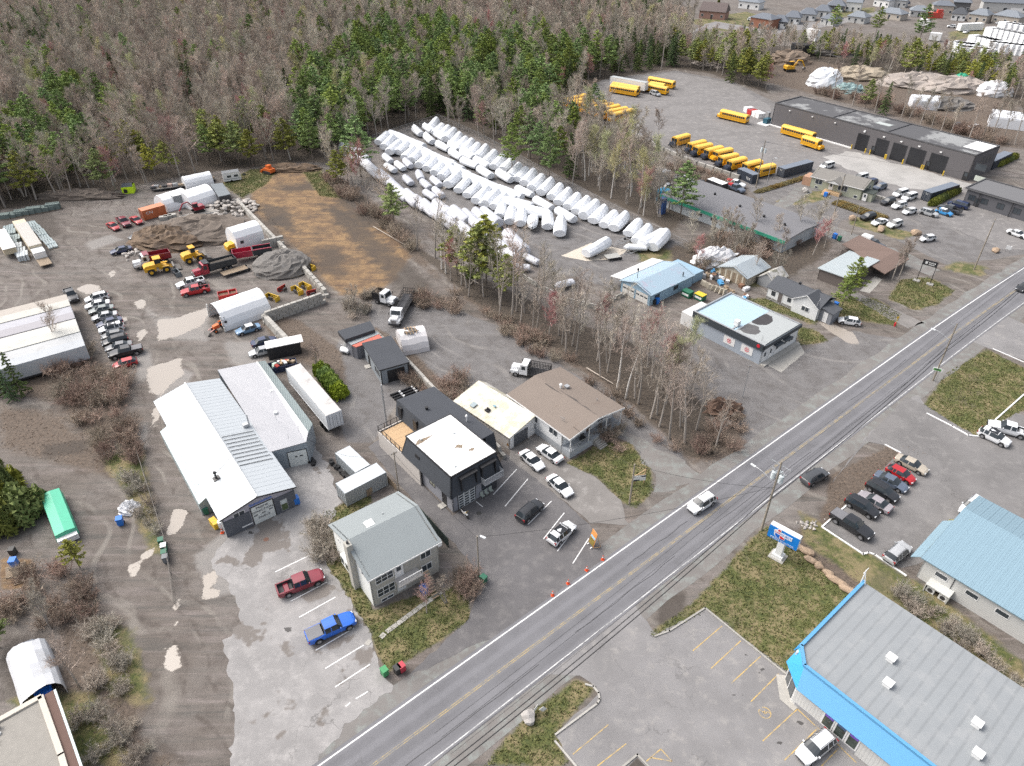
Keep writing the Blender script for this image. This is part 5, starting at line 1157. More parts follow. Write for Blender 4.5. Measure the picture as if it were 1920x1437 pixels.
for kind,colr,f,r,lab in[('sedan','red',(220,429),(204,419),'bright red coupe leftmost of the three red vehicles in the yard'),('pickup','maroon',(241,424),(223,409),'maroon pickup between two red cars near the orange container'),('sedan','red',(264,418),(247,407),'red sedan beside the orange container'),('sedan','darkgrey',(243,446),(276,436),'dark grey sedan at the edge of the brown soil heap'),('sedan','navy',(208,473),(245,464),'navy sedan alone on the open gravel yard'),('pickup','white',(329,538),(384,524),'white pickup next to the bright red pickup in the yard'),('pickup','red',(339,550),(393,540),'bright red pickup with black bed in the yard'),('sedan','steelblue',(442,623),(487,610),'old steel blue sedan with white roof by the white tent'),('sedan','navy',(516,634),(473,645),'blue sedan by the black trailer and block wall'),('sedan','silver',(478,661),(503,655),'silver convertible with black top half behind the black trailer'),('pickup','maroon',(607,1076),(519,1111),'dark red pickup parked in the white stalls'),('pickup','blue',(665,1157),(575,1198),'bright blue pickup with grey bed cover in the white stalls'),('suv','black',(1014,940),(973,975),'black suv in the stalls by the black building'),('suv','white',(1077,979),(1029,1020),'white suv with black glass roof in the stalls by the road'),('sedan','white',(1019,881),(977,844),'white sedan nearest the workshop door on the driveway'),('sedan','white',(1009,834),(1053,865),'white coupe nearest the bungalow gallery on the driveway'),('sedan','white',(1072,930),(1029,891),'white sedan lowest on the cracked driveway'),('suv','white',(1294,957),(1337,930),'white suv driving on the road'),('suv','darkgrey',(1552,881),(1504,906),'dark suv waiting on the road shoulder'),('sedan','gold',(1738,884),(1682,856),'pale gold sedan at the top of the car lot row'),('hatch','red',(1716,903),(1664,874),'red hatchback beside the gold sedan in the lot row'),('sedan','bluegrey',(1700,917),(1644,888),'blue grey sedan third in the lot row'),('suv','black',(1683,937),(1628,904),'black suv between two grey sedans in the lot row'),('sedan','mauve',(1613,924),(1669,956),'mauve silver sedan parked the other way in the lot row'),('suv','black',(1647,967),(1588,933),'black suv next to the black pickup in the lot row'),('pickup','black',(1632,1006),(1563,962),'black pickup with grey bed cover at the lower end of the lot row'),('suv','silver',(1703,1019),(1663,1053),'silver suv by the white kerb beside the blue roofed building'),('pickup','white',(1858,796),(1924,814),'white pickup at the right edge beside the white suv'),('suv','white',(1893,832),(1837,806),'white suv with black roof beside the white pickup'),('suv','white',(1504,1421),(1556,1380),'white suv in the yellow stalls by the parts store'),('suv','white',(1806,964),(1838,935),'white car half hidden by the light blue roof'),('hatch','white',(1577,599),(1609,604),'white hatchback in front of the small white house'),('sedan','black',(1906,546),(1935,528),'black car far up the road at the right edge')]:
 t=car(kind,colr,f,r,lab,name='car_on_road' if 'road' in lab and 'by the' not in lab else 'parked_car',roof=BKR if 'black' in lab and 'roof' in lab else(WHITE if 'white roof' in lab else None),cover=GC if 'bed cover' in lab else None)
 if 'black bed' in lab:
  k=MB()
  for x in(-1.3,-2.6):
   for s in(1,-1):k.span((x-.04,s*.85-.04,1.1),(x+.04,s*.85+.04,1.75))
   k.span((x-.04,-.89,1.7),(x+.04,.89,1.78))
  k.build('ladder_rack',BLACK,t)
t=car('pickup','darkgrey',(1661,466),(1613,450),'dark pickup with tall white work cap on the gravel lane')
MB().prism([(-2.85,-.92,1.2),(-.6,-.92,1.2),(-.6,-.8,2.3),(-2.85,-.8,2.3)],(0,1.72,0)).span((-2.7,-.6,2.3),(-.8,.6,2.42)).build('work_cap',WHITE,t)
q=Z(1480,260,7.983)
for kind,colr,f,r,lab in[('suv','black',(1390,965),(1568,915),'black suv beside the yellow grass bank in the bus lot'),('suv','white',(1562,1020),(1732,975),'white suv next to the white divider in the bus lot'),('hatch','white',(1702,1108),(1898,1060),'white hatchback at the lower end of the divider in the bus lot'),('suv','black',(1082,1190),(1278,1140),'black crossover leftmost in the front row of the bus lot'),('sedan','white',(1247,1272),(1452,1215),'white sedan in the front row of the bus lot'),('suv','white',(1458,1315),(1698,1240),'white suv at the right of the front row in the bus lot'),('van','white',(1562,850),(1768,785),'white van leftmost behind the white divider'),('van','white',(1692,908),(1903,838),'white van rightmost behind the white divider'),('suv','navy',(1117,685),(1323,625),'dark blue suv behind the olive bungalow'),('suv','bluegrey',(1252,755),(1458,695),'blue grey suv behind the olive bungalow'),('van','white',(990,600),(1150,555),'white van half hidden at the right end of the bungalow roof'),('van','white',(490,425),(640,385),'white van peeping over the bungalow roof')]:
 car(kind,colr,q(*f),q(*r),lab,far=True,group='cars in the bus yard lot')
q=Z(1680,270,7.983)
for kind,colr,f,r,lab in[('suv','silver',(622,1065),(372,995),'silver white suv before the dark container hedge'),('hatch','sky',(830,1050),(622,985),'light blue hatchback with white roof in the bus lot'),('pickup','darkgrey',(640,925),(968,1030),'dark grey pickup behind the light blue hatchback'),('van','navy',(792,868),(1088,950),'dark navy van at the top of the bus lot row'),('sedan','white',(1950,1385),(1700,1295),'white sedan at the far right of the bus yard'),('hatch','white',(385,1420),(560,1395),'white hatchback alone by the grass edge of the bus yard'),('sedan','maroon',(1900,870),(2050,905),'dark red car behind the long yellow bus at the right edge')]:
 car(kind,colr,q(*f),q(*r),lab,far=True,group='cars in the bus yard lot',roof=WHITE if 'white roof' in lab else None)
q=Z(1240,230,7.983)
for kind,colr,f,r,lab in[('sedan','white',(905,1080),(685,1005),'white sedan parked behind the green trimmed workshop'),('pickup','white',(1260,955),(965,880),'white pickup with red load beside the dark cube trailer'),('pickup','bluegrey',(1225,1030),(1010,940),'blue grey pickup beside the white pickup with red load'),('pickup','silver',(488,885),(195,810),'white flatbed pickup behind the green trimmed workshop'),('suv','silver',(10,1000),(150,940),'silver car at the left end of the green trimmed workshop'),('suv','darkgrey',(660,950),(800,975),'dark car squeezed beside the yellow forklift')]:
 t=car(kind,colr,q(*f),q(*r),lab,far=True,group='vehicles behind the green trimmed workshop')
 if 'red load' in lab:MB().box((-1.9,0,1.3),(1.4,1.3,.5)).build('red_load',M('red_tarp',(.45,.03,.03),.7),t)
car('van','silver',(1239,179),(1218,172),'silver minivan beside the row of school buses far off',far=True)
# ------------------------------------------------------------ school buses
YEL=M('school_bus_yellow',(.80,.40,.012),.4,0,.03,1,coat=.3);YR=M('bus_roof_yellow',(.83,.50,.08),.5,0,.03)
def bus_parts(L,hoodlen,nwin,nm):
 W,H,h=2.45,3.05,L/2
 fx=h-hoodlen
 prof=[(-W/2+.02,.55),(W/2-.02,.55),(W/2,1.0),(W/2,2.45),(W/2-.22,2.88),(W/2-.6,3.04),(0,H+.04),(-W/2+.6,3.04),(-W/2+.22,2.88),(-W/2,2.45),(-W/2,1.0)]
 body=MB();body.prism([(-h,y,z)for y,z in prof],(L-hoodlen,0,0))
 roof=MB().prism([(-h-.01,y*1.004,z+.012)for y,z in[(W/2,2.5),(W/2-.22,2.90),(W/2-.6,3.05),(0,H+.05),(-W/2+.6,3.05),(-W/2+.22,2.90),(-W/2,2.5)]],(L-hoodlen+.02,0,0))
 hood=MB()
 if hoodlen>.5:hood.prism([(fx,-1.0,.5),(fx,1.0,.5),(fx,1.0,1.35),(fx,.8,1.62),(fx,-.8,1.62),(fx,-1.0,1.35)],(hoodlen*.8,0,0));hood.prism([(fx+hoodlen*.8,-.85,.5),(fx+hoodlen*.8,.85,.5),(fx+hoodlen*.8,.8,1.35),(fx+hoodlen*.8,-.8,1.35)],(hoodlen*.2,0,0))
 win=MB();x0,x1=-h+.5,fx-.9;n=nwin;p=(x1-x0)/n
 for k in range(n):win.span((x0+k*p+.07,W/2-.02,1.72),(x0+(k+1)*p-.07,W/2+.022,2.36))
 stripe=MB()
 for s in(1,-1):
  for z in(1.02,1.36):stripe.span((-h+.1,s*(W/2)-.02,z),(fx-.1,s*W/2+.02,z+.06))
 wsn=MB().span((fx-.02,-W/2+.15,1.62),(fx+.03,-.05,2.6)).span((fx-.02,.05,1.62),(fx+.03,W/2-.15,2.6))
 rear=MB().span((-h-.03,-1.0,1.7),(-h+.02,-.42,2.4)).span((-h-.03,.42,1.7),(-h+.02,1.0,2.4)).span((-h-.035,-.33,1.5),(-h+.02,.33,2.5))
 bump=MB().span((h-.12,-1.15,.4),(h+.08,1.15,.72)).span((-h-.12,-1.15,.4),(-h+.02,1.15,.72))
 wh=MB().tube((0,-.14,0),(0,.14,0),.48,.48,14)
 return dict(body=body.mesh(nm+'_body',YEL),roof=roof.mesh(nm+'_roof',YR),hood=hood.mesh(nm+'_hood',YEL)if hoodlen>.5 else None,win=win.mesh(nm+'_windows',GLASS),stripe=stripe.mesh(nm+'_rail',BLACK),ws=wsn.mesh(nm+'_windscreen',GLASS),rear=rear.mesh(nm+'_rear_window',GLASS),bump=bump.mesh(nm+'_bumper',BLACK),wheel=wh.mesh(nm+'_wheel',TYRE),geo=(L,hoodlen,h))
BUS={'long':bus_parts(11.6,1.2,11,'long_bus'),'flat':bus_parts(11.8,.1,12,'flat_nose_bus'),'short':bus_parts(7.6,1.35,6,'short_bus')}
def bus(kind,f,r,label,group,z=3.0,snout=None,fit=True):
 A,B=G(*f,z),G(*r,z);m=BUS[kind];L,hl,h=m['geo']
 c=(A+B)/2;t=thing('school_bus',label,'school bus',(c.x,c.y,.04),heading(B,A),group)
 body=put('body',m['body'],t);put('roof',m['roof'],t);put('rear_window',m['rear'],t);put('windscreen',m['ws'],t);put('bumper',m['bump'],t);put('side_rail',m['stripe'],t)
 if m['hood']:o=put('hood',m['hood'],t,mat=snout)
 w1=put('window_row',m['win'],t);w2=put('window_row',m['win'],t);w2.location=(0,-2.45,0)
 for x in(-h*.52,h-(1.6 if hl>.5 else 2.3)):
  for s in(1,-1):put('wheel',m['wheel'],t,(x,s*1.06,.48))
 return t
BH=M('blue_black_hood',(.05,.06,.085),.3)
q=Z(1040,110,7.983);gname='school buses in the far row behind the trees'
for i,(f,r)in enumerate([((160,600),(420,535)),((230,635),(500,575)),((310,660),(630,600)),((420,700),(735,628)),((500,730),(850,660)),((630,762),(930,690)),((730,790),(1040,728)),((830,830),(1140,755))]):
 bus('long',q(*f),q(*r),'yellow school bus, %s from the left in the slanting row behind bare trees'%(i+1 and['1st','2nd','3rd','4th','5th','6th','7th','8th'][i]),gname)
g2='school buses at the far end of the bus yard'
bus('flat',q(1232,452),q(868,392),'yellow school bus standing in front of the long white trailer',g2)
bus('flat',q(1240,418),q(900,358),'yellow school bus squeezed between another bus and the white trailer',g2)
bus('long',q(1340,362),q(1672,425),'yellow school bus beside the silver minivan',g2);bus('short',q(1415,342),q(1630,378),'short yellow bus between two longer buses at the far end',g2);bus('flat',q(1440,275),q(1772,338),'yellow school bus furthest away against the trees',g2)
q=Z(1240,230,7.983);g3='short school buses nose to the wall'
labs=['short yellow bus standing apart at the left end of the nose in row','short yellow bus second from the left of the nose in row','short yellow bus third from the left of the nose in row','short yellow bus fourth from the left of the nose in row','short yellow bus with a yellow nose in the middle of the nose in row','short yellow bus sixth along the nose in row','short yellow bus seventh along the nose in row','short yellow bus behind the dark container with rack','short yellow bus at the right end beside the utility pole']
for i,(f,r)in enumerate([((150,235),(410,165)),((385,322),(645,262)),((475,368),(738,310)),((635,412),(900,350)),((770,440),(1042,380)),((850,520),(1122,462)),((970,585),(1258,512)),((1220,620),(1475,560)),((1410,680),(1672,618))]):
 bus('short',q(*f),q(*r),labs[i],g3,snout=BH if i not in(4,)else YEL)
bus('long',(1348,204),(1404,217),'yellow school bus alone in the middle of the yard','school buses on the open yard')
bus('flat',(1532,251),(1467,233),'long yellow school bus parked along the dark garage wall','school buses on the open yard')
bus('short',(1546,266),(1508,254),'short yellow bus in front of the long bus at the garage wall','school buses on the open yard',snout=YEL)
bus('long',(1826,348),(1915,369),'long yellow school bus by the bus office at the right edge','school buses on the open yard')
# ------------------------------------------------------------ wrapped boats
WRAP=M('white_shrink_wrap',(.68,.70,.73),.4,0,.025,1.5,rand=.03,bump=.25,bscale=1.6);TARP=M('dull_white_tarp',(.52,.53,.57),.5,0,.1,1,rand=.08,bump=.5,bscale=1.5)
def boat_meshes(seed,L,W,peak,low):
 q=random.Random(seed);st=[]
 for t,hw,gun,rid in[(0,.90,1.45,low),(.05,1.0,1.5,low+.2),(.3,1.03,1.6,low+(peak-low)*.45),(.58,1.0,1.68,low+(peak-low)*.75),(.80,.86,1.75,peak),(.88,.68,1.78,peak-.35),(.96,.34,1.8,peak-1.0),(1.0,.08,1.8,2.0)]:
  hw*=W/2;x=(t-.5)*L;j=lambda a:q.uniform(-a,a)
  st.append([(x,hw*.30,.5+.5*t**3),(x,hw*.95,gun-.55),(x,hw,gun+j(.05)),(x,hw*.80+j(.06),gun+(rid-gun)*.50+j(.06)),(x,hw*.40+j(.05),gun+(rid-gun)*.86+j(.05)),(x,0,rid+j(.05))])
 b=MB()
 for i in range(len(st)-1):
  for s in(1,-1):
   for k in range(5):
    f=[(p[0],p[1]*s,p[2])for p in(st[i][k],st[i+1][k],st[i+1][k+1],st[i][k+1])]
    b.face(f if s<0 else f[::-1])
  b.face([(p[0],p[1]*s,p[2])for p,s in((st[i][0],1),(st[i+1][0],1),(st[i+1][0],-1),(st[i][0],-1))])
 b.face([(p[0],p[1],p[2])for p in st[0]]+[(p[0],-p[1],p[2])for p in st[0][-2::-1]])
 tr=MB()
 for s in(1,-1):
  tr.box((-.1*L,s*.75,.5),(L*.7,.1,.12));tr.tube((-.22*L,s*.98,.32),(-.22*L,s*.78,.32),.32,.32,10)
  tr.tube((.25*L,s*.75,.5),(.58*L,0,.5),.05,.05,5);tr.box((-.42*L,s*.5,.3),(.1,.1,.6));tr.box((.3*L,s*.3,.3),(.1,.1,.6))
 tr.box((-.22*L,0,.42),(.1,1.7,.1));tr.box((.1*L,0,.5),(.1,1.5,.1));tr.tube((.58*L,0,.5),(.58*L,0,.04),.04,.04,5)
 return b.mesh('boat_wrap',WRAP,20),tr.mesh('boat_trailer',M('dark_trailer_steel',(.05,.055,.06),.6))
def nth(i):i+=1;return '%d%s'%(i,'th' if 10<i<14 else{1:'st',2:'nd',3:'rd'}.get(i%10,'th'))
BOATS=[boat_meshes(1,8.6,3.15,3.5,2.3),boat_meshes(2,8.0,3.0,3.2,2.2),boat_meshes(3,7.2,2.7,2.8,2.0),boat_meshes(4,9.2,3.3,3.4,2.6)]
def boat(bow,stern,label,group,v=None,mat=None,zb=2.6,zs=1.7,scale=1.0,trailer=True):
 A,B=G(*bow,zb),G(*stern,zs);c=(A.xy+B.xy)/2
 w,tr=BOATS[v if v is not None else rnd.randrange(4)]
 t=thing('wrapped_boat',label,'boat',(c.x,c.y,.01),heading(B,A)+rnd.uniform(-.03,.03),group);t.scale=(scale,scale,scale*rnd.uniform(.94,1.06))
 put('wrap',w,t,mat=mat)
 if trailer:put('trailer',tr,t)
 return t
q=Z(640,0,2.994)
peaks=[(540,668),(572,690),(605,705),(638,722),(673,745),(706,762),(740,777),(776,797),(822,816),(868,845),(915,864),(968,880),(1010,912),(1050,930),(1092,950),(1138,975),(1190,1000),(1245,1025),(1290,1050),(1342,1078),(1395,1098),(1442,1122),(1492,1145),(1552,1170),(1612,1185),(1690,1215),(1742,1252),(1838,1285)]
for i,p in enumerate(peaks):
 k=.66+i*.026
 boat(q(*p),q(p[0]-66*k,p[1]+72*k),'white wrapped boat, %s from the far end of the fence row'%nth(i),'wrapped boats along the fence row',v=[0,1,0,3,0,1][i%6])
boat(q(1800,1300),q(1715,1360),'wrapped boat at the right end of the fence row on a dark trailer',None,v=3);boat(q(1490,1345),q(1400,1405),'wrapped boat with peaked cover on the pale concrete slab',None,v=0)
boat(q(1615,1355),q(1690,1375),'small low white covered boat lying among empty trailers',None,v=2,scale=.75)
lower=[(215,790),(248,815),(280,842),(325,846),(360,876),(402,890),(445,918),(482,942),(522,965),(566,988),(606,1030),(655,1062),(708,1090),(760,1122),(812,1138),(858,1158)]
for i,p in enumerate(lower):
 k=.62+i*.03
 boat(q(p[0]+66*k,p[1]-74*k),q(*p),'white wrapped boat, %s from the far end of the middle row with square sterns forward'%nth(i),'wrapped boats of the middle row stern row',v=[1,0,3,1][i%4],zs=1.6)
mass=[(300,745),(345,765),(395,790),(430,820),(475,850),(520,868),(560,888),(610,915),(640,948),(690,965),(735,985),(790,1010),(845,1035),(930,1065)]
for i,p in enumerate(mass):
 boat(q(p[0]-30,p[1]-14),q(p[0]+45,p[1]+24),'white wrapped boat, %s from the far end of the crowded lane behind the middle row'%nth(i),'wrapped boats in the crowded middle',v=[3,0][i%2],zb=3.0,zs=2.0)
up=[(390,697,440,755),(445,682,505,740),(450,735,510,800),(515,727,575,780),(525,785,590,838),(592,782,650,835),(600,830,660,882),(665,828,725,880),(672,882,740,930),(735,872,815,930),(755,920,830,985),(860,940,945,1010),(970,1030,1060,1090),(1065,1092,1175,1165),(1190,1150,1300,1230)]
for i,(x0,y0,x1,y1)in enumerate(up):
 boat(q(x0+14,y0+4),q(x1+2,y1-14),'wrapped boat pointing upper left between the rows, %s from the far end'%nth(i),'wrapped boats pointing upper left',v=[0,1,3][int(x0)%3],zb=2.6,zs=1.9,scale=.84)
for i,(a,b2)in enumerate([((905,1140),(890,1190)),((960,1160),(945,1230)),((1015,1175),(1005,1235)),((1073,1265),(1075,1205)),((1162,1190),(1158,1255)),((1235,1215),(1225,1300)),((930,1120),(1030,1150)),((1010,1165),(1120,1195)),((885,1060),(960,1105)),((830,1075),(800,1135))]):
 boat(q(*a),q(*b2),['wrapped boat left of the pointed bow in the loose near group','wrapped boat second from the left among the stern facing near boats','wrapped boat just left of the sharp bow facing the camera','wrapped boat with sharp bow facing the camera','wrapped boat with flat square end right of the sharp bow','wrapped boat furthest right in the loose near group','wrapped boat lying crosswise behind the near group','long wrapped boat lying crosswise just behind the sharp bow','wrapped boat at the upper left of the loose near group','wrapped boat at the left end of the loose near group'][i],'wrapped boats in the loose near group',v=[2,1,1,2,1,0,3,3,1,2][i],zb=2.4)
for a,b2 in[((225,855),(285,905)),((245,915),(295,950)),((300,900),(350,940)),((345,885),(395,930)),((335,965),(405,1035)),((425,950),(450,1000)),((440,1000),(500,1050)),((500,985),(555,1035)),((510,1045),(568,1095)),((470,1070),(515,1100))]:
 boat(q(*a),q(*b2),'small covered boat scattered near the tree belt side of the yard','small covered boats near the tree belt',v=2,mat=TARP if a[0]>320 else None,zb=1.9,zs=1.5,scale=.82)
line=[(20,840),(75,870),(130,905),(180,950),(235,985),(290,1030),(335,1075),(390,1105),(440,1130),(490,1160),(540,1195),(590,1230),(640,1268),(700,1290),(760,1250),(720,1215),(660,1200),(815,1330),(870,1375),(920,1400),(60,830),(110,865),(560,1160),(610,1190),(780,1210),(830,1210)]
for i,p in enumerate(line):
 boat(q(p[0]-26,p[1]-30),q(p[0]+26,p[1]+26),'dull white tarped boat in the line hidden behind the tree belt','tarped boats behind the tree belt',v=[0,3,1][i%3],mat=TARP)
boat(q(935,1315),q(1000,1395),'big grey white tarped boat with torn end beside the tree belt',None,v=3,mat=TARP,scale=1.2)
for a,b2 in[((985,478),(1003,488)),((960,498),(985,500)),((1040,535),(1075,525))]:boat(a,b2,'small low boat under a torn tarp beside the old timber wall','small torn tarped boats',v=2,mat=TARP,scale=.7,zb=1.5,zs=1.2,trailer=False)
def empty_trailer(px0,px1,label):
 A,B=G(*px0,.5),G(*px1,.5);L=(B-A).length;t=thing('boat_trailer',label,'trailer',((A.x+B.x)/2,(A.y+B.y)/2,0),heading(A,B),'empty boat trailers')
 k=MB()
 for s in(1,-1):k.box((-.1*L,s*.85,.55),(L*.65,.1,.12));k.tube((.22*L,s*.85,.55),(.5*L,0,.55),.05)
 for j in range(4):k.box((-.4*L+j*.2*L,0,.55),(.08,1.7,.1))
 k.build('frame',STEEL,t)
 for s in(1,-1):MB().tube((-.2*L,s*1.0,.32),(-.2*L,s*.8,.32),.32,.32,10).build('wheel',TYRE,t)
empty_trailer((1188,443),(1152,460),'empty silver boat trailer by the fence end');empty_trailer((1205,462),(1168,478),'empty boat trailer nearest the grass');empty_trailer((1232,455),(1205,468),'empty boat trailer below the rightmost wrapped boat')
def flat_trailer(px0,px1,label,deck,W=2.2,name='flatbed_trailer',z=.75,wheels=2):
 A,B=G(*px0,z),G(*px1,z);L=(B-A).length;t=thing(name,label,'trailer',((A.x+B.x)/2,(A.y+B.y)/2,0),heading(A,B))
 n=6
 for j in range(n):MB().span((-L/2,-W/2+j*W/n,z-.08),(L/2,-W/2+(j+1)*W/n-.015,z)).build('plank',deck,t)
 MB().span((-L/2,-W/2-.06,z-.25),(L/2,-W/2,z+.02)).span((-L/2,W/2,z-.25),(L/2,W/2+.06,z+.02)).box((L/2+.7,0,z-.2),(1.5,.12,.12)).build('frame',DARK,t)
 for j in range(wheels):
  for s in(1,-1):MB().tube((-L*.18-j*.95,s*(W/2+.02),.36),(-L*.18-j*.95,s*(W/2-.2),.36),.36,.36,10).build('wheel',TYRE,t)
 return t,L
flat_trailer((1161,478),(1136,482),'grey flatbed trailer beside the concrete slab',M('grey_deck',(.35,.35,.33),.9,0,.1));flat_trailer((462,500),(416,514),'low plank trailer behind the red tipper truck',WOOD,wheels=3)
# ------------------------------------------------------------ trucks and machines
def place(name,label,cat,f,r,z=1.0,group=None,zb=.03):
 A,B=G(*f,z),G(*r,z);c=(A+B)/2
 t=thing(name,label,cat,(c.x,c.y,zb),heading(B,A),group);return t,(A-B).length
def wheels(t,xs,w,r,n=2,mat=None,width=.3,rim=None):
 me=MB().tube((0,-width/2,0),(0,width/2,0),r,r,14).mesh('wheel',TYRE,50);rm=MB().tube((0,-width/2-.012,0),(0,width/2+.012,0),r*.5,r*.5,10).mesh('rim',rim or RIM)
 for x in xs:
  for s in(1,-1):o=put('wheel',me,t,(x,s*w,r));put('rim',rm,o)
def cab(t,x1,P,hood=1.6,cabl=1.5,W=2.2,h=2.75):
 """conventional truck cab; x1 = front bumper"""
 k=MB()
 k.prism([(x1,-W/2+.3,.75),(x1,W/2-.3,.75),(x1-.06,W/2-.35,1.55),(x1-.06,-W/2+.35,1.55)],(-hood,0,0))
 k.prism([(x1-.05,-.75,1.5),(x1-.05,.75,1.5),(x1-.1,.62,1.78),(x1-.1,-.62,1.78)],(-hood+.05,0,0))
 for s in(1,-1):k.box((x1-.75,s*(W/2-.2),1.05),(1.3,.42,.55))
 xc=x1-hood;k.prism([(xc,-W/2,.7),(xc,-W/2,1.85),(xc-.35,-W/2,h-.08),(xc-.6,-W/2,h),(xc-cabl,-W/2,h),(xc-cabl,-W/2,.7)],(0,W,0))
 o=k.build('cab',P,t)
 MB().prism([(xc+.03,-W/2+.15,1.85),(xc+.03,W/2-.15,1.85),(xc-.30,W/2-.2,h-.16),(xc-.30,-W/2+.2,h-.16)],(.02,0,.02)).build('windscreen',GLASS,o)
 k=MB()
 for s in(1,-1):k.span((xc-.45,s*W/2-.015,1.75),(xc-1.15,s*W/2+.015,h-.3))
 k.build('side_window',GLASS,o)
 MB().box((x1+.02,0,1.15),(.06,1.0,.75)).build('grille',M('chrome_grille',(.35,.35,.36),.3,.6),o);MB().box((x1+.05,0,.62),(.2,W,.32)).build('bumper',DARK,o)
 for s in(1,-1):MB().box((x1-.02,s*.8,1.05),(.1,.3,.22)).build('headlight',HEAD,o);MB().box((xc+.1,s*(W/2+.2),2.1),(.1,.12,.5)).build('mirror',BLACK,o)
 return xc-cabl
def stake_truck(f,r,label,P=None,group=None,brush=False):
 t,L=place('stake_truck',label,'truck',f,r,1.0,group);h=L/2
 xb=cab(t,h,P or paint('white',COLS['white']));MB().span((-h,-.5,.55),(xb,.5,.85)).build('chassis',DARK,t)
 MB().span((-h,-1.2,.95),(xb-.12,1.2,1.08)).build('bed_floor',DARK,t)
 k=MB();n=14
 for s in(1,-1):
  for j in range(n):x=-h+.05+(xb-.2+h)*j/(n-1);k.span((x-.04,s*1.17-.03,1.08),(x+.04,s*1.17+.03,2.5))
  for z in(1.3,1.6,1.9,2.45):k.span((-h,s*1.17-.02,z),(xb-.12,s*1.17+.02,z+.09))
 for j in range(7):
  y=-1.17+2.34*j/6
  for x in(-h+.03,xb-.15):k.span((x-.03,y-.04,1.08),(x+.03,y+.04,2.5))
 for x in(-h+.03,xb-.15):k.span((x-.02,-1.17,2.4),(x+.02,1.17,2.5));k.span((x-.02,-1.17,1.6),(x+.02,1.17,1.7))
 k.span((-.5,-1.17,2.4),(-.42,1.17,2.48));k.build('stake_rail',BLACK,t)
 wheels(t,(h-1.0,-h*.55),.98,.48)
 return t,h,xb
stake_truck((738,606),(768,552),'white stake bed truck facing the camera on the upper gravel drive');stake_truck((960,690),(1031,703),'white stake bed truck parked behind the brown roofed bungalow')
t,h,xb=stake_truck((742,566),(704,556),'white truck loaded with a heap of cut brush')
def dump_truck(f,r,label,P,BP,axles=3,load=False):
 t,L=place('dump_truck',label,'dump truck',f,r,1.1);h=L/2
 xb=cab(t,h,P,1.7,1.5,2.3,2.9);MB().span((-h,-.5,.7),(xb,.5,1.0)).build('chassis',DARK,t)
 x0,x1,z0,z1=-h,xb-.25,1.15,2.75
 k=MB().span((x0,-1.25,z0),(x1,1.25,z0+.12))
 for s in(1,-1):
  k.prism([(x0,s*1.25,z0),(x1,s*1.25,z0),(x1,s*1.25,z1),(x0,s*1.25,z1-.25)],(0,-s*.1,0))
  for j in range(6):x=x0+.1+(x1-x0-.2)*j/5;k.span((x-.06,s*1.25,z0),(x+.06,s*1.33,z1-.28))
 k.span((x1-.1,-1.25,z0),(x1,1.25,z1+.35));k.span((x0,-1.25,z0),(x0+.1,1.25,z1-.3));k.prism([(x1,-1.25,z1+.25),(x1+1.1,-1.1,z1+.35),(x1+1.1,1.1,z1+.35),(x1,1.25,z1+.25)],(0,0,.08));k.build('tipper_box',BP,t)
 if load:MB().prism([(x0+.2,-1.1,z0+.9),(x1-.2,-1.1,z0+.9),(x1-.6,0,z0+1.35),(x0+.6,0,z0+1.3)],(0,.01,0)).prism([(x0+.2,1.1,z0+.9),(x0+.6,0,z0+1.3),(x1-.6,0,z0+1.35),(x1-.2,1.1,z0+.9)],(0,.01,0)).build('soil_load',M('dark_soil',(.10,.085,.07),.95,0,.3,4),t)
 MB().tube((xb+.1,.95,1.0),(xb+.1,.95,3.2),.08,.08,8).build('exhaust_stack',STEEL,t)
 wheels(t,[h-1.1,-h*.38,-h*.38-1.25],.98,.5);return t
MAR=paint('deep_red',(.22,.015,.025));dump_truck((250,497),(320,480),'white cab tipper truck with dark red box by the wheel loader',paint('white',COLS['white']),MAR);dump_truck((362,514),(442,491),'red cab tipper truck with black box in the middle of the yard',paint('maroon2',(.30,.01,.03)),M('black_tipper',(.035,.04,.045),.6),load=True)
t,L=place('tipper_trailer','dark red and black tipper trailers against the block wall','trailer',(436,479),(509,467),1.6);h=L/2
for x0,x1,mm in((.0,h,paint('tipper_red',(.36,.02,.05))),(-h,-.15,M('black_tipper',(.035,.04,.045)))):
 k=MB().span((x0,-1.2,1.1),(x1,1.2,1.2)).span((x0,-1.2,1.2),(x1,-1.1,2.5)).span((x0,1.1,1.2),(x1,1.2,2.5)).span((x0,-1.1,1.2),(x0+.1,1.1,2.5)).span((x1-.1,-1.1,1.2),(x1,1.1,2.5));k.build('tipper_box',mm,t)
MB().span((-h,-1.22,2.4),(-.15,-1.02,2.55)).span((-h,1.02,2.4),(-.15,1.22,2.55)).build('box_rim',paint('tipper_red',(.36,.02,.05)),t)
wheels(t,(-h*.3,-h*.3-1.35),1.0,.5)
LY=M('machine_yellow',(.66,.36,.02),.45,0,.06,2,dirt=(.28,.20,.10),dscale=1.0,dlo=.6,dhi=.75)
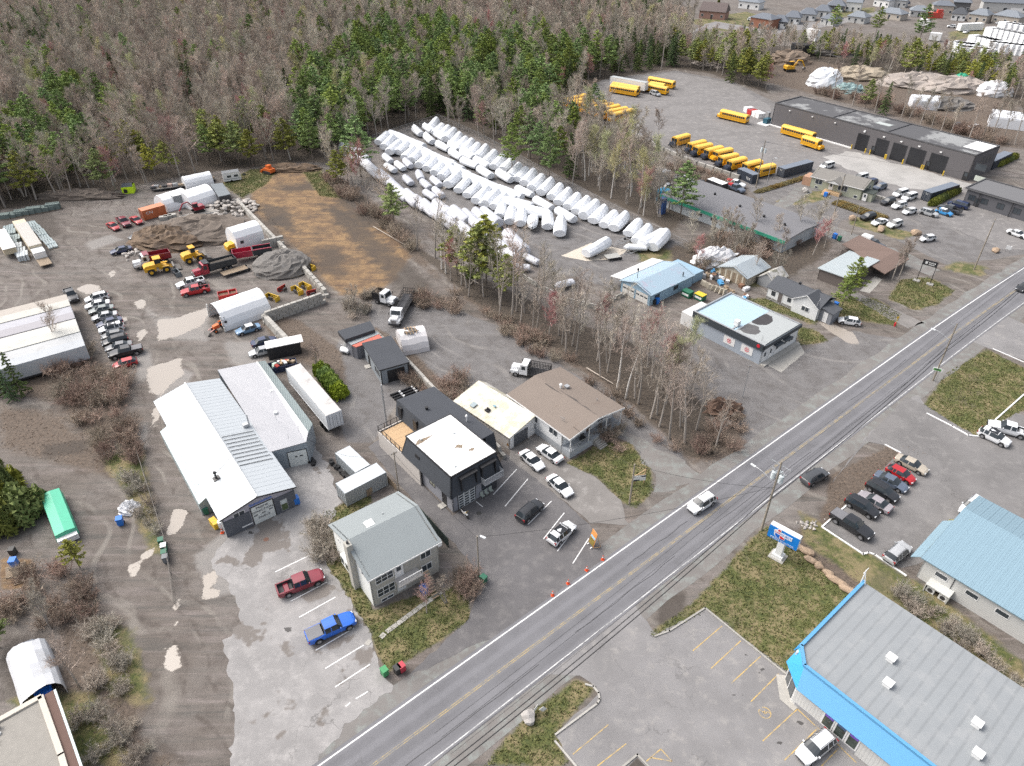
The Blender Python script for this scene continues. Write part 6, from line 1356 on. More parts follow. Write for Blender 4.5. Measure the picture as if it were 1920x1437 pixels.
def loader(f,r,label):
 """f = bucket end"""
 t,L=place('wheel_loader',label,'wheel loader',f,r,1.2);h=L/2;s0=L/7.4
 X=lambda v:-h+v*s0
 k=MB().prism([(X(0),-1.05,.9),(X(0),-1.05,1.9),(X(.5),-1.05,2.25),(X(2.4),-1.05,2.35),(X(2.4),-1.05,.8)],(0,2.1,0)).prism([(X(2.9),-.7,.8),(X(2.9),-.7,1.8),(X(4.6),-.7,1.5),(X(4.6),-.7,.7)],(0,1.4,0));k.build('engine_body',LY,t)
 c=MB().span((X(2.3),-.8,1.5),(X(3.6),.8,2.3)).span((X(2.2),-.95,3.35),(X(3.75),.95,3.5)).build('cab',LY,t);MB().span((X(2.35),-.78,2.3),(X(3.6),.78,3.35)).build('cab_glass',GLASS,c)
 k=MB()
 for s in(1,-1):
  k.box((X(1.25),s*1.15,1.62),(1.7*s0,.5,.14));k.box((X(4.2),s*1.15,1.55),(1.5*s0,.5,.12));k.tube((X(3.6),s*.5,1.7),(X(5.6),s*.5,.8),.16,.14,6)
 k.build('lift_arm',LY,t)
 k=MB().prism([(X(5.7),-1.35,.1),(X(7.4),-1.35,.1),(X(7.2),-1.35,.25),(X(6.1),-1.35,.5),(X(6.0),-1.35,1.25),(X(5.7),-1.35,1.2)],(0,2.7,0));k.build('bucket',M('worn_steel',(.16,.15,.14),.6,.3,.2,2),t)
 wheels(t,(X(1.25),X(4.3)),1.1,.75,width=.55,rim=LY);return t
loader((338,492),(270,507),'yellow wheel loader in front of the white cab tipper truck');loader((392,472),(342,486),'yellow wheel loader beside the brown soil heap');loader((474,452),(424,467),'yellow wheel loader half hidden against the white yard tent')
def excavator(base,deg,label,P,s=1.0,z=0.0,reach=None):
 t=thing('excavator',label,'excavator',(base.x,base.y,z),R(deg));t.scale=(s,)*3
 for sd in(1,-1):
  k=MB().prism([(-1.7,sd*.75,.35),(-1.4,sd*.75,.0),(1.4,sd*.75,.0),(1.7,sd*.75,.35),(1.4,sd*.75,.72),(-1.4,sd*.75,.72)],(0,sd*.5,0));k.build('track',M('track_black',(.03,.028,.027),.9),t)
 MB().prism([(-1.8,-1.1,.85),(1.1,-1.1,.85),(1.1,-1.1,1.5),(-1.2,-1.1,1.9),(-1.8,-1.1,1.7)],(0,2.2,0)).build('engine_body',P,t)
 c=MB().span((-.1,.1,1.5),(1.2,1.1,1.7)).span((-.15,.05,2.75),(1.25,1.15,2.85)).build('cab',P,t);MB().span((-.05,.13,1.7),(1.17,1.07,2.75)).build('cab_glass',GLASS,c)
 k=MB();pts=[(.9,-.3,1.5),(2.2,-.3,3.3),(3.6,-.3,3.1),(4.9,-.3,1.2)]
 for a,b2 in zip(pts[:-1],pts[1:]):k.tube(a,b2,.2,.18,6)
 k.tube((1.3,-.3,1.3),(2.3,-.3,2.7),.08,.08,6);k.build('boom',P,t)
 MB().prism([(4.6,-.7,1.2),(5.2,-.7,1.1),(5.2,-.7,.5),(4.5,-.7,.3),(4.2,-.7,.8)],(0,.8,0)).build('bucket',M('worn_steel',(.16,.15,.14)),t);return t
t,L=place('lowboy_trailer','plank deck equipment trailer carrying the red excavator','trailer',(338,409),(402,394),.8);h=L/2
for j in range(6):MB().span((-h,-1.2+j*.4,.72),(h,-.82+j*.4,.8)).build('plank',M('grey_plank',(.30,.28,.25),.9,0,.1,rand=.2),t)
MB().span((-h,-1.3,.5),(h,-1.21,.82)).span((-h,1.21,.5),(h,1.3,.82)).build('frame',STEEL,t);wheels(t,(-h*.45,-h*.45-1.0),1.1,.42)
excavator(G(372,397,.8),218,'red excavator with raised arm on the plank deck trailer',paint('excavator_red',(.28,.015,.03)),.9,.8)
excavator(G(1480,134),12,'orange yellow excavator digging in the far rubble yard',M('machine_yellow',(.66,.36,.02)),1.35);
t,L=place('tractor','orange tractor with front bucket by the white tent','tractor',(384,622),(432,604),.9);h=L/2
OR=M('tractor_orange',(.62,.14,.03),.45,0,.06,3)
MB().prism([(-h*.1,-.42,.7),(h*.35,-.38,.7),(h*.35,-.38,1.35),(-h*.1,-.42,1.5)],(0,.8,0)).span((-h*.75,-.9,1.35),(-h*.2,-.55,1.5)).span((-h*.75,.55,1.35),(-h*.2,.9,1.5)).build('engine_body',OR,t)
MB().span((-h*.6,-.3,.9),(-h*.35,.3,1.4)).build('seat',BLACK,t);MB().tube((-h*.55,-.6,1.3),(-h*.55,-.6,2.6),.05).tube((-h*.55,.6,1.3),(-h*.55,.6,2.6),.05).tube((-h*.55,-.6,2.6),(-h*.55,.6,2.6),.05).build('roll_bar',BLACK,t)
k=MB()
for s in(1,-1):k.tube((-.1,s*.5,1.2),(h*.75,s*.5,.5),.07,.07,5)
k.build('loader_arm',paint('tractor_red',(.42,.04,.02)),t);MB().prism([(h*.75,-.9,.1),(h,-.9,.1),(h*.95,-.9,.25),(h*.8,-.9,.7),(h*.72,-.9,.7)],(0,1.8,0)).build('bucket',M('worn_steel',(.16,.15,.14)),t)
wheels(t,(-h*.45,),.72,.62,width=.4,rim=OR);wheels(t,(h*.3,),.62,.4,width=.25,rim=OR)
t,L=place('track_loader','orange red tracked loader at the head of the bare soil strip','loader',(492,316),(514,322),.9);h=L/2
MB().span((-h*.8,-.9,.5),(h*.4,.9,1.5)).span((-h*.4,-.6,1.5),(h*.1,.6,2.4)).build('engine_body',OR,t);MB().prism([(h*.7,-1.1,.1),(h,-1.1,.1),(h*.8,-1.1,.9),(h*.65,-1.1,.9)],(0,2.2,0)).build('bucket',OR,t)
for s in(1,-1):MB().prism([(-h*.85,s*.8,.4),(-h*.6,s*.8,0),(h*.3,s*.8,0),(h*.5,s*.8,.4),(h*.3,s*.8,.8),(-h*.6,s*.8,.8)],(0,s*.4,0)).build('track',M('track_black',(.03,.028,.027)),t);MB().tube((0,s*.8,1.2),(h*.75,s*.8,.6),.1).build('lift_arm',OR,t)
def attachment(px,py,deg,label,mat,w=2.6,kind=0,name='plough_blade'):
 p=G(px,py);t=thing(name,label,'snow plough' if name=='plough_blade' else 'bucket',(p.x,p.y,0),R(deg))
 MB().prism([(.0,-w/2,0),(.35,-w/2,.15),(.45,-w/2,.6),(.25,-w/2,1.05),(.1,-w/2,1.05),(.25,-w/2,.6),(.15,-w/2,.2)],(0,w,0)).build('blade',mat,t)
 k=MB()
 for s in(1,-1):k.tube((.2,s*.5,.4),(-.8,0,.4),.08,.08,5);k.box((.1,s*w*.4,.5),(.3,.12,.8))
 k.box((-.8,0,.5),(.2,.9,.7));k.build('hitch_frame',DARK,t)
 if kind:
  for s in(1,-1):MB().span((-.9,s*w/2-.05,0),(.3,s*w/2+.05,1.0)).build('side_plate',mat,t)
PY=M('plough_yellow',(.62,.40,.03),.5,0,.08,2,dirt=(.25,.18,.10),dscale=1.2,dlo=.6,dhi=.7);PR=M('plough_red',(.36,.03,.02),.5,0,.1,2)
attachment(513,561,60,'yellow box plough beside the big white tent',PY,3.0,1);attachment(530,545,150,'dark red snow plough blade behind the white tent',PR,2.2);attachment(560,548,45,'broad yellow plough with wings near the corner of the block wall',PY,3.0,1);attachment(575,540,50,'yellow plough blade leaning near the block wall corner',PY,2.8,1);attachment(585,553,120,'small red plough blade in the wall corner',PR,2.0);attachment(585,505,60,'yellow loader bucket lying across the top of the block wall',PY,1.8,1,'loader_bucket');attachment(335,515,40,'grey steel loader bucket lying in front of the red tipper',M('grey_bucket',(.16,.18,.19),.6,0,.1),2.4,1,'loader_bucket')
t=thing('parts_bin','open red two compartment bin behind the white tent','bin',G(428,557),R(25));MB().span((-1.9,-1.1,0),(1.9,-1,1.1)).span((-1.9,1,0),(1.9,1.1,1.1)).span((-1.9,-1,0),(-1.8,1,1.1)).span((1.8,-1,0),(1.9,1,1.1)).span((.2,-1,0),(.35,1,1.1)).build('box',paint('bin_red',(.45,.02,.02)),t);MB().span((-1.8,-1,.1),(1.8,1,.65)).build('contents',M('brown_scrap',(.15,.09,.06),.9,0,.4,5),t)
tag(MB().tube((0,0,0),(0,0,.55),.75,.75,18).tube((0,0,.5),(0,0,.56),.4,.4,14,0).build('tractor_spare',TYRE,None,50,(*G(458,555)[:2],.0)),'big black tractor tyre lying behind the white tent','tractor tyre')
# ------------------------------------------------------------ containers and trailers
def box_unit(name,label,cat,p0,p1,z,W,H,mat,roofm=None,side=1,zb=.12,corr=True,doors=True,L=None,group=None,ribs=True):
 """p0->p1 one long top edge seen in the photo, body lies to its left (side=1) or right (-1)"""
 A,B=G(*p0,z),G(*p1,z);a=heading(A,B);L=L or(B-A).length
 t=thing(name,label,cat,(A.x,A.y,0),a,group);y0,y1=(0,W)if side>0 else(-W,0)
 k=MB().span((0,y0,zb),(L,y1,H));k.build('body',mat,t)
 MB().span((-.01,y0-.01,H),(L+.01,y1+.01,H+.04)).build('roof',roofm or mat,t)
 if ribs:
  n=int(L/.42)
  for ya,yb in((y0-.035,y0),(y1,y1+.035)):
   k=MB()
   for j in range(n):x=.2+j*(L-.4)/max(1,n-1);k.span((x-.07,ya,zb+.15),(x+.07,yb,H-.12))
   k.build('corrugated_side',mat,t)['kind']='stuff'
 k=MB()
 for x in(0,L):
  for y in(y0,y1):k.span((x-.06,y-.05,zb-.05),(x+.06,y+.05,H+.03))
 k.span((-.04,y0-.04,zb),(L+.04,y0+.03,zb+.14)).span((-.04,y1-.03,zb),(L+.04,y1+.04,zb+.14));k.build('corner_post',mat,t)
 if doors:
  for x,s in((-.03,-1),):
   for ya,yb in((y0+.1,(y0+y1)/2-.02),((y0+y1)/2+.02,y1-.1)):
    d=MB().span((x-.02,ya,zb+.15),(x+.03,yb,H-.1)).build('door',mat,t);kk=MB()
    for yy in(ya+.3,yb-.3):kk.tube((x-.06,yy,zb+.15),(x-.06,yy,H-.12),.03,.03,5)
    kk.build('lock_rod',STEEL,d)
 return t,L,y0,y1
OC=ribbed('orange_container',(.52,.15,.06),.28,0,.5,.1,.08,depth=.5,dark=.85)
t,L,y0,y1=box_unit('shipping_container','orange shipping container beside the white hoop tents','container',(266,396.5),(308,385),2.6,2.44,2.6,OC,M('orange_roof',(.55,.22,.12),.6,0,.06),1)
k=MB()
text(t,'lettering','CN',(1.6,y0-.05,1.75),.95,WHITE,sx=1.3)
NV=ribbed('navy_container',(.045,.055,.075),.28,0,.5,.1,.08,depth=.5,dark=.85);NVR=M('dusty_navy_roof',(.16,.185,.225),.6,0,.08)
q=Z(1240,230,7.983);t,L,y0,y1=box_unit('shipping_container','dark navy container with white lettering by the utility pole','container',q(1148,690),q(1395,800),2.6,2.44,2.6,NV,NVR,1,L=6.1)
text(t,'lettering','TEX',(4.6,-.06,1.1),1.0,WHITE)
q=Z(1400,180,7.983);t,L,y0,y1=box_unit('shipping_container','long dark grey container on the grass bank beside the bus yard','container',q(575,1100),q(950,1000),2.6,2.44,2.6,ribbed('slate_container',(.07,.08,.10),.28,0,.5,.1,.08,depth=.5,dark=.85),NVR,1,L=12.2)
text(t,'lettering','TEX',(-.07,1.25,2.0),.5,WHITE,(R(90),0,-R(90)))
q=Z(1680,270,7.983);t,L,y0,y1=box_unit('shipping_container','dark container in the green hedge of the bus lot','container',q(540,740),q(800,660),2.6,2.44,2.6,NV,NVR,1,L=12.2);text(t,'lettering','TEX',(-.07,1.2,2.0),.5,WHITE,(R(90),0,-R(90)))
box_unit('shipping_container','blue grey container behind the bus garage corner','container',q(1480,265),q(1720,150),2.6,2.44,2.6,NV,NVR,1,L=12.2)
GCN=ribbed('grey_container',(.36,.39,.405),.28,0,.5,.2,.08,depth=.6,dark=.82);GCR=M('pale_container_roof',(.48,.51,.53),.5,.1,.06)
t,*_=box_unit('shipping_container','grey container nearest the grey roofed house','container',(646.8,926),(714.4,891),2.6,2.6,2.6,GCN,GCR,1,L=6.6)
for o in list(t.children):pass
t2,*_=box_unit('shipping_container','grey container with bowed roof and tyres stacked along its side','container',(628.4,850),(666,886),2.5,2.44,2.5,GCN,GCR,1,doors=False,L=5.6)
TS=MB()
tm=MB().tube((0,0,0),(0,0,.22),.33,.33,14).mesh('tyre',TYRE,50)
def tyres(px,py,n,label,grp):
 p=G(px,py);t=thing('tyre_stack',label,'tyres',(p.x,p.y,0),0,grp)
 for i in range(n):put('tyre',tm,t,(rnd.uniform(-.1,.1),rnd.uniform(-.1,.1),.01+.225*i))
for j,(px,py)in enumerate([(622,868),(630,879),(634,881),(640,888),(644,892),(648,896),(652,899),(623,872)]):
 tyres(px,py,3,'stack of black spare tyres along the grey container','tyres along the grey container')
for j,(px,py)in enumerate([(584,864),(590,868),(587,872),(580,868)]):
 tyres(px,py,2,'pair of black tyres heaped beside the annex garage door','tyres by the annex door')
t,L,y0,y1=box_unit('semi_trailer','long white semi trailer with grimy roof beside the grey annex','trailer',(611,780.6),(536.3,691.7),4.0,2.55,4.0,M('white_trailer_side',(.62,.64,.66),.5,0,.05),M('grimy_white_roof',(.50,.485,.47),.7,0,.1,1,dirt=(.20,.19,.18),dscale=.25,dlo=.55,dhi=.72),-1,zb=1.15,ribs=False)
wheels(t,(1.6,2.9),0,.5)
for o in list(t.children):
 if o.name.startswith('wheel'):o.location.y=-.3 if o.location.y>=0 and o.name=='x' else o.location.y
k=MB()
for x in(1.6,2.9):k.tube((x,-.1,.5),(x,-2.45,.5),.1)
k.span((L-3.2,-.5,0),(L-3.0,-.3,1.1)).span((L-3.2,-2.2,0),(L-3.0,-2.0,1.1)).span((0,-.9,1.0),(L,-.7,1.2)).span((0,-1.9,1.0),(L,-1.7,1.2));k.build('axle_frame',DARK,t)
for x in(1.6,2.9):
 for y in(-.25,-2.3):MB().tube((x,y-.15,.5),(x,y+.15,.5),.5,.5,14).build('tyre',TYRE,t)
q=Z(1040,110,7.983);t,L,y0,y1=box_unit('semi_trailer','long white semi trailer behind the school buses at the far end','trailer',q(832,275),q(1335,365),4.0,2.6,4.0,WHITE,M('grey_trailer_top',(.40,.42,.42),.6),1,zb=1.1,ribs=False,L=16)
A_,B_=G(124,552,3.6),G(160,650,3.6);ux=(B_-A_);nT=8;a=heading(A_,B_);wT=ux.length/nT
cols=[(.36,.325,.285),(.44,.43,.39),(.37,.37,.40),(.30,.29,.31),(.47,.465,.44),(.45,.445,.41),(.40,.41,.415),(.38,.40,.42)]
for j in range(nT):
 p=A_+ux*(j/nT);t=thing('storage_trailer',['storage trailer with beige streaked roof furthest up its row','pale roofed storage trailer second from the upper end','blue white roofed storage trailer third in the row','storage trailer with grimy spotted grey roof','clean cream roofed storage trailer below the spotted one','cream roofed storage trailer under the bare tree','pale grey roofed storage trailer next to last in the row','storage trailer at the lower end of the row by the cedars'][j],'trailer',(p.x,p.y,0),a,'white storage trailers side by side')
 MB().span((.03,-17,1.0),(wT-.06,0,3.55)).build('body',M('trailer_side_grey',(.45,.47,.49),.6,0,.06),t)
 MB().span((.0,-17.02,3.55),(wT-.12,.02,3.62+.12*(j%2))).build('roof',M('trailer_roof_%d'%j,cols[j],.6,0,.07,.8,dirt=(cols[j][0]*.62,cols[j][1]*.60,cols[j][2]*.58),dscale=.3,dlo=.55,dhi=.75),t)
 k=MB().span((.3,-16,.5),(wT-.3,-.5,1.0));k.build('undercarriage',DARK,t)
LT=[G(22.5,415,2.8),G(43,409.5,2.8),G(79,459,2.8),G(53.7,462.7,2.8)]
t=thing('covered_trailer','long trailer with pale board roof among wrapped pallets at the left','trailer',(LT[3].x,LT[3].y,0),heading(LT[3],LT[0]));Ln=(LT[0]-LT[3]).length
MB().span((0,-2.6,.9),(Ln,0,2.75)).build('body',M('cream_side',(.58,.50,.36),.7),t);MB().span((-.05,-2.65,2.75),(Ln*.86,.05,2.83)).build('roof',M('board_roof',(.44,.42,.39),.8,0,.08),t);MB().span((Ln*-.0-3.2,-2.5,.7),(0,-.1,2.2)).build('white_crate',WHITE,t);MB().span((-7.5,-2.5,.6),(-3.2,-.1,.75)).build('flat_deck',WOOD,t);wheels(t,(3,4.2),1.0,.45)
t=thing('covered_trailer','second pale covered trailer cut by the left edge','trailer',G(8,478,0),heading(LT[3],LT[0]));MB().span((-3,-2.6,.9),(9,0,2.6)).build('body',M('cream_side',(.58,.50,.36)),t);MB().span((-4,-2.65,2.6),(9,.05,2.7)).build('roof',WHITE,t)
FILM=M('glass_green_film',(.36,.42,.43),.18,0,.2,2);FILM2=M('clear_film',(.52,.56,.58),.2,0,.2,2)
def stack(px,py,deg,l,w,h2,mat,label,grp='wrapped material stacks at the left'):
 p=G(px,py);t=thing('wrapped_stack',label,'stack',(p.x,p.y,0),R(deg),grp)
 for j in range(4):MB().box((rnd.uniform(-.15,.15),-w*.36+j*w*.24,h2/2+.08),(l*rnd.uniform(.9,1),w*.2,h2*rnd.uniform(.8,1)),rnd.uniform(-.04,.04)).build('bundle',mat,t)
 MB().span((-l/2,-w/2,0),(l/2,w/2,.1)).build('pallet',WOOD,t)
for q_ in((22,440,.9),(30,450,.8),(24,460,.85),(34,468,1.1),(40,476,1.0),(46,486,1.4),(18,432,.8),(12,452,.9)):stack(q_[0],q_[1],120,3.2,2.4,q_[2],FILM2 if q_[2]>.9 else FILM,'film wrapped stack lying between the two covered trailers at the left','wrapped stacks between the covered trailers')
for q_ in((62,425,.7),(70,432,.6),(78,440,.6),(84,448,.5),(92,456,.5),(98,462,.4)):stack(q_[0],q_[1],130,4.0,2.2,q_[2],FILM,'grey green film covered stack right of the covered trailer','wrapped stacks right of the covered trailer')
for i in range(9):stack(6+i*12,410-i*2.2,20,3.5,2.0,rnd.uniform(.8,1.6),M('green_grey_stack',(.15,.19,.18),.7,0,.3,3),'green grey stack of materials at the forest edge by the yard','material stacks along the forest edge')
TENT=M('white_tent_fabric',(.78,.79,.80),.5,0,.04,.8)
def tent(label,p0,p1,W,H,z0=0.0,mat=TENT,z=None,side=1,name='hoop_tent',cat='tent',nseg=9,end=True,straight=.0,lump=0):
 A,B=G(*p0,z or 0),G(*p1,z or 0);L=(B-A).length;t=thing(name,label,cat,(A.x,A.y,0),heading(A,B));s=side
 prof=[(0,0)]+([(0,straight)]if straight else[])+[(W/2-W/2*math.cos(a),straight+(H-straight)*math.sin(a))for a in np.linspace(.25,math.pi-.25,nseg)]+([(W,straight)]if straight else[])+[(W,0)]
 k=MB();n=max(4,int(L/1.6))
 for i in range(n):
  x0,x1=L*i/n,L*(i+1)/n
  d0,d1=(.05 if i%2 else 0),(.0 if i%2 else .05)
  for(ya,za),(yb,zb)in zip(prof[:-1],prof[1:]):
   la,lb=(lump*math.sin(i*2.3+ya*1.7),lump*math.sin((i+1)*2.3+ya*1.7));lc,ld=(lump*math.sin(i*2.3+yb*1.7),lump*math.sin((i+1)*2.3+yb*1.7));f=[(x0,s*ya,za-d0*(za>.5)+la*(za>.5)),(x1,s*ya,za-d1*(za>.5)+lb*(za>.5)),(x1,s*yb,zb-d1*(zb>.5)+ld*(zb>.5)),(x0,s*yb,zb-d0*(zb>.5)+lc*(zb>.5))]
   k.face(f[::-1]if s>0 else f)
 k.build('cover',mat,t,40)
 if end:
  for x in(.02,L-.02):MB().face([(x,s*y_,z_)for y_,z_ in prof]).build('end_wall',mat,t)
 return t,L
t,L=tent('big white hoop tent with open grimy end in front of the block wall',(424,622),(511,590),7.6,4.3,end=False);MB().face([(L-.05,y,z)for y,z in[(0,0),(0,1.8),(2,3.8),(3.8,4.25),(5.6,3.8),(7.6,1.8),(7.6,0)]]).build('end_wall',TENT,t);MB().tube((.4,-.05,2.0),(.4,.05,2.0),.3).build('vent',DARK,t)
k=MB()
for z in(0.1,1.2,2.2):k.span((-.3,-.3+z*.3,z),(-.1,.0+z*.3,z+1.0)).span((-.3,7.4-z*.3,z),(-.1,7.7-z*.3,z+1.0))
k.build('end_frame',M('pale_frame',(.6,.6,.58),.7),t)
tent('white hoop tent next to the orange container',(316,399),(362,384),7.0,3.6);tent('taller white hoop tent behind the red excavator',(364,397),(411,381),8.0,4.2)
tent('small white tent behind the grey trailer',(351,356),(402,345),4.5,3.0)
t,L=tent('white tent with small dark window next to the yellow loader',(449,478),(499,462),5.5,5.6,straight=3.4,nseg=5);MB().span((.9,-.05,2.4),(1.7,-.005,3.1)).build('window',DARK,t)
box_unit('box_trailer','grey and white box trailer parked behind the hoop tents','trailer',(324,369),(396,352),3.4,2.6,3.4,ribbed('grey_container',(.36,.39,.405)),WHITE,1,zb=.9)
q=[G(394,346,3.0),G(417,343,3.0),G(432,364,3.0),G(410,369,3.0)]
t=thing('flat_roof_shed','dark grey flat roofed shed at the end of the hoop tents','shed',(q[0].x,q[0].y,0));pp=[p-Vector((q[0].x,q[0].y,0))for p in q];MB().prism(pp,(0,0,-.2)).build('roof',M('slate_flat_roof',(.17,.19,.205),.8,0,.06),t);MB().prism([(p.x,p.y,2.78)for p in pp],(0,0,-2.78)).build('wall',DARK,t)
t,L=tent('collapsed white hoop tent with torn roof showing its frame',(757,668),(806,658),6.2,3.4,lump=.15,mat=M('dirty_white_fabric',(.62,.60,.60),.7,0,.1,1.2,dirt=(.36,.33,.31),dscale=.5,dlo=.58,dhi=.7),name='torn_tent')
pts=[Vector((L*.45+1.5*math.cos(a)*rnd.uniform(.6,1.1),2.7+1.3*math.sin(a)*rnd.uniform(.6,1.1),0))for a in np.linspace(0,6,11)]
MB().prism([(p.x,p.y,3.46-abs(p.y-3.1)*.05)for p in pts],(0,0,-.06)).build('torn_opening',M('dark_interior',(.10,.095,.09),.9,0,.4,2),t)
k=MB()
for j in range(4):k.tube((L*.28+j*.6,1.6,3.35),(L*.28+j*.6,4.0,3.5),.05,.05,5)
k.tube((L*.2,2.2,3.5),(L*.72,2.2,3.5),.05,.05,5).tube((L*.2,3.6,3.55),(L*.72,3.6,3.55),.05,.05,5);k.build('frame',NEWWOOD,t)
A=G(112,1302,0);t,L=tent('white tarp garage sagging under bare branches with a blue car inside',(128,1300),(96,1215),4.0,2.9,mat=M('weathered_white_tarp',(.52,.53,.55),.5,0,.08,1.2,dirt=(.42,.41,.40),dscale=.5,dlo=.5,dhi=.7,bump=.5,bscale=1),name='tarp_garage',straight=1.5,nseg=7,end=False,lump=.16);MB().face([(L,y,z)for y,z in[(0,0),(0,1.6),(1,2.7),(2,2.9),(3,2.7),(4,1.6),(4,0)]]).build('end_wall',M('weathered_white_tarp',(.52,.53,.55)),t)
p=t.matrix_basis@Vector((2.7,1.9,0));c=car('hatch','blue',(140,1306),(122,1262),'blue car under the white tarp garage');c.location=(p.x,p.y,.03);c.rotation_euler=(0,0,t.rotation_euler[2]+math.pi)
box_unit('cube_trailer','dark cube trailer with white roof and graphics behind the green workshop','trailer',(1326,336),(1354,347),2.8,2.4,2.8,M('black_graphic',(.03,.03,.035),.4,0,.3,.8),WHITE,1,zb=.5,ribs=False)
t,L,y0,y1=box_unit('camper_trailer','white camper trailer on the grass at the forest edge','camper',(417,326.5),(448,322),2.7,2.4,2.7,WHITE,M('grey_camper_roof',(.17,.18,.19),.6),1,zb=.45,ribs=False,doors=False)
for x in(1.0,2.9,5.2):MB().span((x,-.03,1.4),(x+(1.1 if x<5 else .9),-.005,2.0)).build('window',PANE,t)
MB().span((4.2,-.03,.5),(4.8,-.004,2.2)).build('door',M('cream_door',(.6,.58,.5)),t);MB().span((.2,-.04,.9),(L-.2,-.004,1.05)).build('stripe',M('grey_stripe',(.25,.27,.3)),t);wheels(t,(L*.45,),0.0,.34);MB().box((L+.7,1.2,.5),(1.4,.1,.1)).build('tow_bar',DARK,t)
for o in t.children:
 if o.name.startswith('wheel'):o.location.y=.1
t=thing('field_tent','neon yellow box tent with dark top at the edge of the yard','tent',G(243,360),R(15));MB().span((-1.5,-1.5,0),(1.5,1.5,1.9)).build('body',M('neon_yellow',(.55,.80,.02),.5),t);MB().prism([(-1.5,-1.5,1.9),(1.5,-1.5,1.9),(1.2,0,2.5),(-1.2,0,2.5)],(0,0,-.05)).prism([(-1.5,1.5,1.9),(-1.2,0,2.5),(1.2,0,2.5),(1.5,1.5,1.9)],(0,0,-.05)).build('roof',M('dark_tent_top',(.05,.06,.075)),t);MB().span((-1.0,-1.54,.3),(-.1,-1.5,1.3)).build('opening',BLACK,t)
for i,(f,r,lab)in enumerate([((346,346),(300,352),'grey equipment trailer loaded with timber at the forest edge'),((402,334),(372,338),'pale boom lift trailer standing by the forest edge'),((300,352),(284,354),'small grey utility trailer at the forest edge')]):
 t,L=flat_trailer(f,r,lab,M('grey_plank',(.30,.28,.25)),name='equipment_trailer')
 for j in range(4):MB().box((-L*.35+j*L*.22,rnd.uniform(-.4,.4),.95+.2*(j%2)),(1.3,.9,.4+.3*(j%3)),rnd.uniform(-.3,.3)).build('load',(WOOD,STEEL,M('pinkish_steel',(.40,.30,.26),.7),DARK)[j],t)
for px,py in((308,413),(316,411),(324,409)):
 o=tag(MB().box((0,0,.5),(2.0,1.2,1.0)).box((0,0,1.02),(1.9,1.1,.05)).build('block_pallet',CONC,None,None,(*G(px,py)[:2],0),R(20)),'pale block pallet in front of the white hoop tent','pallet','block pallets before the hoop tent')
t=thing('cargo_container','open black container with white roof at the end of the block wall','container',G(506,676),R(22));MB().span((-.1,0,0),(.0,2.4,2.5)).span((0,0,0),(5.8,.1,2.5)).span((0,2.3,0),(5.8,2.4,2.5)).span((0,0,0),(5.8,2.4,.1)).build('body',BLACK,t);MB().span((-.2,-.1,2.5),(6.4,2.5,2.62)).build('roof',M('white_container_roof',(.68,.67,.66),.6,0,.1,1,dirt=(.45,.42,.40),dscale=.6),t)
t=thing('waste_skip','navy waste skip filled with rubbish beside the annex','skip',G(530,692),R(22));MB().span((-2.6,-1,0),(2.6,-.92,1.2)).span((-2.6,.92,0),(2.6,1,1.2)).span((-2.6,-1,0),(-2.5,1,1.2)).span((2.5,-1,0),(2.6,1,1.2)).build('body',M('navy_skip',(.02,.03,.07),.5),t)
for j in range(14):MB().box((rnd.uniform(-2.2,2.2),rnd.uniform(-.7,.7),1.0+rnd.uniform(0,.4)),(rnd.uniform(.3,.9),rnd.uniform(.3,.8),rnd.uniform(.2,.6)),rnd.uniform(0,3),0,rnd.uniform(-.4,.4)).build('rubbish',(NEWWOOD,WHITE,M('pale_green_junk',(.4,.5,.42)),WOOD,PR)[j%5],t)
def quadbox(name,label,cat,pts,h,mat,roofm,zb=0.0):
 q=[G(*p,h)for p in pts];o=q[0];t=thing(name,label,cat,(o.x,o.y,0),heading(q[0],q[1]));Mi=(Matrix.Translation((o.x,o.y,0))@Matrix.Rotation(heading(q[0],q[1]),4,'Z')).inverted();pp=[Mi@p for p in q]
 MB().prism(pp,(0,0,-.15)).build('roof',roofm,t)
 for k in range(len(pp)):
  a,b2=pp[k],pp[(k+1)%len(pp)];d=(b2-a).xy;n_=Vector((-d.y,d.x,0)).normalized()*.12
  MB().prism([(a.x,a.y,zb),(b2.x,b2.y,zb),(b2.x,b2.y,h-.16),(a.x,a.y,h-.16)],n_).build('wall',mat,t)
 return t,pp
quadbox('shipping_container','red container wedged between the small garage and a grey container','container',[(660,648),(668,651),(717,634),(711,627)],2.7,ribbed('dark_steel_container',(.18,.185,.21),.28,0,.5,.2,.08,depth=.6,dark=.8),M('coral_container',(.48,.13,.09),.6,0,.06))
quadbox('shipping_container','grey container with dull tin roof under the dark canopy','container',[(648,639),(659,647),(711,626),(702,619)],2.7,ribbed('dark_steel_container',(.18,.185,.21)),M('dull_tin',(.33,.36,.37),.5,.2,.12))
quadbox('canopy','dark shingled canopy roof above the grey container','canopy',[(633,621),(647,637),(703,618),(694,602)],3.4,DARK,DSH,zb=2.6)
car('van','white',(646,657),(668,635),'white vehicle nose showing from under the dark canopy')
t=thing('pipe_rack','bundle of black drain pipes with white bands by the small garage','pipes',G(763,739),R(35))
for j in range(7):o=MB().tube((-2.6+.2*(j%2),-1.1+j*.36,.2+.28*(j%2)),(2.6-.3*(j%3),-1.1+j*.36,.2+.28*(j%2)),.17,.17,10).build('pipe',BLACK,t,50);MB().tube((-1.2,-1.1+j*.36,.2+.28*(j%2)),(-.8,-1.1+j*.36,.2+.28*(j%2)),.18,.18,10).tube((1.2,-1.1+j*.36,.2+.28*(j%2)),(1.6,-1.1+j*.36,.2+.28*(j%2)),.18,.18,10).build('band',WHITE,o)
MB().box((0,-1.7,.5),(5.2,.3,.1)).build('rail',WHITE,t)
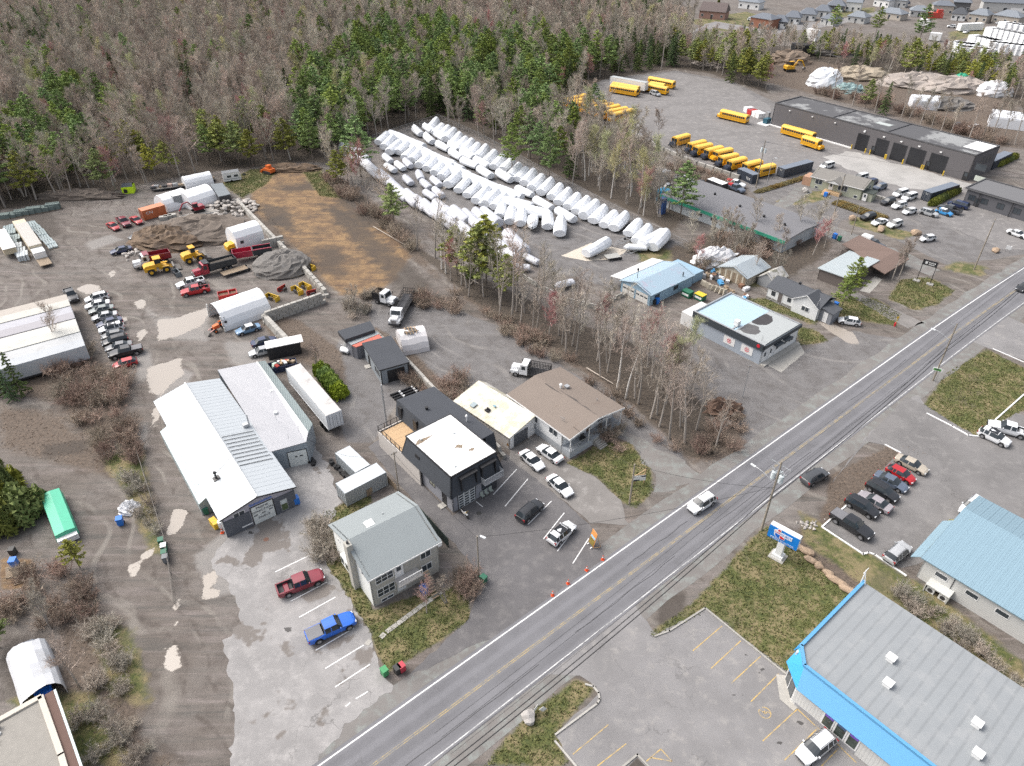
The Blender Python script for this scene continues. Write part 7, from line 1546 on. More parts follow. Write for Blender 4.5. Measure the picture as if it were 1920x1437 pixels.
t,L=place('tarp_trailer','trailer load under a bright green tarp with white boards at its end','trailer',(126,1006),(96,928),1.2);h=L/2
MB().prism([(-h,-1.35,.5),(h*.92,-1.35,.5),(h*.92,-1.2,1.75),(-h,-1.2,1.75)],(0,.01,0)).prism([(-h,-1.2,1.75),(h*.92,-1.2,1.75),(h*.92,0,1.9),(-h,0,1.9)],(0,0,-.05)).prism([(-h,0,1.9),(h*.92,0,1.9),(h*.92,1.2,1.75),(-h,1.2,1.75)],(0,0,-.05)).prism([(-h,1.35,.5),(-h,1.2,1.75),(h*.92,1.2,1.75),(h*.92,1.35,.5)],(0,-.01,0)).prism([(h*.92,-1.35,.5),(h*.92,1.35,.5),(h*.92,1.2,1.75),(h*.92,0,1.9),(h*.92,-1.2,1.75)],(.03,0,0)).prism([(-h,-1.35,.5),(-h,1.35,.5),(-h,1.2,1.75),(-h,0,1.9),(-h,-1.2,1.75)],(-.03,0,0)).build('tarp',M('green_tarp',(.06,.42,.26),.45,0,.08,1.5,bump=.4,bscale=2),t)
for j in range(3):MB().span((h*.92,-1.2,.4+j*.3),(h+.4,1.2,.62+j*.3)).build('board',WHITE,t)
wheels(t,(-.5,.5),1.15,.35)
def heap(label,px,py,rx,ry,h2,mat,name='plastic_heap',cat='heap',seed=1,n=22,m=10,amp=.35,kind=None):
 q=random.Random(seed);p=G(px,py);k=MB();g=[]
 for i in range(m+1):
  t_=i/m;row=[]
  for j in range(n):
   a=2*math.pi*j/n;rr=math.cos(t_*math.pi/2)**.8*(1+q.uniform(-amp,amp)*.5);row.append((rx*rr*math.cos(a),ry*rr*math.sin(a),max(0,h2*math.sin(t_*math.pi/2)*(1+q.uniform(-amp,amp)*(.6 if 0<i<m else .1))-.02)))
  g.append(row)
 for i in range(m):
  for j in range(n):k.face([g[i][j],g[i][(j+1)%n],g[i+1][(j+1)%n],g[i+1][j]])
 o=k.build(name,mat,None,None,(p.x,p.y,-.02));tag(o,label,cat);
 if kind:o['kind']=kind
 return o
PL=M('white_plastic_sheet',(.66,.66,.67),.4,0,.12,2,dirt=(.40,.38,.37),dscale=.7,dlo=.6,dhi=.72)
heap('crumpled white plastic sheet heap by the lane at lower left',244,956,1.4,1.2,1.2,PL,seed=3,amp=.6);heap('crumpled plastic scrap heap in the brush left of the lane',222,720,.7,1.3,.7,PL,seed=4,amp=.7);heap('white tarp covered boat heap behind the silver shed',1340,492,5.0,3.0,3.2,PL,seed=5,amp=.5,name='tarp_heap')
SOILH=M('brown_soil_heap',(.15,.105,.07),.95,0,.4,2,bump=.6,bscale=3,dirt=(.075,.055,.042),dscale=.4,dlo=.45,dhi=.65);GRV=M('grey_gravel_heap',(.15,.14,.13),.95,0,.3,3,bump=.6,bscale=4,dirt=(.24,.23,.22),dscale=.8,dlo=.55,dhi=.7)
heap('dark brown soil heap in the middle of the yard',318,452,9,7,3.0,SOILH,'soil_heap','heap',6,30,12,.28);heap('wide brown grey soil heap beside the excavator trailer',380,436,12,8,3.2,M('grey_brown_heap',(.14,.115,.095),.95,0,.35,2,bump=.6,bscale=3),'soil_heap','heap',7,30,12,.2);heap('grey gravel heap inside the block wall bay',530,502,6.5,6,3.3,GRV,'gravel_heap','heap',8,30,12,.14)
heap('dark earth bank along the forest edge of the yard',150,370,12,2.6,2.0,M('grey_brown_heap',(.14,.115,.095)),'earth_bank','heap',9,30,8,.3);heap('low heap of brown earth at the top of the soil strip',545,318,9,3,1.6,SOILH,'soil_heap','heap',10,26,8,.3)
heap('rusty brown brush heap by the road edge',1356,770,3.0,2.4,1.6,M('brush_brown',(.14,.09,.065),.95,0,.5,6,bump=.6,bscale=6),'brush_heap','heap',12,26,9,.6)
for i,(px,py,rx,hh,mm,lab)in enumerate([(1560,100,14,4,GRV,'grey gravel heap in the far rubble yard'),(1610,145,13,4,M('sandy_heap',(.34,.29,.22),.95,0,.2,1),'sandy heap in the far rubble yard'),(1720,158,15,4,M('pale_rubble',(.33,.29,.26),.95,0,.25,1),'pale rubble heap beneath the far trees'),(1790,168,14,4.5,M('pale_rubble',(.33,.29,.26)),'long pale rubble heap with a green tarp'),(1770,200,11,3,GRV,'grey gravel heap behind the bus garage'),(1480,118,10,5,M('brush_tan',(.22,.17,.13),.95,0,.4,3),'tan brush heap beside the far excavator'),(1340,122,10,2.5,M('pale_rubble',(.33,.29,.26)),'pale rubble heap at the edge of the far clearing')]):
 heap(lab,px,py,rx,rx*.6,hh,mm,'rubble_heap','heap',20+i,24,8,.3)
heap('green tarp spread over part of the far rubble',1796,165,4,3,5.0,M('green_tarp',(.06,.42,.26)),'green_tarp','tarp',40);heap('lumpy white tarp covered load at the far right',1862,178,7,4.5,5.0,PL,'tarp_heap','heap',41,amp=.2);heap('big white tarp tent in the far rubble yard',1545,160,7,6,6.5,WRAP,'tarp_tent','tent',42,amp=.15);heap('teal grey covered load beside the white tarp tent',1590,172,6,4,3.0,M('teal_tarp',(.20,.29,.29),.6,0,.3,2),'tarp_heap','heap',43)
def far_tent(p0,p1,W,H,lab):tent(lab,p0,p1,W,H,mat=WRAP,straight=H*.6,nseg=5)
far_tent((1708,205),(1759,208),6,4.5,'white wrapped long unit behind the bus garage');far_tent((1852,238),(1935,248),7,5,'long white wrapped unit at the far right');
for i,(f,r,c_)in enumerate([((1784,237),(1798,234),'black'),((1816,240),(1832,238),'white')]):car('suv',c_,f,r,['black suv in the scrub behind the bus garage','white suv in the scrub behind the bus garage'][i],far=True)
# ------------------------------------------------------------ concrete block walls, every block its own piece
def block_wall(label,pts,rows=4,bl=1.25,bh=.62,bw=.62,z=0.0,top=True):
 P=[G(*p,z)for p in pts]
 t=thing('block_wall',label,'wall',(P[0].x,P[0].y,0),0);O=Vector((P[0].x,P[0].y,0))
 me=MB().box((0,0,0),(bl-.03,bw,bh-.025)).mesh('block',CONC);n_all=0
 for a,c in zip(P[:-1],P[1:]):
  L=(c-a).xy.length;n=max(1,int(L/bl));hd=heading(a,c);d=Vector((math.cos(hd),math.sin(hd),0))
  for r_ in range(rows):
   for i in range(n+(r_%2==0)):
    if n_all>290:break
    s_=(i+(.5 if r_%2==0 else 1.0)-.5)*L/n
    if s_>L+.3:continue
    p=Vector((a.x,a.y,0))+d*s_-O
    o=put('block',me,t,(p.x+rnd.uniform(-.02,.02),p.y+rnd.uniform(-.02,.02),bh*(r_+.5)),hd);n_all+=1
 return t
block_wall('pale concrete block wall facing the camera behind the big white tent',[(500,606),(606,569)],4);block_wall('concrete block wall running from the tent corner to the black container',[(500,606),(545,654)],3,bw=.9)
block_wall('long concrete block wall between the yard and the brown soil strip',[(447,384),(486,424),(527,466),(560,499),(587,528),(612,556)],2,1.6,.75,.75)
block_wall('old concrete wall behind the small garage and black building',[(706,634),(768,690),(816,742),(905,822),(940,855)],2,1.9,.8,.5);block_wall('pale timber retaining wall along the lower boat yard',[(948,500),(1000,534),(1060,566),(1120,580),(1168,556)],2,2.0,.5,.25)
block_wall('low pale block wall along the bus yard edge',[(1160,240),(1240,282),(1300,308),(1378,334)],1,2.6,1.2,.6);block_wall('white divider blocks between the bungalow and the parked vans',[(1616,362),(1660,377),(1705,397)],1,2.2,.8,.5);block_wall('bay wall of big grey blocks beside the gravel heap',[(500,466),(527,460)],3,1.6,.75,.75)
def boulder(px,py,s,label,mat,sx=1.4,grp=None,deg=None,seed=None):
 q=random.Random(seed or int(px*7+py));bm=bmesh.new();bmesh.ops.create_icosphere(bm,subdivisions=2,radius=1)
 for v in bm.verts:f=1+.22*math.sin(v.co.x*3.1+q.random()*.3+px)+q.uniform(-.1,.1);v.co*=f;v.co.x*=sx;v.co.z=max(v.co.z,-.55)
 me=bpy.data.meshes.new('boulder');bm.to_mesh(me);bm.free();me.materials.append(mat);p=G(px,py)
 o=put('boulder',me,None,(p.x,p.y,s*.45),R(deg if deg is not None else q.uniform(0,180)));o.scale=(s,s,s*.8);tag(o,label,'boulder',grp);return o
TAN=M('tan_boulder',(.34,.25,.175),.9,0,.2,2,bump=.5,bscale=3);GRB=M('grey_boulder',(.36,.34,.32),.9,0,.18,2,bump=.5,bscale=3)
for i,(px,py,s,sx)in enumerate([(1507,1034,.62,2.0),(1519,1052,.5,1.5),(1536,1064,.55,1.2),(1551,1076,.5,1.3),(1569,1092,.55,2.2),(1588,1108,.6,1.6)]):boulder(px,py,s,'tan boulder in the line between the lawn and the weedy bank',TAN,sx,'tan boulders along the lawn edge',-42)
boulder(992,1350,.75,'grey boulder on the grass strip beside the road',GRB,1.1);boulder(1510,360,.9,'pale boulder before the olive bungalow',GRB,1.2);boulder(1598,412,.9,'tan boulder by the light pole near the grass bank',TAN,1.2);boulder(1651,433,1.0,'tan boulder in front of the white suv in the bus lot',TAN,1.2);boulder(1718,440,1.0,'flat tan boulder beside the lone white hatchback',TAN,1.5);boulder(1866,473,.8,'boulder beside the small white sign at the right',TAN,1.2)
q_=random.Random(5);rm=[]
for s_ in range(4):
 bm=bmesh.new();bmesh.ops.create_icosphere(bm,subdivisions=1,radius=1)
 for v in bm.verts:v.co*=q_.uniform(.7,1.2)
 me=bpy.data.meshes.new('rubble_stone');bm.to_mesh(me);bm.free();me.materials.append(M('pale_broken_concrete',(.40,.37,.34),.9,0,.15,2,rand=.25));rm.append(me)
for i in range(150):
 a,rr=q_.uniform(0,6.28),q_.random()**.5;p=G(431,391)+Vector((7.5*rr*math.cos(a),6.0*rr*math.sin(a),0));s_=q_.uniform(.35,.8)
 o=put('rubble_stone',rm[i%4],None,(p.x,p.y,s_*.4+(1-rr)*2.0*q_.random()),q_.uniform(0,6));o.scale=(s_*q_.uniform(.8,1.5),s_,s_*.7);tag(o,'broken concrete lump in the heap beside the flat roofed shed','rubble','broken concrete heap by the shed')
for i in range(40):
 p=G(258,466)+Vector((q_.gauss(0,1.4),q_.gauss(0,3.5),0));s_=q_.uniform(.25,.7);o=put('rubble_stone',rm[i%4],None,(p.x,p.y,s_*.3),q_.uniform(0,6));o.scale=(s_,)*3;tag(o,'tan stone in the small pile beside the red tipper box','stone','stones by the brown soil heap',)
for i in range(26):
 p=G(1517,985)+Vector((q_.gauss(0,.9),q_.gauss(0,.5),0));s_=q_.uniform(.12,.28);o=put('rubble_stone',rm[i%4],None,(p.x,p.y,s_*.3),q_.uniform(0,6));o.scale=(s_,)*3;tag(o,'grey stone in the small pile by the corner of the white kerb','stone','stones at the kerb corner')
# ------------------------------------------------------------ signs
SB=M('sign_cabinet_blue',(.01,.20,.62),.35,0,.03)
p=G(1458,1044);t=thing('store_sign','blue and white auto parts sign on a white pedestal','sign',(p.x,p.y,0),0)
nrm=Vector((-math.sin(RA-R(0))*0+math.cos(RA),math.sin(RA),0))
t.rotation_euler=(0,0,R(-42));
MB().span((-1.0,-.9,0),(1.0,.9,.12)).build('footing',CONC,t)
MB().prism([(-.7,-.55,.12),(.7,-.55,.12),(.7,.55,.12),(-.7,.55,.12)],(0,0,.5)).span((-.42,-.4,.6),(.42,.4,3.0)).build('pedestal',TRIM,t)
cb=MB().span((-1.95,-.38,2.95),(1.95,.38,5.1)).build('cabinet',TRIM,t);MB().span((-1.97,-.41,2.97),(1.97,-.37,5.02)).build('sign_face',SB,cb);MB().span((-1.97,.37,2.97),(1.97,.41,5.02)).build('sign_face',SB,cb)
emblem(cb,Vector((-.35,-.43,4.2)),Vector((1,0,0)),Vector((0,0,1)),1.0);text(cb,'lettering','PIÈCES D\u2019AUTOS',(0,-.43,3.22),.36,WHITE,sx=1.15)
p=G(1190,908);t=thing('lot_sign','small black and white sign in a new wood frame beside a leaning pole','sign',(p.x,p.y,0),R(8))
MB().span((-.06,-.06,0),(.06,.06,1.0)).span((1.3,-.06,0),(1.42,.06,3.0)).span((-.1,-.05,1.75),(1.36,.05,1.85)).tube((1.36,0,2.7),(.1,0,1.8),.05,.05,4).span((-.06,-.06,0),(.06,.06,1.8)).build('frame',NEWWOOD,t);s_=MB().span((-.3,-.12,.7),(1.5,-.06,1.7)).build('panel',WHITE,t);MB().span((.8,-.135,1.42),(1.5,-.12,1.68)).span((-.3,-.135,.72),(.6,-.12,.95)).span((-.3,-.135,1.5),(-.1,-.12,1.68)).build('print',INK,s_)
p=G(1112,1022);t=thing('roadwork_sign','roadwork sign board with orange frame and trailer legs by the road','sign',(p.x,p.y,0),R(-65))
o=MB().prism([(-.6,-.35,.25),(.6,-.35,.25),(.6,.1,2.5),(-.6,.1,2.5)],(0,.05,.02)).build('board',M('orange_board',(.62,.27,.08),.6),t);MB().prism([(-.52,-.37,.3),(.52,-.37,.3),(.52,-.16,1.3),(-.52,-.16,1.3)],(0,-.01,0)).build('striped_panel',M('black_yellow_panel',(.20,.15,.03),.6,0,.9,6),o);MB().prism([(-.5,-.15,1.4),(.5,-.15,1.4),(.5,0.02,1.9),(-.5,0.02,1.9)],(0,-.01,0)).build('blue_panel',M('pale_blue_panel',(.25,.45,.58)),o);MB().prism([(-.5,.02,1.95),(.5,.02,1.95),(.5,.09,2.4),(-.5,.09,2.4)],(0,-.01,0)).build('white_panel',WHITE,o)
k=MB()
for s in(1,-1):k.tube((s*.6,-.35,.2),(s*.75,.6,.05),.05).tube((s*.6,.1,2.4),(s*.75,.7,.05),.04)
k.build('legs',NEWWOOD,t)
for x in(-.4,.4):MB().tube((x,-.55,.12),(x+.12,-.55,.12),.15,.15,8).build('wheel',TRIM,t)
pa,pb=G(1718,527),G(1743,534);t=thing('post_sign','dark hanging sign between two tall posts on the side lawn','sign',(pa.x,pa.y,0),heading(pa,pb));d=(pb-pa).length
MB().box((0,0,.12),(1.3,1.0,.24)).box((d,0,.12),(1.3,1.0,.24)).build('footing',CONC,t);MB().tube((0,0,0),(0,0,5.2),.07).tube((d,0,0),(d,0,5.2),.07).build('post',BLACK,t);o=MB().span((-.1,-.05,4.0),(d+.1,.05,5.2)).build('panel',M('dark_sign',(.03,.03,.035),.5),t);k=MB()
for j in range(5):k.span((d*.42+j*d*.1,-.07,4.6),(d*.42+j*d*.1+d*.07,-.05,4.85))
k.span((d*.15,-.07,4.3),(d*.32,-.05,4.9)).span((d*.42,-.07,4.25),(d*.85,-.05,4.4));k.build('lettering',WHITE,o)
p=G(1747,717);
for lab,px,py,zz,sz in(('small green and white direction sign on the roadside pole',1749,713,2.4,(1.5,.06,.7)),('small white sign board on two legs at the far right verge',1888,472,1.1,(1.1,.08,.9))):
 p=G(px,py);t=thing('small_sign',lab,'sign',(p.x-.1,p.y-.25,0),R(-30));o=MB().box((0,0,zz),sz).build('panel',WHITE,t)
 if zz>2:MB().box((-.05,-.045,zz),(1.15,.03,.42)).build('print',M('green_print',(.10,.32,.08),.5),o);MB().box((-.1,-.065,zz+.08),(.7,.02,.16)).build('print',INK,o)
 MB().span((-.4,-.03,0),(-.34,.03,zz)).span((.34,-.03,0),(.4,.03,zz)).build('legs',STEEL,t)
for i,(px,py,a)in enumerate([(1004,1336,60),(1018,1337,20)]):p=G(px,py);t=thing('lawn_sign',['small white lawn sign tilted beside the grey boulder','small white lawn sign lying over beside another lawn sign'][i],'sign',(p.x,p.y,0),R(a));MB().box((0,0,.75),(.8,.03,.55),0,0,.3+i*.7).build('panel',WHITE,t);MB().tube((-.2,0,0),(-.2,0,.6),.02).tube((.2,0,0),(.2,0,.6),.02).build('legs',STEEL,t)
CO=M('cone_orange',(.72,.09,.02),.5)
ck=(MB().box((0,0,.02),(.42,.42,.04)).tube((0,0,.04),(0,0,.8),.17,.04,12).mesh('cone_body',CO),MB().tube((0,0,.42),(0,0,.62),.106,.072,12).mesh('cone_band',WHITE))
for i,(px,py)in enumerate([(1036,1117),(1065,1095),(1100,1070),(1130,1050),(417,1000)]):
 p=G(px,py);t=thing('traffic_cone',['orange traffic cone at the lower end of the line beside the road','second orange traffic cone up the road edge','third orange traffic cone up the road edge','orange traffic cone nearest the roadwork sign','orange traffic cone beside the garage corner'][i],'cone',(p.x,p.y,.04),.4*i,'cones along the road edge' if i<4 else None);put('body',ck[0],t);put('band',ck[1],t)
def bin_(px,py,col,label,deg=0,s=1.0,lid=None):
 p=G(px,py);t=thing('wheelie_bin',label,'bin',(p.x,p.y,0),R(deg));t.scale=(s,)*3;mm=M('bin_'+col[0],col[1],.5)
 MB().prism([(-.25,-.28,.06),(.25,-.28,.06),(.25,.28,.06),(-.25,.28,.06)],(0,0,.2)).prism([(-.3,-.34,.25),(.3,-.34,.25),(.3,.34,.25),(-.3,.34,.25)],(0,0,.75)).build('body',mm,t);MB().box((0,0,1.04),(.66,.74,.08)).build('lid',lid or mm,t)
 for s_ in(1,-1):MB().tube((s_*.3,.3,.12),(s_*.22,.3,.12),.12,.12,10).build('wheel',TYRE,t)
BB=('blue',(.02,.16,.55));BG2=('green',(.02,.12,.07));BK=('black',(.03,.03,.03));BGR=('grey',(.15,.16,.17))
for px,py,c_,lab,d in[(380,938,BB,'blue bin in the nook left of the white garage',20),(228,984,BB,'blue bin alone by the lane beside the plastic heap',20),(66,966,BB,'blue bin tucked under the big cedar',40),(30,1062,BB,'blue bin on the wooden pallet at lower left',10),(27,1040,BK,'black bin on the dirt at the lower left edge',10),(796,1113,BB,'blue bin under the bare bush before the grey roofed house',35),(907,1092,BG2,'dark green bin at the foot of the pole',50),(722,1266,('leafgreen',(.05,.26,.10)),'green bin at the lawn corner by the parking stalls',40),(754,1258,('crimson',(.42,.04,.06)),'red bin at the lawn corner by the parking stalls',40),(746,1262,BK,'black bin lying between red and green bins',40),(557,945,BB,'blue bin at the right side of the lettered garage',35),(305,1022,BG2,'dark green bin at the head of the row by the lane',20),(310,1033,BG2,'pale lidded green bin in the row by the lane',20),(311,1045,BG2,'green bin lower in the row by the lane',20),(313,1054,BGR,'grey bin at the end of the row by the lane',20),(1231,570,BB,'blue bin at the corner of the blue garage',40),(1226,571,BK,'black bin at the corner of the blue garage',40),(1565,578,BB,'blue bin beside the porch of the small white house',40),(1547,370,BB,'blue bin before the olive bungalow steps',40),(1564,448,BB,'blue bin at the end of the gravel lane',30),(1573,452,BG2,'green bin at the end of the gravel lane',30),(388,963,BG2,'green bin beside the sand box by the garage',20)]:
 bin_(px,py,c_,lab,d,1.25 if c_[0]in('blue',)else 1.1,TRIM if 'pale lidded' in lab else None)
for px,py,c1,lab in[(1288,556,M('green_skip',(.02,.13,.07),.5),'dark green waste container beside the blue garage'),(1312,562,M('yellow_lid',(.62,.45,.03),.5),'waste container with yellow lid behind the flat roofed shop')]:
 p=G(px,py);t=thing('waste_container',lab,'waste container',(p.x,p.y,0),R(-50));MB().prism([(-1.0,-.7,.1),(1.0,-.7,.1),(1.0,-.6,1.2),(-1.0,-.6,1.3)],(0,1.4,0)).build('body',M('green_skip',(.02,.13,.07)),t);MB().box((0,0,1.32),(2.1,1.5,.12)).build('lid',c1,t);MB().span((-.8,-.76,.5),(.8,-.70,.9)).build('label_panel',WHITE,t)
p=G(404,986);t=thing('sand_box','yellow salt box and white tank at the garage corner','salt box',(p.x,p.y,0),R(-45));MB().box((0,0,.5),(1.6,.8,1.0)).build('box',PY,t);MB().tube((.9,.5,.1),(.9,.5,1.2),.4,.4,12).build('tank',WHITE,t)
p=G(871,968);t=thing('motor_scooter','white dirt bike leaning at the corner of the black building','motorbike',(p.x,p.y,.03),R(-50))
for x in(-.65,.65):MB().tube((x,-.05,.32),(x,.05,.32),.32,.32,14).build('wheel',TYRE,t)
MB().prism([(-.7,-.1,.75),(-.2,-.1,.9),(.35,-.1,.95),(.4,-.1,.6),(0,-.1,.45),(-.3,-.1,.5)],(0,.2,0)).prism([(.35,-.09,.9),(.75,-.09,.72),(.72,-.09,.66),(.4,-.09,.8)],(0,.18,0)).build('body',TRIM,t);MB().tube((.62,0,.32),(.42,0,1.05),.04).tube((.42,-.38,1.08),(.42,.38,1.08),.025).build('fork',M('yellow_fork',(.6,.4,.08)),t);MB().box((-.25,0,.93),(.6,.18,.08)).build('seat',BLACK,t)
cm={}
for i in range(3):
 p=G(905+i*8,934-i*5);t=thing('metal_chair',['pale metal chair nearest the glazed garage door','middle pale metal chair before the black building','pale metal chair furthest from the glazed garage door'][i],'chair',(p.x,p.y,.03),R(40),'pale metal chairs before the black building');MB().box((0,0,.45),(.5,.5,.05)).build('seat',M('pale_green_chair',(.36,.40,.36),.5),t);MB().box((0,.25,.75),(.5,.05,.55),0,0,0).build('backrest',M('pale_green_chair',(.36,.40,.36)),t)
 for x in(-.22,.22):
  for y in(-.22,.22):MB().span((x-.02,y-.02,0),(x+.02,y+.02,.43)).build('leg',STEEL,t)
p=G(1477*0+1677,624*0+612);t=thing('fire_hydrant','red and yellow fire hydrant on the verge by the road','hydrant',(p.x,p.y,0));MB().tube((0,0,0),(0,0,.7),.16,.15,10).tube((0,0,.7),(0,0,.9),.15,.05,10).tube((-.25,0,.5),(.25,0,.5),.08).build('body',RED,t);MB().tube((.5,.6,0),(.5,.6,1.6),.04).box((.5,.6,1.6),(.4,.05,.5)).build('marker',M('yellow_marker',(.65,.42,.05)),t)
for px,py,lab in((30,1070,'grey wooden pallet with bins at lower left'),(46,1082,'brown wooden pallet lying at lower left')):
 p=G(px,py);t=thing('pallet',lab,'pallet',(p.x,p.y,0),R(30))
 for j in range(7):MB().span((-1.1,-1.0+j*.3,.12),(1.1,-.78+j*.3,.16)).build('slat',WOOD,t)
 MB().span((-1.1,-1,0),(-.95,1,.12)).span((.95,-1,0),(1.1,1,.12)).build('bearer',WOOD,t)
for j,(px,py)in enumerate([(1318,536),(1326,540),(1332,544),(1338,545),(1345,548),(1352,551),(1358,553)]):p=G(px,py);t=tag(MB().box((0,0,.6),(1.2,.2,1.2),R(-50+j*4),0,.25).box((.2,.1,.9),(.9,.1,.5),R(-40)).build('scrap_pallet',M('pale_board',(.5,.45,.36)),None,None,(p.x,p.y,0),.2*j),'pale wooden pallet leaning in the junk row behind the flat roofed shop','pallet','leaning pallets behind the flat shop')
for j in range(26):
 px,py=rnd.uniform(1318,1400),rnd.uniform(500,560);py=505+(px-1318)*.55+rnd.uniform(-14,18);p=G(px,py);o=tag(MB().box((0,0,.3),(rnd.uniform(.5,1.6),rnd.uniform(.4,1),rnd.uniform(.3,.9)),0,0,rnd.uniform(-.4,.4)).box((.3,.2,.5),(.5,.4,.5),1).build('scrap_piece',(WOOD,PL,STEEL,M('rust_junk',(.20,.11,.07)),DARK,M('blue_junk',(.08,.28,.5)))[j%6],None,None,(p.x,p.y,0),rnd.uniform(0,6)),'odd piece of scrap in the junk row behind the shop','scrap','scrap in the junk row')
for px,py,lab,mm,sz in[(1246,378,'bright blue tank container at the end of the green workshop',M('bright_blue_tank',(.02,.25,.42),.5),(3.6,2.8,3.0)),(1240,335,'grey box trailer beside the green workshop',STEEL,(4,2.4,2.4)),(1240,400,'dark blue tarp roll standing before the green workshop',M('blue_tarp',(.04,.09,.25),.6,0,.3,3),(1.5,1.5,4.0))]:
 p=G(px,py);o=tag(MB().box((0,0,sz[2]/2),sz).box((0,0,sz[2]+.05),(sz[0]+.1,sz[1]+.1,.1)).build('storage_tank' if 'tank' in lab else 'storage_box',mm,None,None,(p.x,p.y,0),R(-48)),lab,'container')
t=thing('forklift','yellow forklift behind the green trimmed workshop','forklift',G(1316,352),R(-20));MB().span((-1.1,-.6,.3),(.6,.6,1.2)).build('body',LY,t);MB().span((.7,-.5,0),(.8,-.35,3.2)).span((.7,.35,0),(.8,.5,3.2)).span((.7,-.5,1.5),(.8,.5,1.6)).build('mast',M('rust_mast',(.16,.10,.06)),t);MB().span((-.8,-.55,2.0),(.4,.55,2.08)).build('guard',BLACK,t);wheels(t,(-.7,.4),.6,.32)
# ------------------------------------------------------------ utility poles and cables
POLE=M('pole_wood',(.27,.235,.19),.9,0,.15,3);CABLE=M('black_cable',(.02,.02,.022),.6)
def pole(label,base,h,lean=(0,0),r=.15,arms=(),trans=0,lamp=None,mat=None,name='utility_pole',cat='utility pole'):
 p=G(*base);t=thing(name,label,cat,(p.x,p.y,0));t.rotation_euler=(lean[1],lean[0],0)
 MB().tube((0,0,0),(0,0,h),r,r*.68,10).build('post',mat or POLE,t,50)
 for z,w,a in arms:
  d=Vector((math.cos(a),math.sin(a),0));o=MB().box((0,0,z),(w,.1,.12),a).build('crossarm',STEEL if w>1.6 else POLE,t);k=MB()
  for s in(-.46,-.2,.2,.46):k.tube(d*(w*s)+Vector((0,0,z+.05)),d*(w*s)+Vector((0,0,z+.25)),.05,.04,6)
  k.build('insulator',STEEL,o)
 for j in range(trans):
  a=(RA+R(90),RA-R(90),RA)[j];d=Vector((math.cos(a),math.sin(a),0))*.55;o=MB().tube(d+Vector((0,0,h-3.2)),d+Vector((0,0,h-2.1)),.32,.32,14).tube(d+Vector((0,0,h-2.1)),d+Vector((0,0,h-2.0)),.26,.2,14).build('transformer',M('transformer_grey',(.55,.60,.61),.5),t,50);MB().tube(d+Vector((0,0,h-2)),d+Vector((.05,0,h-1.7)),.06,.04,6).build('bushing',DARK,o)
 if lamp:
  z,ln,a=lamp;d=Vector((math.cos(a),math.sin(a),0));k=MB();pr=Vector((0,0,z))
  for q in range(1,7):tt=q/6;c_=d*(ln*tt)+Vector((0,0,z+.9*math.sin(tt*1.7)));k.tube(pr,c_,.045,.045,6);pr=c_
  o=k.build('lamp_arm',STEEL,t);MB().box(pr+d*.3+Vector((0,0,-.03)),(.75,.26,.14),a).build('lamp_head',M('lamp_grey',(.6,.62,.63),.4),o)
 return t
AX=RA+R(90)
pole('leaning timber pole with three grey transformers and a street lamp beside the road',(1427,995),12.6,(.00,0),.17,((12.0,3.0,AX),(10.9,2.4,AX)),3,(8.6,3.2,AX))
pole('timber road pole with street lamp and thin crossarm further up the road',(1749,714),11.6,(0,0),.15,((11.2,2.0,AX),),0,(8.2,2.8,AX))
pole('utility pole with two transformers beside the navy container',(1417,352),13.0,(0,0),.17,((12.6,2.6,0),(11.6,2.0,.6)),2);pole('thin lamp pole beside the grass bank of the bus yard',(1438,345),7.0,(0,0),.09,(),0,(6.6,.6,-.6),STEEL,'lamp_pole','lamp pole');pole('smooth grey metal pole behind the timber deck',(725,797),8.0,(0,0),.17,(),0,None,STEEL,'metal_pole','pole');pole('thin grey pole between the driveway and the grey containers',(748,922),7.6,(0,0),.1,((7.3,.9,RA),),0,None,POLE)
pole('bare timber pole by the dark lot entrance',(898,1082),7.6,(0,0),.11,(),0,(7.0,.5,-.5));pole('weathered timber pole beside the small lot sign',(1180,945),7.6,(0,0),.15,(),0);pole('faint grey pole on the open gravel',(1392,745),6.5,(0,0),.08,((6.3,.8,.3),),0,None,STEEL);pole('pale light pole at the lower end of the grass bank',(1563,405),11,(0,0),.15,((10.7,1.8,.9),));pole('pale pole beside the tan boulder in the bus lot',(1596,440),7.5,(0,0),.12);pole('timber pole near the far right verge',(1826,506),12,(0,0),.15,((11.6,2.0,.9),))
def cable(label,pts,r=.03,sag=.6,mat=CABLE,name='cable',n=14):
 k=MB()
 for a,b2 in zip(pts[:-1],pts[1:]):
  pr=Vector(a)
  for i in range(1,n+1):
   t_=i/n;c_=Vector(a).lerp(Vector(b2),t_)-Vector((0,0,4*sag*t_*(1-t_)));k.tube(pr,c_,r,r,4,0,False);pr=c_
 return tag(k.build(name,mat),label,'cable')
p1,p2=G(1427,995),G(1749,714);dv=p2-p1;p0=p1-dv;p3=p2+dv;p4=p3+dv
def at(p,z,off=0):n_=Vector((-dv.y,dv.x,0)).normalized();return Vector((p.x,p.y,z))+n_*off
cable('thick black telephone cable strung along the road poles',[at(p0,6.2,-.1),at(p1,6.2,-.1),at(p2,6.2,-.1),at(p3,6.2,-.1)],.055,1.0);cable('second thick black cable just above the telephone cable',[at(p0,6.9,.1),at(p1,6.9,.1),at(p2,6.9,.1),at(p3,6.9,.1)],.05,.9)
for z,o_,lab in((11.2,1.2,'thin power wire on the road side of the crossarms'),(11.2,-1.2,'thin power wire on the lot side of the crossarms'),(12.3,0,'topmost thin power wire along the road poles'),(9.0,.1,'thin neutral wire below the transformers')):cable(lab,[at(p0,z,o_),at(p1,z,o_),at(p2,z-.8,o_),at(p3,z,o_)],.016,.8)
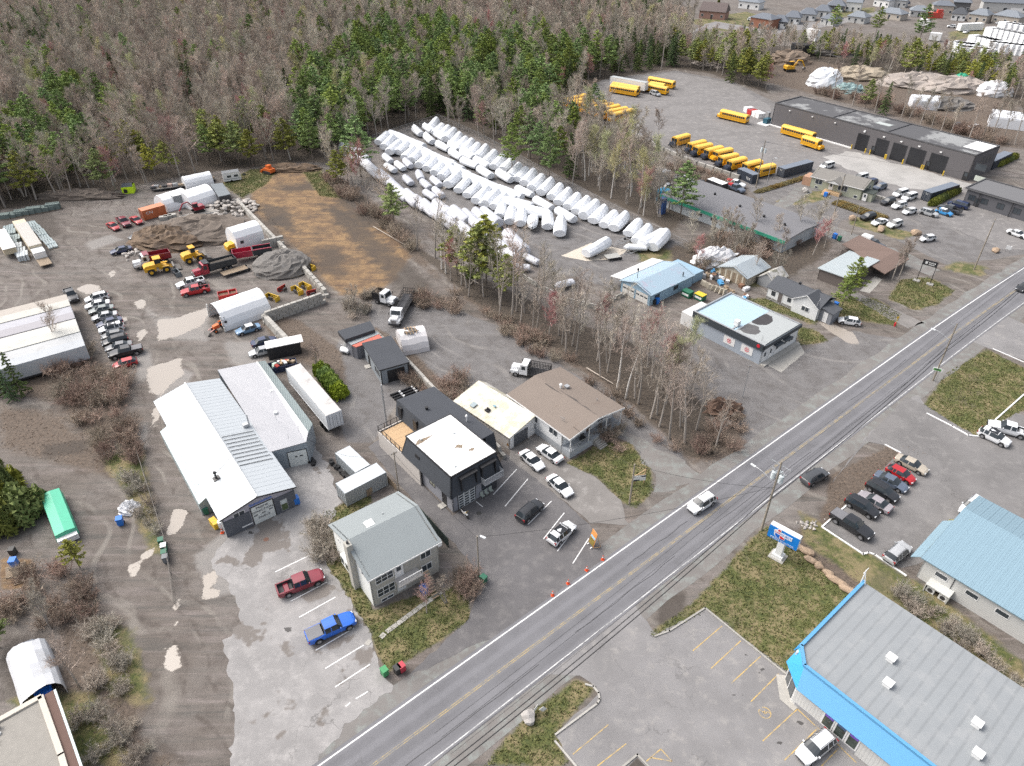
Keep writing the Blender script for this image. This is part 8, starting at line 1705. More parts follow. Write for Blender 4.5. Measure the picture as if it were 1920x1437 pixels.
k1=G(898,1082);cable('thin service wire crossing the road to the lot pole',[at(p1,8.2),Vector((k1.x,k1.y,7.4))],.02,1.0);k2=G(1180,945);cable('thin service wire from the road pole to the bungalow pole',[at(p1,8.0),Vector((k2.x,k2.y,7.4))],.02,.7);k3=G(748,922);cable('thin wire from the lot pole to the pole by the containers',[Vector((k1.x,k1.y,7.3)),Vector((k3.x,k3.y,7.3))],.018,.5);kk_=G(725,797);cable('thin wire from the metal pole to the black building',[Vector((kk_.x,kk_.y,7.0)),G(760,760,6.0)],.018,.3);cable('thin wire from the timber pole to the bungalow roof',[Vector((k2.x,k2.y,7.2)),G(1075,800,4.6)],.018,.5);cable('thin wire from the container pole towards the annex roof',[Vector((k3.x,k3.y,7.2)),G(650,855,3),G(575,822,5)],.018,.4);b3=G(1417,352);cable('power line from the transformer pole across the bus yard',[Vector((b3.x,b3.y,12.6)),Vector((b3.x+75,b3.y-30,11.5)),Vector((b3.x+140,b3.y-70,11.5))],.02,1.2)
# ------------------------------------------------------------ fences
def mesh_fence(label,pts,h=2.1,step=3.0,mat=STEEL,top=True):
 P=Gp(pts);t=thing('chain_link_fence',label,'fence',(P[0].x,P[0].y,0));O=Vector((P[0].x,P[0].y,0));pm=MB().tube((0,0,0),(0,0,h),.04,.04,6).mesh('post',mat);w=MB()
 for a,c in zip(P[:-1],P[1:]):
  L=(c-a).length;n=max(1,int(L/step))
  for i in range(n):put('post',pm,t,a.lerp(c,i/n)-O)
  for z in(.1,.55,1.05,1.55,h):w.tube(a-O+Vector((0,0,z)),c-O+Vector((0,0,z)),.018 if z<h else .03,None,4)
  m=int(L/.45)
  for i in range(m):
   p,q2=a.lerp(c,i/m)-O,a.lerp(c,min(1,(i+1)/m))-O;w.tube(p,q2+Vector((0,0,h)),.012,None,3,0,False);w.tube(q2,p+Vector((0,0,h)),.012,None,3,0,False)
 w.build('wire_mesh',mat,t)
mesh_fence('chain link fence along the forest side of the boat yard',[(700,266),(822,226),(900,262),(1000,318),(1100,372),(1200,424),(1290,470)]);mesh_fence('wire fence along the left side of the lane',[(262,862),(290,950),(312,1020),(322,1080),(330,1140)],1.1,3.0,M('old_fence_grey',(.16,.145,.13),.9))
P=[G(688,925),G(700,918),G(735,905)];t=thing('picket_fence','low weathered wooden fence between containers and the grey roofed house','fence',(P[0].x,P[0].y,0));O=Vector((P[0].x,P[0].y,0));sm=MB().box((0,0,.65),(.16,.03,1.3)).mesh('picket',WOOD)
a,c=G(690,932),G(728,905);L=(c-a).length;n=int(L/.2)
for i in range(n):put('picket',sm,t,a.lerp(c,i/n)-O+Vector((0,0,rnd.uniform(-.05,.05))),heading(a,c))
a,c=G(728,905),G(745,922);L=(c-a).length;n=int(L/.2)
for i in range(n):put('picket',sm,t,a.lerp(c,i/n)-O,heading(a,c))
MB().box(((G(690,932)+G(728,905))/2-O)+Vector((0,0,1.0)),((G(728,905)-G(690,932)).length,.05,.08),heading(G(690,932),G(728,905))).build('rail',WOOD,t)
a,c=G(785,965),G(842,1028);t=thing('hedge_fence','dark green board fence between the driveway and the grey roofed house','fence',(a.x,a.y,0),heading(a,c));L=(c-a).length;sm=MB().box((0,0,.9),(.33,.04,1.8)).mesh('board',M('dark_green_board',(.03,.05,.045),.8,0,.1,rand=.2))
for i in range(int(L/.36)):put('board',sm,t,(i*.36+.18,0,0))
# ------------------------------------------------------------ far houses at the upper right
def far_house(p0,p1,D,h,pk,wall,roof,label,cols=3,garage=True,hip=True,name='house'):
 A,B=G(*p0,h),G(*p1,h);a=heading(A,B);L=(B-A).length;t=thing(name,label,'house',(A.x,A.y,0),a,'houses on the far street')
 MB().span((0,0,0),(L,D,h)).build('wall',wall,t);o=.5;ins=min(D/2,L*.3)if hip else-.0
 k=MB();r0,r1=(ins,D/2,pk),(L-ins,D/2,pk);e=[(-o,-o,h-.1),(L+o,-o,h-.1),(L+o,D+o,h-.1),(-o,D+o,h-.1)]
 k.prism([e[0],e[1],r1,r0],(0,0,.2));k.prism([e[2],e[3],r0,r1],(0,0,.2));k.prism([e[1],e[2],r1],(0,0,.2));k.prism([e[3],e[0],r0],(0,0,.2));k.build('roof',roof,t)
 for j in range(cols):
  x=L*(.12+.76*j/max(1,cols-1));f=MB().span((x-.7,-.06,1.2),(x+.7,-.0,2.5)).build('window',TRIM,t);MB().span((x-.6,-.09,1.3),(x+.6,-.06,2.4)).build('pane',PANE,f)
 if garage:MB().span((L*.60,-.08,.05),(L*.92,-.01,2.5)).build('garage_door',WHITE,t)
 MB().span((L*.45,-.08,.05),(L*.52,-.01,2.2)).build('door',DARK,t);return t
RC=shingle('slate_blue_shingle',(.14,.155,.18),.15);RD=shingle('dark_brown_shingle',(.13,.105,.10),.2);RG2=shingle('grey_blue_far_roof',(.19,.21,.235),.12)
WG=M('pale_grey_wall',(.45,.45,.44),.8);WW=M('white_wall',(.68,.68,.67),.8);WB=M('rust_brick',(.27,.12,.075),.9,0,.15,3);WD=M('dark_wall',(.10,.10,.105),.8);WT=M('tan_wall',(.42,.38,.33),.8)
hl=[((1312,20),(1360,24),9,4,8,M('pink_brick',(.30,.18,.15),.9),RD,'brown steep roofed house at the left of the far street',False,False),((1408,32),(1446,38),9,5,7,WB,RC,'brick red house with pale lower storey on the far street',False,True),((1446,40),(1476,42),9,3.4,6,WD,RC,'dark bungalow with white garage on the far street',True,True),((1472,32),(1500,34),9,3.4,6,WG,RC,'grey bungalow behind the parked white car on the far street',True,True),((1500,26),(1530,28),9,3.4,6,WG,RC,'grey roofed bungalow fourth in the far row',True,True),((1528,20),(1556,22),9,3.4,6,WG,RC,'grey roofed bungalow fifth in the far row',True,True),((1552,10),(1584,12),9,3.4,6,WD,RC,'dark fronted bungalow with double door in the far row',True,True),((1588,4),(1616,6),9,5,7,WW,RG2,'tall white house at the top edge',False,False),((1640,-2),(1668,2),9,4,6,WW,RG2,'white house with dark pillars at the top edge',True,True),((1676,0),(1700,2),9,4,6,WG,RG2,'pale house cut by the top edge',False,True),((1540,34),(1564,38),8,3.2,5.5,WG,RC,'low grey roof behind the tall pine on the far street',False,True),((1590,30),(1622,34),8,3.2,5.5,WG,RG2,'grey blue roofed house among bare trees',False,True),((1648,22),(1690,28),8,3.2,5.5,WT,RG2,'wide grey roofed house beyond the bare trees',False,True),((1708,20),(1742,22),8,3.2,5.5,WG,RG2,'grey roofed house in front of the white truck',False,True),((1752,10),(1790,12),9,5,7,WT,RC,'tan house with tall windows at the top right',False,True),((1790,4),(1822,6),9,5,7,WD,RC,'dark two storey house at the top right',False,True),((1786,26),(1812,28),8,3.4,6,WW,M('black_tarp_roof',(.06,.065,.075),.6),'white house with black patched roof',False,True),((1818,26),(1852,30),9,4,6.5,WT,RG2,'stone fronted grey roofed house near the right edge',False,True),((1864,28),(1912,34),9,4,6.5,WT,RG2,'long grey roofed house at the right edge',False,True),((1846,4),(1935,8),9,5,7.5,WG,RC,'long dark blue roofed row house at the top right corner',True,False),((1386,2),(1424,6),8,4,6,WW,RG2,'pale house with white railing behind the hedge',False,True)]
for p0_,p1_,D_,h_,pk_,w_,r_,lab,gar,hp in hl:far_house(p0_,p1_,D_,h_,pk_,w_,r_,lab,garage=gar,hip=hp)
for f,r,c_,kd,lab in[((1418,38),(1402,36),'white','van','white van before the brick red far house'),((1506,33),(1488,31),'white','suv','white suv on a driveway of the far street'),((1530,28),(1546,29),'white','van','white van by the fourth far bungalow'),((1776,49),(1793,50),'white','suv','white car in the far storage lot left of the trailer'),((1796,51),(1810,52),'white','suv','white car in the far storage lot next to another white car'),((1806,61),(1817,58),'white','sedan','white car alone on the path of the far lot'),((1866,43),(1882,42),'silver','sedan','silver car at the right of the far lot'),((1450,39),(1462,40),'bluegrey','suv','blue grey car before the dark far bungalow'),((1680,7),(1694,9),'white','suv','white car near the top edge'),((1694,4),(1706,6),'navy','suv','dark blue car near the top edge')]:car(kd,c_,f,r,lab,far=True,group='cars among the far houses')
for(p0_,p1_,H_,lab)in[((1804,46),(1846,44),4.0,'long white camper trailer in the far storage lot'),((1725,36),(1744,38),4.0,'white camper trailer beside the red machine'),((1512,54),(1532,58),6.0,'white box truck on the far street'),((1745,62),(1766,64),4.0,'white trailer seen through the far trees')]:box_unit('white_trailer',lab,'trailer',p0_,p1_,H_*.9,3.0,H_*.9,WHITE,WHITE,1,zb=.4,ribs=False,doors=False)
tag(MB().box((0,0,1.5),(8,3,3)).box((2,0,3.5),(3,2,2)).build('red_machine',paint('machine_red',(.5,.06,.04)),None,None,(*G(1752,34)[:2],0)),'red machine beside a white camper in the far lot','machine')
WBL=M('white_film_bale',(.78,.79,.80),.4,0,.05,.4)
ib=0
for row,(x0,y0,x1,y1,nn,hh)in enumerate([(1790,92,1822,96,5,3.2),(1826,84,1870,94,6,4.2),(1856,72,1925,86,8,5),(1880,62,1945,72,7,5.2),(1800,99,1850,104,6,3.0),(1852,96,1935,106,9,4.4)]):
 for j in range(nn):
  px,py=x0+(x1-x0)*j/(nn-1),y0+(y1-y0)*j/(nn-1);p=G(px,py)
  for lv in range(2):o=tag(MB().box((0,0,hh/4+lv*hh/2),(5.2,5.2,hh/2-.06),.2).build('film_bale',WBL,None,None,(p.x,p.y,0)),'white film wrapped bale in the big stack at the far right','bale','white bales stacked far right')
t=thing('tarp_shed','brown hedge mass behind the far excavator','heap',G(1500,104));MB().box((0,0,2.4),(8,6,5)).build('dark_shed',M('black_shed',(.025,.025,.028),.7),t);t['label']='black tarp covered shed behind the far excavator';t['category']='shed'
for i,(px,py)in enumerate([(1395,166),(1402,172),(1410,176),(1417,180)]):p=G(px+8,py+44-i);o=tag(MB().box((0,0,.8),(3,2.2,1.6),.3).box((0,0,1.65),(2.8,2.0,.1),.3).build('supply_crate',(WHITE,paint('bin_red',(.45,.02,.02)),WHITE,WHITE)[i],None,None,(p.x,p.y,0)),['white crate next to the lone bus in the yard','red crate next to the lone bus in the yard','white crate right of the red crate by the lone bus','outer white crate near the bus garage corner'][i],'crate')
t=thing('compressor_unit','teal compressor unit on a white slab at the bus garage corner','machine',G(1437,232),R(40));MB().box((0,0,.1),(6,4,.2)).build('slab',TRIM,t);MB().box((0,0,1.0),(2.6,1.6,1.6)).build('body',M('teal_machine',(.02,.09,.13),.5),t);MB().box((1.6,1.0,1.8),(1.2,1.2,3.2)).build('tank',STEEL,t)
# ------------------------------------------------------------ trees
def leafmat(name,col,rand=.25,clump=.35,hue=0.0):
 m,n,l,b=_new(name)
 geo=n.new('ShaderNodeNewGeometry').outputs['Position'];oi=n.new('ShaderNodeObjectInfo').outputs['Random']
 tc=n.new('ShaderNodeTexCoord').outputs['Object']
 k=math_n(n,l,'MULTIPLY_ADD',noise(n,l,tc,2.0,3,.7),2*clump,1-clump)
 k=math_n(n,l,'MULTIPLY',k,math_n(n,l,'MULTIPLY_ADD',oi,2*rand,1-rand))
 v=n.new('ShaderNodeVectorMath');v.operation='SCALE';v.inputs[0].default_value=col;l.new(k,v.inputs['Scale'])
 h=n.new('ShaderNodeHueSaturation');l.new(v.outputs[0],h.inputs['Color'])
 o2=math_n(n,l,'FRACT',math_n(n,l,'MULTIPLY',oi,7.31));l.new(math_n(n,l,'MULTIPLY_ADD',o2,hue,.5-hue/2),h.inputs['Hue']);l.new(math_n(n,l,'MULTIPLY_ADD',o2,-.3,1.1),h.inputs['Saturation'])
 l.new(h.outputs[0],b.inputs['Base Color']);b.inputs['Roughness'].default_value=.8
 b.inputs['Specular IOR Level'].default_value=.15
 MATS[name]=m;return m
TWIG=leafmat('grey_twigs',(.42,.365,.305),.28,.2,.05);TWIGR=leafmat('reddish_twigs',(.44,.28,.25),.2,.25,.03);TWIGB=leafmat('budding_twigs',(.46,.45,.27),.2,.25,.06)
LIMB=M('grey_limb',(.33,.295,.26),.9,0,.2,3,rand=.25);BIRCH=M('pale_birch_bark',(.55,.52,.48),.8,0,.15,3,rand=.2)
NEED=leafmat('pine_needles',(.22,.30,.09),.25,.4,.05);NEEDD=leafmat('dark_spruce_needles',(.105,.15,.055),.3,.4,.06);NEEDL=leafmat('yellow_green_needles',(.29,.32,.085),.25,.4,.05);CEDAR=leafmat('cedar_foliage',(.15,.175,.045),.25,.4,.05)
BUD=leafmat('yellow_green_buds',(.46,.48,.21),.2,.3,.05);BUDR=leafmat('red_buds',(.34,.11,.11),.2,.3,.04);SHRUB=leafmat('brown_shrub_twigs',(.30,.235,.185),.3,.25,.05);GREENB=leafmat('fresh_green_shrub',(.20,.27,.04),.15,.35,.04)
class Tri:
 def __init__(s):s.v=[];s.q=[]
 def tri(s,a,b,c):i=len(s.v);s.v+=[a,b,c];s.q.append((i,i+1,i+2))
 def limb(s,p,q,r0,r1,n=4):
  d=np.array(q)-p;L=np.linalg.norm(d)
  if L<1e-5:return
  d=d/L;a=np.cross(d,(0.3,.2,.93));a/=np.linalg.norm(a)+1e-9;b=np.cross(d,a);i=len(s.v)
  for c,r in((p,r0),(q,r1)):
   for k in range(n):t=2*math.pi*k/n;s.v.append(c+(a*math.cos(t)+b*math.sin(t))*r)
  for k in range(n):k2=(k+1)%n;s.q.append((i+k,i+k2,i+n+k2,i+n+k))
 def mesh(s,name,mat):
  me=bpy.data.meshes.new(name);me.from_pydata([tuple(v)for v in s.v],[],s.q);me.materials.append(mat);return me
def rv(q):
 v=np.array([q.gauss(0,1),q.gauss(0,1),q.gauss(0,1)]);return v/(np.linalg.norm(v)+1e-9)
def bare_tree(seed,H=15.0,spread=.36,nb=17,buds=None,first=.38,twig=.028,dense=1.0,multi=1,up=.95):
 """returns trunk, twig crown (and bud) triangles"""
 q=random.Random(seed);T,C,B=Tri(),Tri(),Tri()
 stems=[]
 for s in range(multi):
  lean=np.array([q.gauss(0,.05+.10*(multi>1)),q.gauss(0,.05+.10*(multi>1)),1]);p=np.array([q.gauss(0,.25)*(multi>1),q.gauss(0,.25)*(multi>1),-.2]);pts=[p];hh=H*q.uniform(.88,1.0)
  for i in range(6):lean=lean+np.array([q.gauss(0,.035),q.gauss(0,.035),0]);p=p+lean*hh/6;pts.append(p)
  stems.append((pts,hh))
  for i in range(6):f0,f1=1-i/6.2,1-(i+1)/6.2;T.limb(pts[i],pts[i+1],.0145*hh*f0+.02,.0145*hh*f1+.02,6)
 for pts,hh in stems:
  for i in range(int(nb*(1.0 if multi==1 else .6))):
   t=first+(1-first)*(i+q.random())/(nb*(1.0 if multi==1 else .6));t=min(t,.99);k=min(5,int(t*6));f=t*6-k;p=pts[k]*(1-f)+pts[k+1]*f
   az=q.uniform(0,6.283);L=H*spread*(1.12-.75*t)*q.uniform(.75,1.2)*(1.0 if multi==1 else .75);d=np.array([math.cos(az),math.sin(az),up*q.uniform(.7,1.4)]);d/=np.linalg.norm(d);a=p
   r=.019*L+.022;nseg=4;br=[p]
   for j in range(nseg):d=d+np.array([q.gauss(0,.13),q.gauss(0,.13),.11]);d/=np.linalg.norm(d);b=a+d*L/nseg;C.limb(a,b,r*(1-j/nseg*.8),r*(1-(j+1)/nseg*.8),3);br.append(b);a=b
   for j in range(int(11*dense)):
    t2=q.uniform(.22,1.0)*nseg;k2=min(nseg-1,int(t2));bp=br[k2]+(br[k2+1]-br[k2])*(t2-k2);d2=d*.55+rv(q)*.85+np.array([0,0,.42]);d2/=np.linalg.norm(d2);L2=L*q.uniform(.22,.42);e=bp+d2*L2;C.limb(bp,e,.018+.003*L,.009,3)
    for m in range(int(9*dense)):
     c=bp+(e-bp)*q.uniform(.2,1.0);d3=d2*.9+rv(q)*.7+np.array([0,0,.45]);d3/=np.linalg.norm(d3);L3=q.uniform(.55,1.4);w=np.cross(d3,rv(q));w/=np.linalg.norm(w)+1e-9;tp=c+d3*L3;C.tri(c-w*twig*.7,c+w*twig*.7,tp)
     if buds:
      for z in range(buds):x=c+d3*L3*q.uniform(.3,1.05)+rv(q)*.12;u,v=rv(q)*q.uniform(.07,.15),rv(q)*q.uniform(.07,.15);B.tri(x,x+u,x+v)
 return T,C,B
def conifer(seed,H=14.0,kind='pine'):
 q=random.Random(seed);T,C=Tri(),Tri();T.limb(np.array([0,0,-.2]),np.array([q.gauss(0,.2),q.gauss(0,.2),H*.97]),.013*H,.03,6)
 if kind=='pine':
  n=52;base=.30
  for i in range(n):
   t=base+(1-base)*((i+q.random())/n);az=i*2.4+q.uniform(-.5,.5);env=(1-((t-base)/(1-base))**1.6)*(.62+.38*min(1,(t-base)/.18));L=H*.285*env*q.uniform(.65,1.2)+.35;p=np.array([0,0,t*H]);d=np.array([math.cos(az),math.sin(az),q.uniform(.0,.38)]);e=p+d*L;C2=e
   T.limb(p,e,.05,.015,3);m=int(10+L*9)
   for j in range(m):
    f=q.uniform(.28,1.06);c=p+d*L*f+rv(q)*np.array([.45,.45,.22])*(.35+L*.16);s=q.uniform(.26,.52)
    for z in range(2):u,v=rv(q)*s,rv(q)*s;u[2]*=.6;v[2]=abs(v[2])*.7;C.tri(c-(u+v)/3,c+u,c+v)
 elif kind=='spruce':
  n=60;base=.06
  for i in range(n):
   t=base+(1-base)*((i+q.random())/n);az=i*2.4+q.uniform(-.5,.5);L=H*.185*(1.03-t)**.85*q.uniform(.72,1.15)+.12;p=np.array([0,0,t*H]);d=np.array([math.cos(az),math.sin(az),-.28]);m=int(8+L*14)
   for j in range(m):
    f=q.uniform(.08,1.05);c=p+d*L*f+rv(q)*.20*(.4+.5*f*L*.4);s=q.uniform(.20,.42);u,v=d*s*q.uniform(.5,1.2)+rv(q)*s*.6,rv(q)*s;C.tri(c-(u+v)/3,c+u,c+v);u=rv(q)*s;C.tri(c-u*.5,c+u*.6+d*s*.4,c+v*.8)
 else:
  for i in range(1900):
   t=q.random()**.8;rr=H*.2*(1-t)**.7*(1+.16*math.sin(t*13+i%5))*(q.random()**.3);az=q.uniform(0,6.283);c=np.array([math.cos(az)*rr,math.sin(az)*rr,.25+t*H*.96]);s=q.uniform(.22,.46);u,v=rv(q)*s,rv(q)*s;u[2]=abs(u[2])+.15;C.tri(c-v*.4,c+v*.4,c+u)
 return T,C
def shrub(seed,r=2.0,h=2.2,n=34,tw=.03,buds=0):
 q=random.Random(seed);C,B=Tri(),Tri()
 for i in range(n):
  az=q.uniform(0,6.28);d=np.array([math.cos(az)*q.uniform(.2,1)*r/h,math.sin(az)*q.uniform(.2,1)*r/h,1.0]);p=np.array([q.gauss(0,.2*r),q.gauss(0,.2*r),0]);L=h*q.uniform(.6,1.1)/math.sqrt(1+(r/h)**2*.4);e=p+d*L;mid=p+d*L*.5+rv(q)*.15;C.limb(p,mid,.028,.02,3);C.limb(mid,e,.02,.01,3)
  for j in range(26):
   c=p+(e-p)*q.uniform(.25,1);d3=d*.5+rv(q)*.8;d3/=np.linalg.norm(d3);w=np.cross(d3,rv(q));w/=np.linalg.norm(w)+1e-9;C.tri(c-w*tw*.5,c+w*tw*.5,c+d3*q.uniform(.35,.85))
   for z in range(buds):x=c+d3*q.uniform(.1,.8);s=q.uniform(.07,.15);B.tri(x,x+rv(q)*s,x+rv(q)*s)
 return C,B
def leafy(seed,r,h,n=1500,s0=.2,s1=.42):
 q=random.Random(seed);C=Tri()
 for i in range(n):
  v=rv(q);v[2]=abs(v[2]);k=q.uniform(.55,1.0)*(1+.13*math.sin(v[0]*7+v[1]*5));c=np.array([v[0]*r*k,v[1]*r*k,.15+v[2]*h*k]);u,w=rv(q)*q.uniform(s0,s1),rv(q)*q.uniform(s0,s1);C.tri(c-(u+w)/3,c+u,c+w)
 return C
def kinds_bare(seeds,twm,trm,budm=None,**kw):
 out=[]
 for s in seeds:
  T,C,B=bare_tree(s,**kw);out.append((T.mesh('trunk',trm),C.mesh('twig_crown',twm),B.mesh('buds',budm)if budm else None))
 return out
V={'bare':kinds_bare(range(5),TWIG,LIMB),'tall':kinds_bare(range(10,13),TWIG,LIMB,H=17,spread=.26,first=.5,nb=15),'birch':kinds_bare(range(20,23),TWIG,BIRCH,H=16,spread=.25,first=.45,nb=14,dense=.85),'budding':kinds_bare(range(30,33),TWIGB,BIRCH,BUD,H=15,spread=.3,buds=1,first=.34),'red':kinds_bare(range(40,42),TWIGR,LIMB,BUDR,H=12,spread=.36,buds=1,first=.3),'clump':kinds_bare(range(50,53),TWIG,LIMB,H=13,spread=.3,multi=3,first=.3,nb=16),'thin':kinds_bare(range(14,18),TWIG,LIMB,H=15,spread=.28,first=.34,nb=14,dense=.62),'pine':[],'pine_y':[],'spruce':[],'cedar':[]}
for s in range(4):T,C=conifer(60+s,15,'pine');V['pine'].append((T.mesh('trunk',BARK),C.mesh('needle_crown',NEED),None))
for s in range(3):T,C=conifer(70+s,13,'pine');V['pine_y'].append((T.mesh('trunk',BARK),C.mesh('needle_crown',NEEDL),None))
for s in range(4):T,C=conifer(80+s,13,'spruce');V['spruce'].append((T.mesh('trunk',BARK),C.mesh('needle_crown',NEEDD),None))
for s in range(2):T,C=conifer(90+s,8,'cedar');V['cedar'].append((T.mesh('trunk',BARK),C.mesh('needle_crown',CEDAR),None))
SHR=[shrub(s)[0].mesh('shrub_twigs',SHRUB)for s in range(4)];SHRG=[shrub(s+9)[0].mesh('shrub_twigs',leafmat('grey_shrub_twigs',(.36,.32,.265),.25,.2,.04))for s in range(3)]
NAMES={'thin':('bare_tree','tree'),'bare':('bare_tree','tree'),'tall':('bare_tree','tree'),'birch':('birch_tree','tree'),'budding':('budding_tree','tree'),'red':('red_budding_tree','tree'),'clump':('bare_tree','tree'),'pine':('pine_tree','pine tree'),'pine_y':('pine_tree','pine tree'),'spruce':('spruce_tree','spruce tree'),'cedar':('cedar_tree','cedar')}
def tree(kind,p,scale,label,group=None,vi=None,rz=None):
 v=V[kind];T,C,B=v[vi if vi is not None else rnd.randrange(len(v))];nm,cat=NAMES[kind]
 t=thing(nm,label,cat,(p[0],p[1],0),rnd.uniform(0,6.28)if rz is None else rz,group);t.scale=(scale*rnd.uniform(.92,1.1),scale*rnd.uniform(.92,1.1),scale)
 put('trunk',T,t);c=put('crown',C,t)
 if B:put('buds',B,c)
 return t
CONIF=[(Gp(a),d,k)for a,d,k in[([(560,150),(700,100),(900,110),(1130,130),(1170,190),(1050,195),(1000,260),(880,230),(790,220),(640,270),(560,300)],.44,'pine'),([(560,150),(700,100),(900,110),(1130,130),(1170,190),(1050,195),(1000,260),(880,230),(790,220),(640,270),(560,300)],.34,'spruce'),([(640,90),(760,60),(960,90),(1120,110),(1080,150),(860,150),(700,160)],.45,'pine'),([(-300,250),(60,250),(190,270),(185,330),(60,390),(-300,420)],.55,'pine'),([(-300,60),(90,60),(150,110),(40,130),(-300,160)],.5,'spruce'),([(100,200),(190,190),(200,240),(110,250)],.6,'pine'),([(940,250),(1060,230),(1090,330),(1000,320)],.5,'pine'),([(1120,90),(1260,100),(1270,130),(1130,150)],.55,'spruce'),([(380,270),(600,260),(600,306),(400,320)],.35,'pine_y'),([(180,310),(400,300),(400,322),(200,362)],.30,'pine_y'),([(1250,90),(1420,90),(1430,170),(1260,130)],.42,'pine_y'),([(1480,85),(1700,98),(1900,125),(1900,180),(1700,140),(1500,110)],.45,'pine_y'),([(640,20),(860,10),(900,60),(660,70)],.35,'pine'),([(1040,20),(1240,20),(1240,70),(1050,70)],.25,'spruce')]]
BUDZ=[Gp(a)for a in[[(1090,330),(1160,240),(1240,285),(1270,400),(1180,410)],[(560,170),(640,200),(640,270),(560,290)],[(860,170),(900,170),(920,230),(860,230)],[(1300,640),(1250,690),(1220,650)]]]
THINZ=Gp([(1030,200),(1060,186),(1180,240),(1250,290),(1230,330),(1130,300),(1050,260)])
pts=[]
def fill(poly,step,zone,keep=1.0):
 xs=[p[0]for p in poly];ys=[p[1]for p in poly];y=min(ys)
 while y<max(ys):
  st=step*(1+max(0,(y-180))/900);x=max(min(xs),-0.75*(y+90));xe=min(max(xs),.75*(y+90))
  while x<xe:
   a,b2=x+rnd.uniform(-.45,.45)*st,y+rnd.uniform(-.45,.45)*st
   if rnd.random()<keep and inside(a,b2,poly)and not(inside(a,b2,THINZ)and rnd.random()<.72):pts.append((a,b2,zone))
   x+=st
  y+=st
fill(FOREST,4.3,'forest');fill(BAND,4.2,'band');fill(BELT,3.1,'belt',.9);fill(GARDEN,4.6,'garden',.6)
BY={}
for a,b2,z in pts:
 k=None;q=rnd.random()
 for poly,dens,kk in CONIF:
  if inside(a,b2,poly)and rnd.random()<dens:k=kk;break
 if k is None and z!='garden':
  for poly in BUDZ:
   if inside(a,b2,poly)and rnd.random()<.4:k='budding';break
 if k is None:
  if z=='garden':k='red' if q<.22 else('bare' if q<.7 else 'clump')
  elif z=='belt':k='pine_y' if b2>160 and q<.3 else 'thin' if q<.74 else 'bare' if q<.78 else 'birch' if q<.86 else 'red' if q<.89 else 'budding' if q<.92 else 'pine_y' if q<.955 and b2>125 else 'tall'
  elif z=='band':k='bare' if q<.42 else 'tall' if q<.6 else 'birch' if q<.70 else 'red' if q<.76 else 'spruce' if q<.86 else 'pine_y' if q<.95 else 'budding'
  else:k='bare' if q<.48 else 'tall' if q<.68 else 'clump' if q<.80 else 'birch' if q<.85 else 'red' if q<.89 else 'budding' if q<.935 else 'spruce' if q<.965 else 'pine'
 BY.setdefault(k,[]).append((a,b2,z))
LAB={('bare','forest'):'leafless grey tree in the big bare wood behind the yards',('bare','band'):'leafless grey tree in the wooded band before the far houses',('bare','belt'):'leafless grey tree in the belt between the soil strip and the boats',('bare','garden'):'leafless tree around the old sheds'}
KN={'thin':'thin open leafless tree','bare':'leafless spreading grey tree','tall':'tall narrow leafless tree','clump':'many stemmed leafless tree','birch':'pale trunked bare birch','budding':'tree in pale yellow green bud','red':'tree in reddish bud','pine':'green pine','pine_y':'yellowish green pine','spruce':'dark green spruce','cedar':'cedar'}
ZN={'forest':'in the wood behind the yards','band':'in the wooded band before the far houses','belt':'in the tree belt beside the brown soil strip','garden':'around the old sheds by the white house'}
LIMIT={'thin':190,'bare':130,'tall':90,'clump':70,'birch':60,'budding':60,'red':50,'pine':110,'pine_y':80,'spruce':90}
far={}
for k,lst in BY.items():
 lst.sort(key=lambda p:p[0]**2+p[1]**2)
 for i,(a,b2,z)in enumerate(lst):
  sc=rnd.uniform(.72,1.08)*(.62 if z=='garden' else .86 if z=='belt' and b2<120 else 1.0 if z=='belt' else .72 if z=='band' else 1.0)
  if i<LIMIT.get(k,60):tree(k,(a,b2),sc,KN[k]+' '+ZN[z],KN[k]+'s '+ZN[z])
  else:far.setdefault(k,[]).append((a,b2,sc))
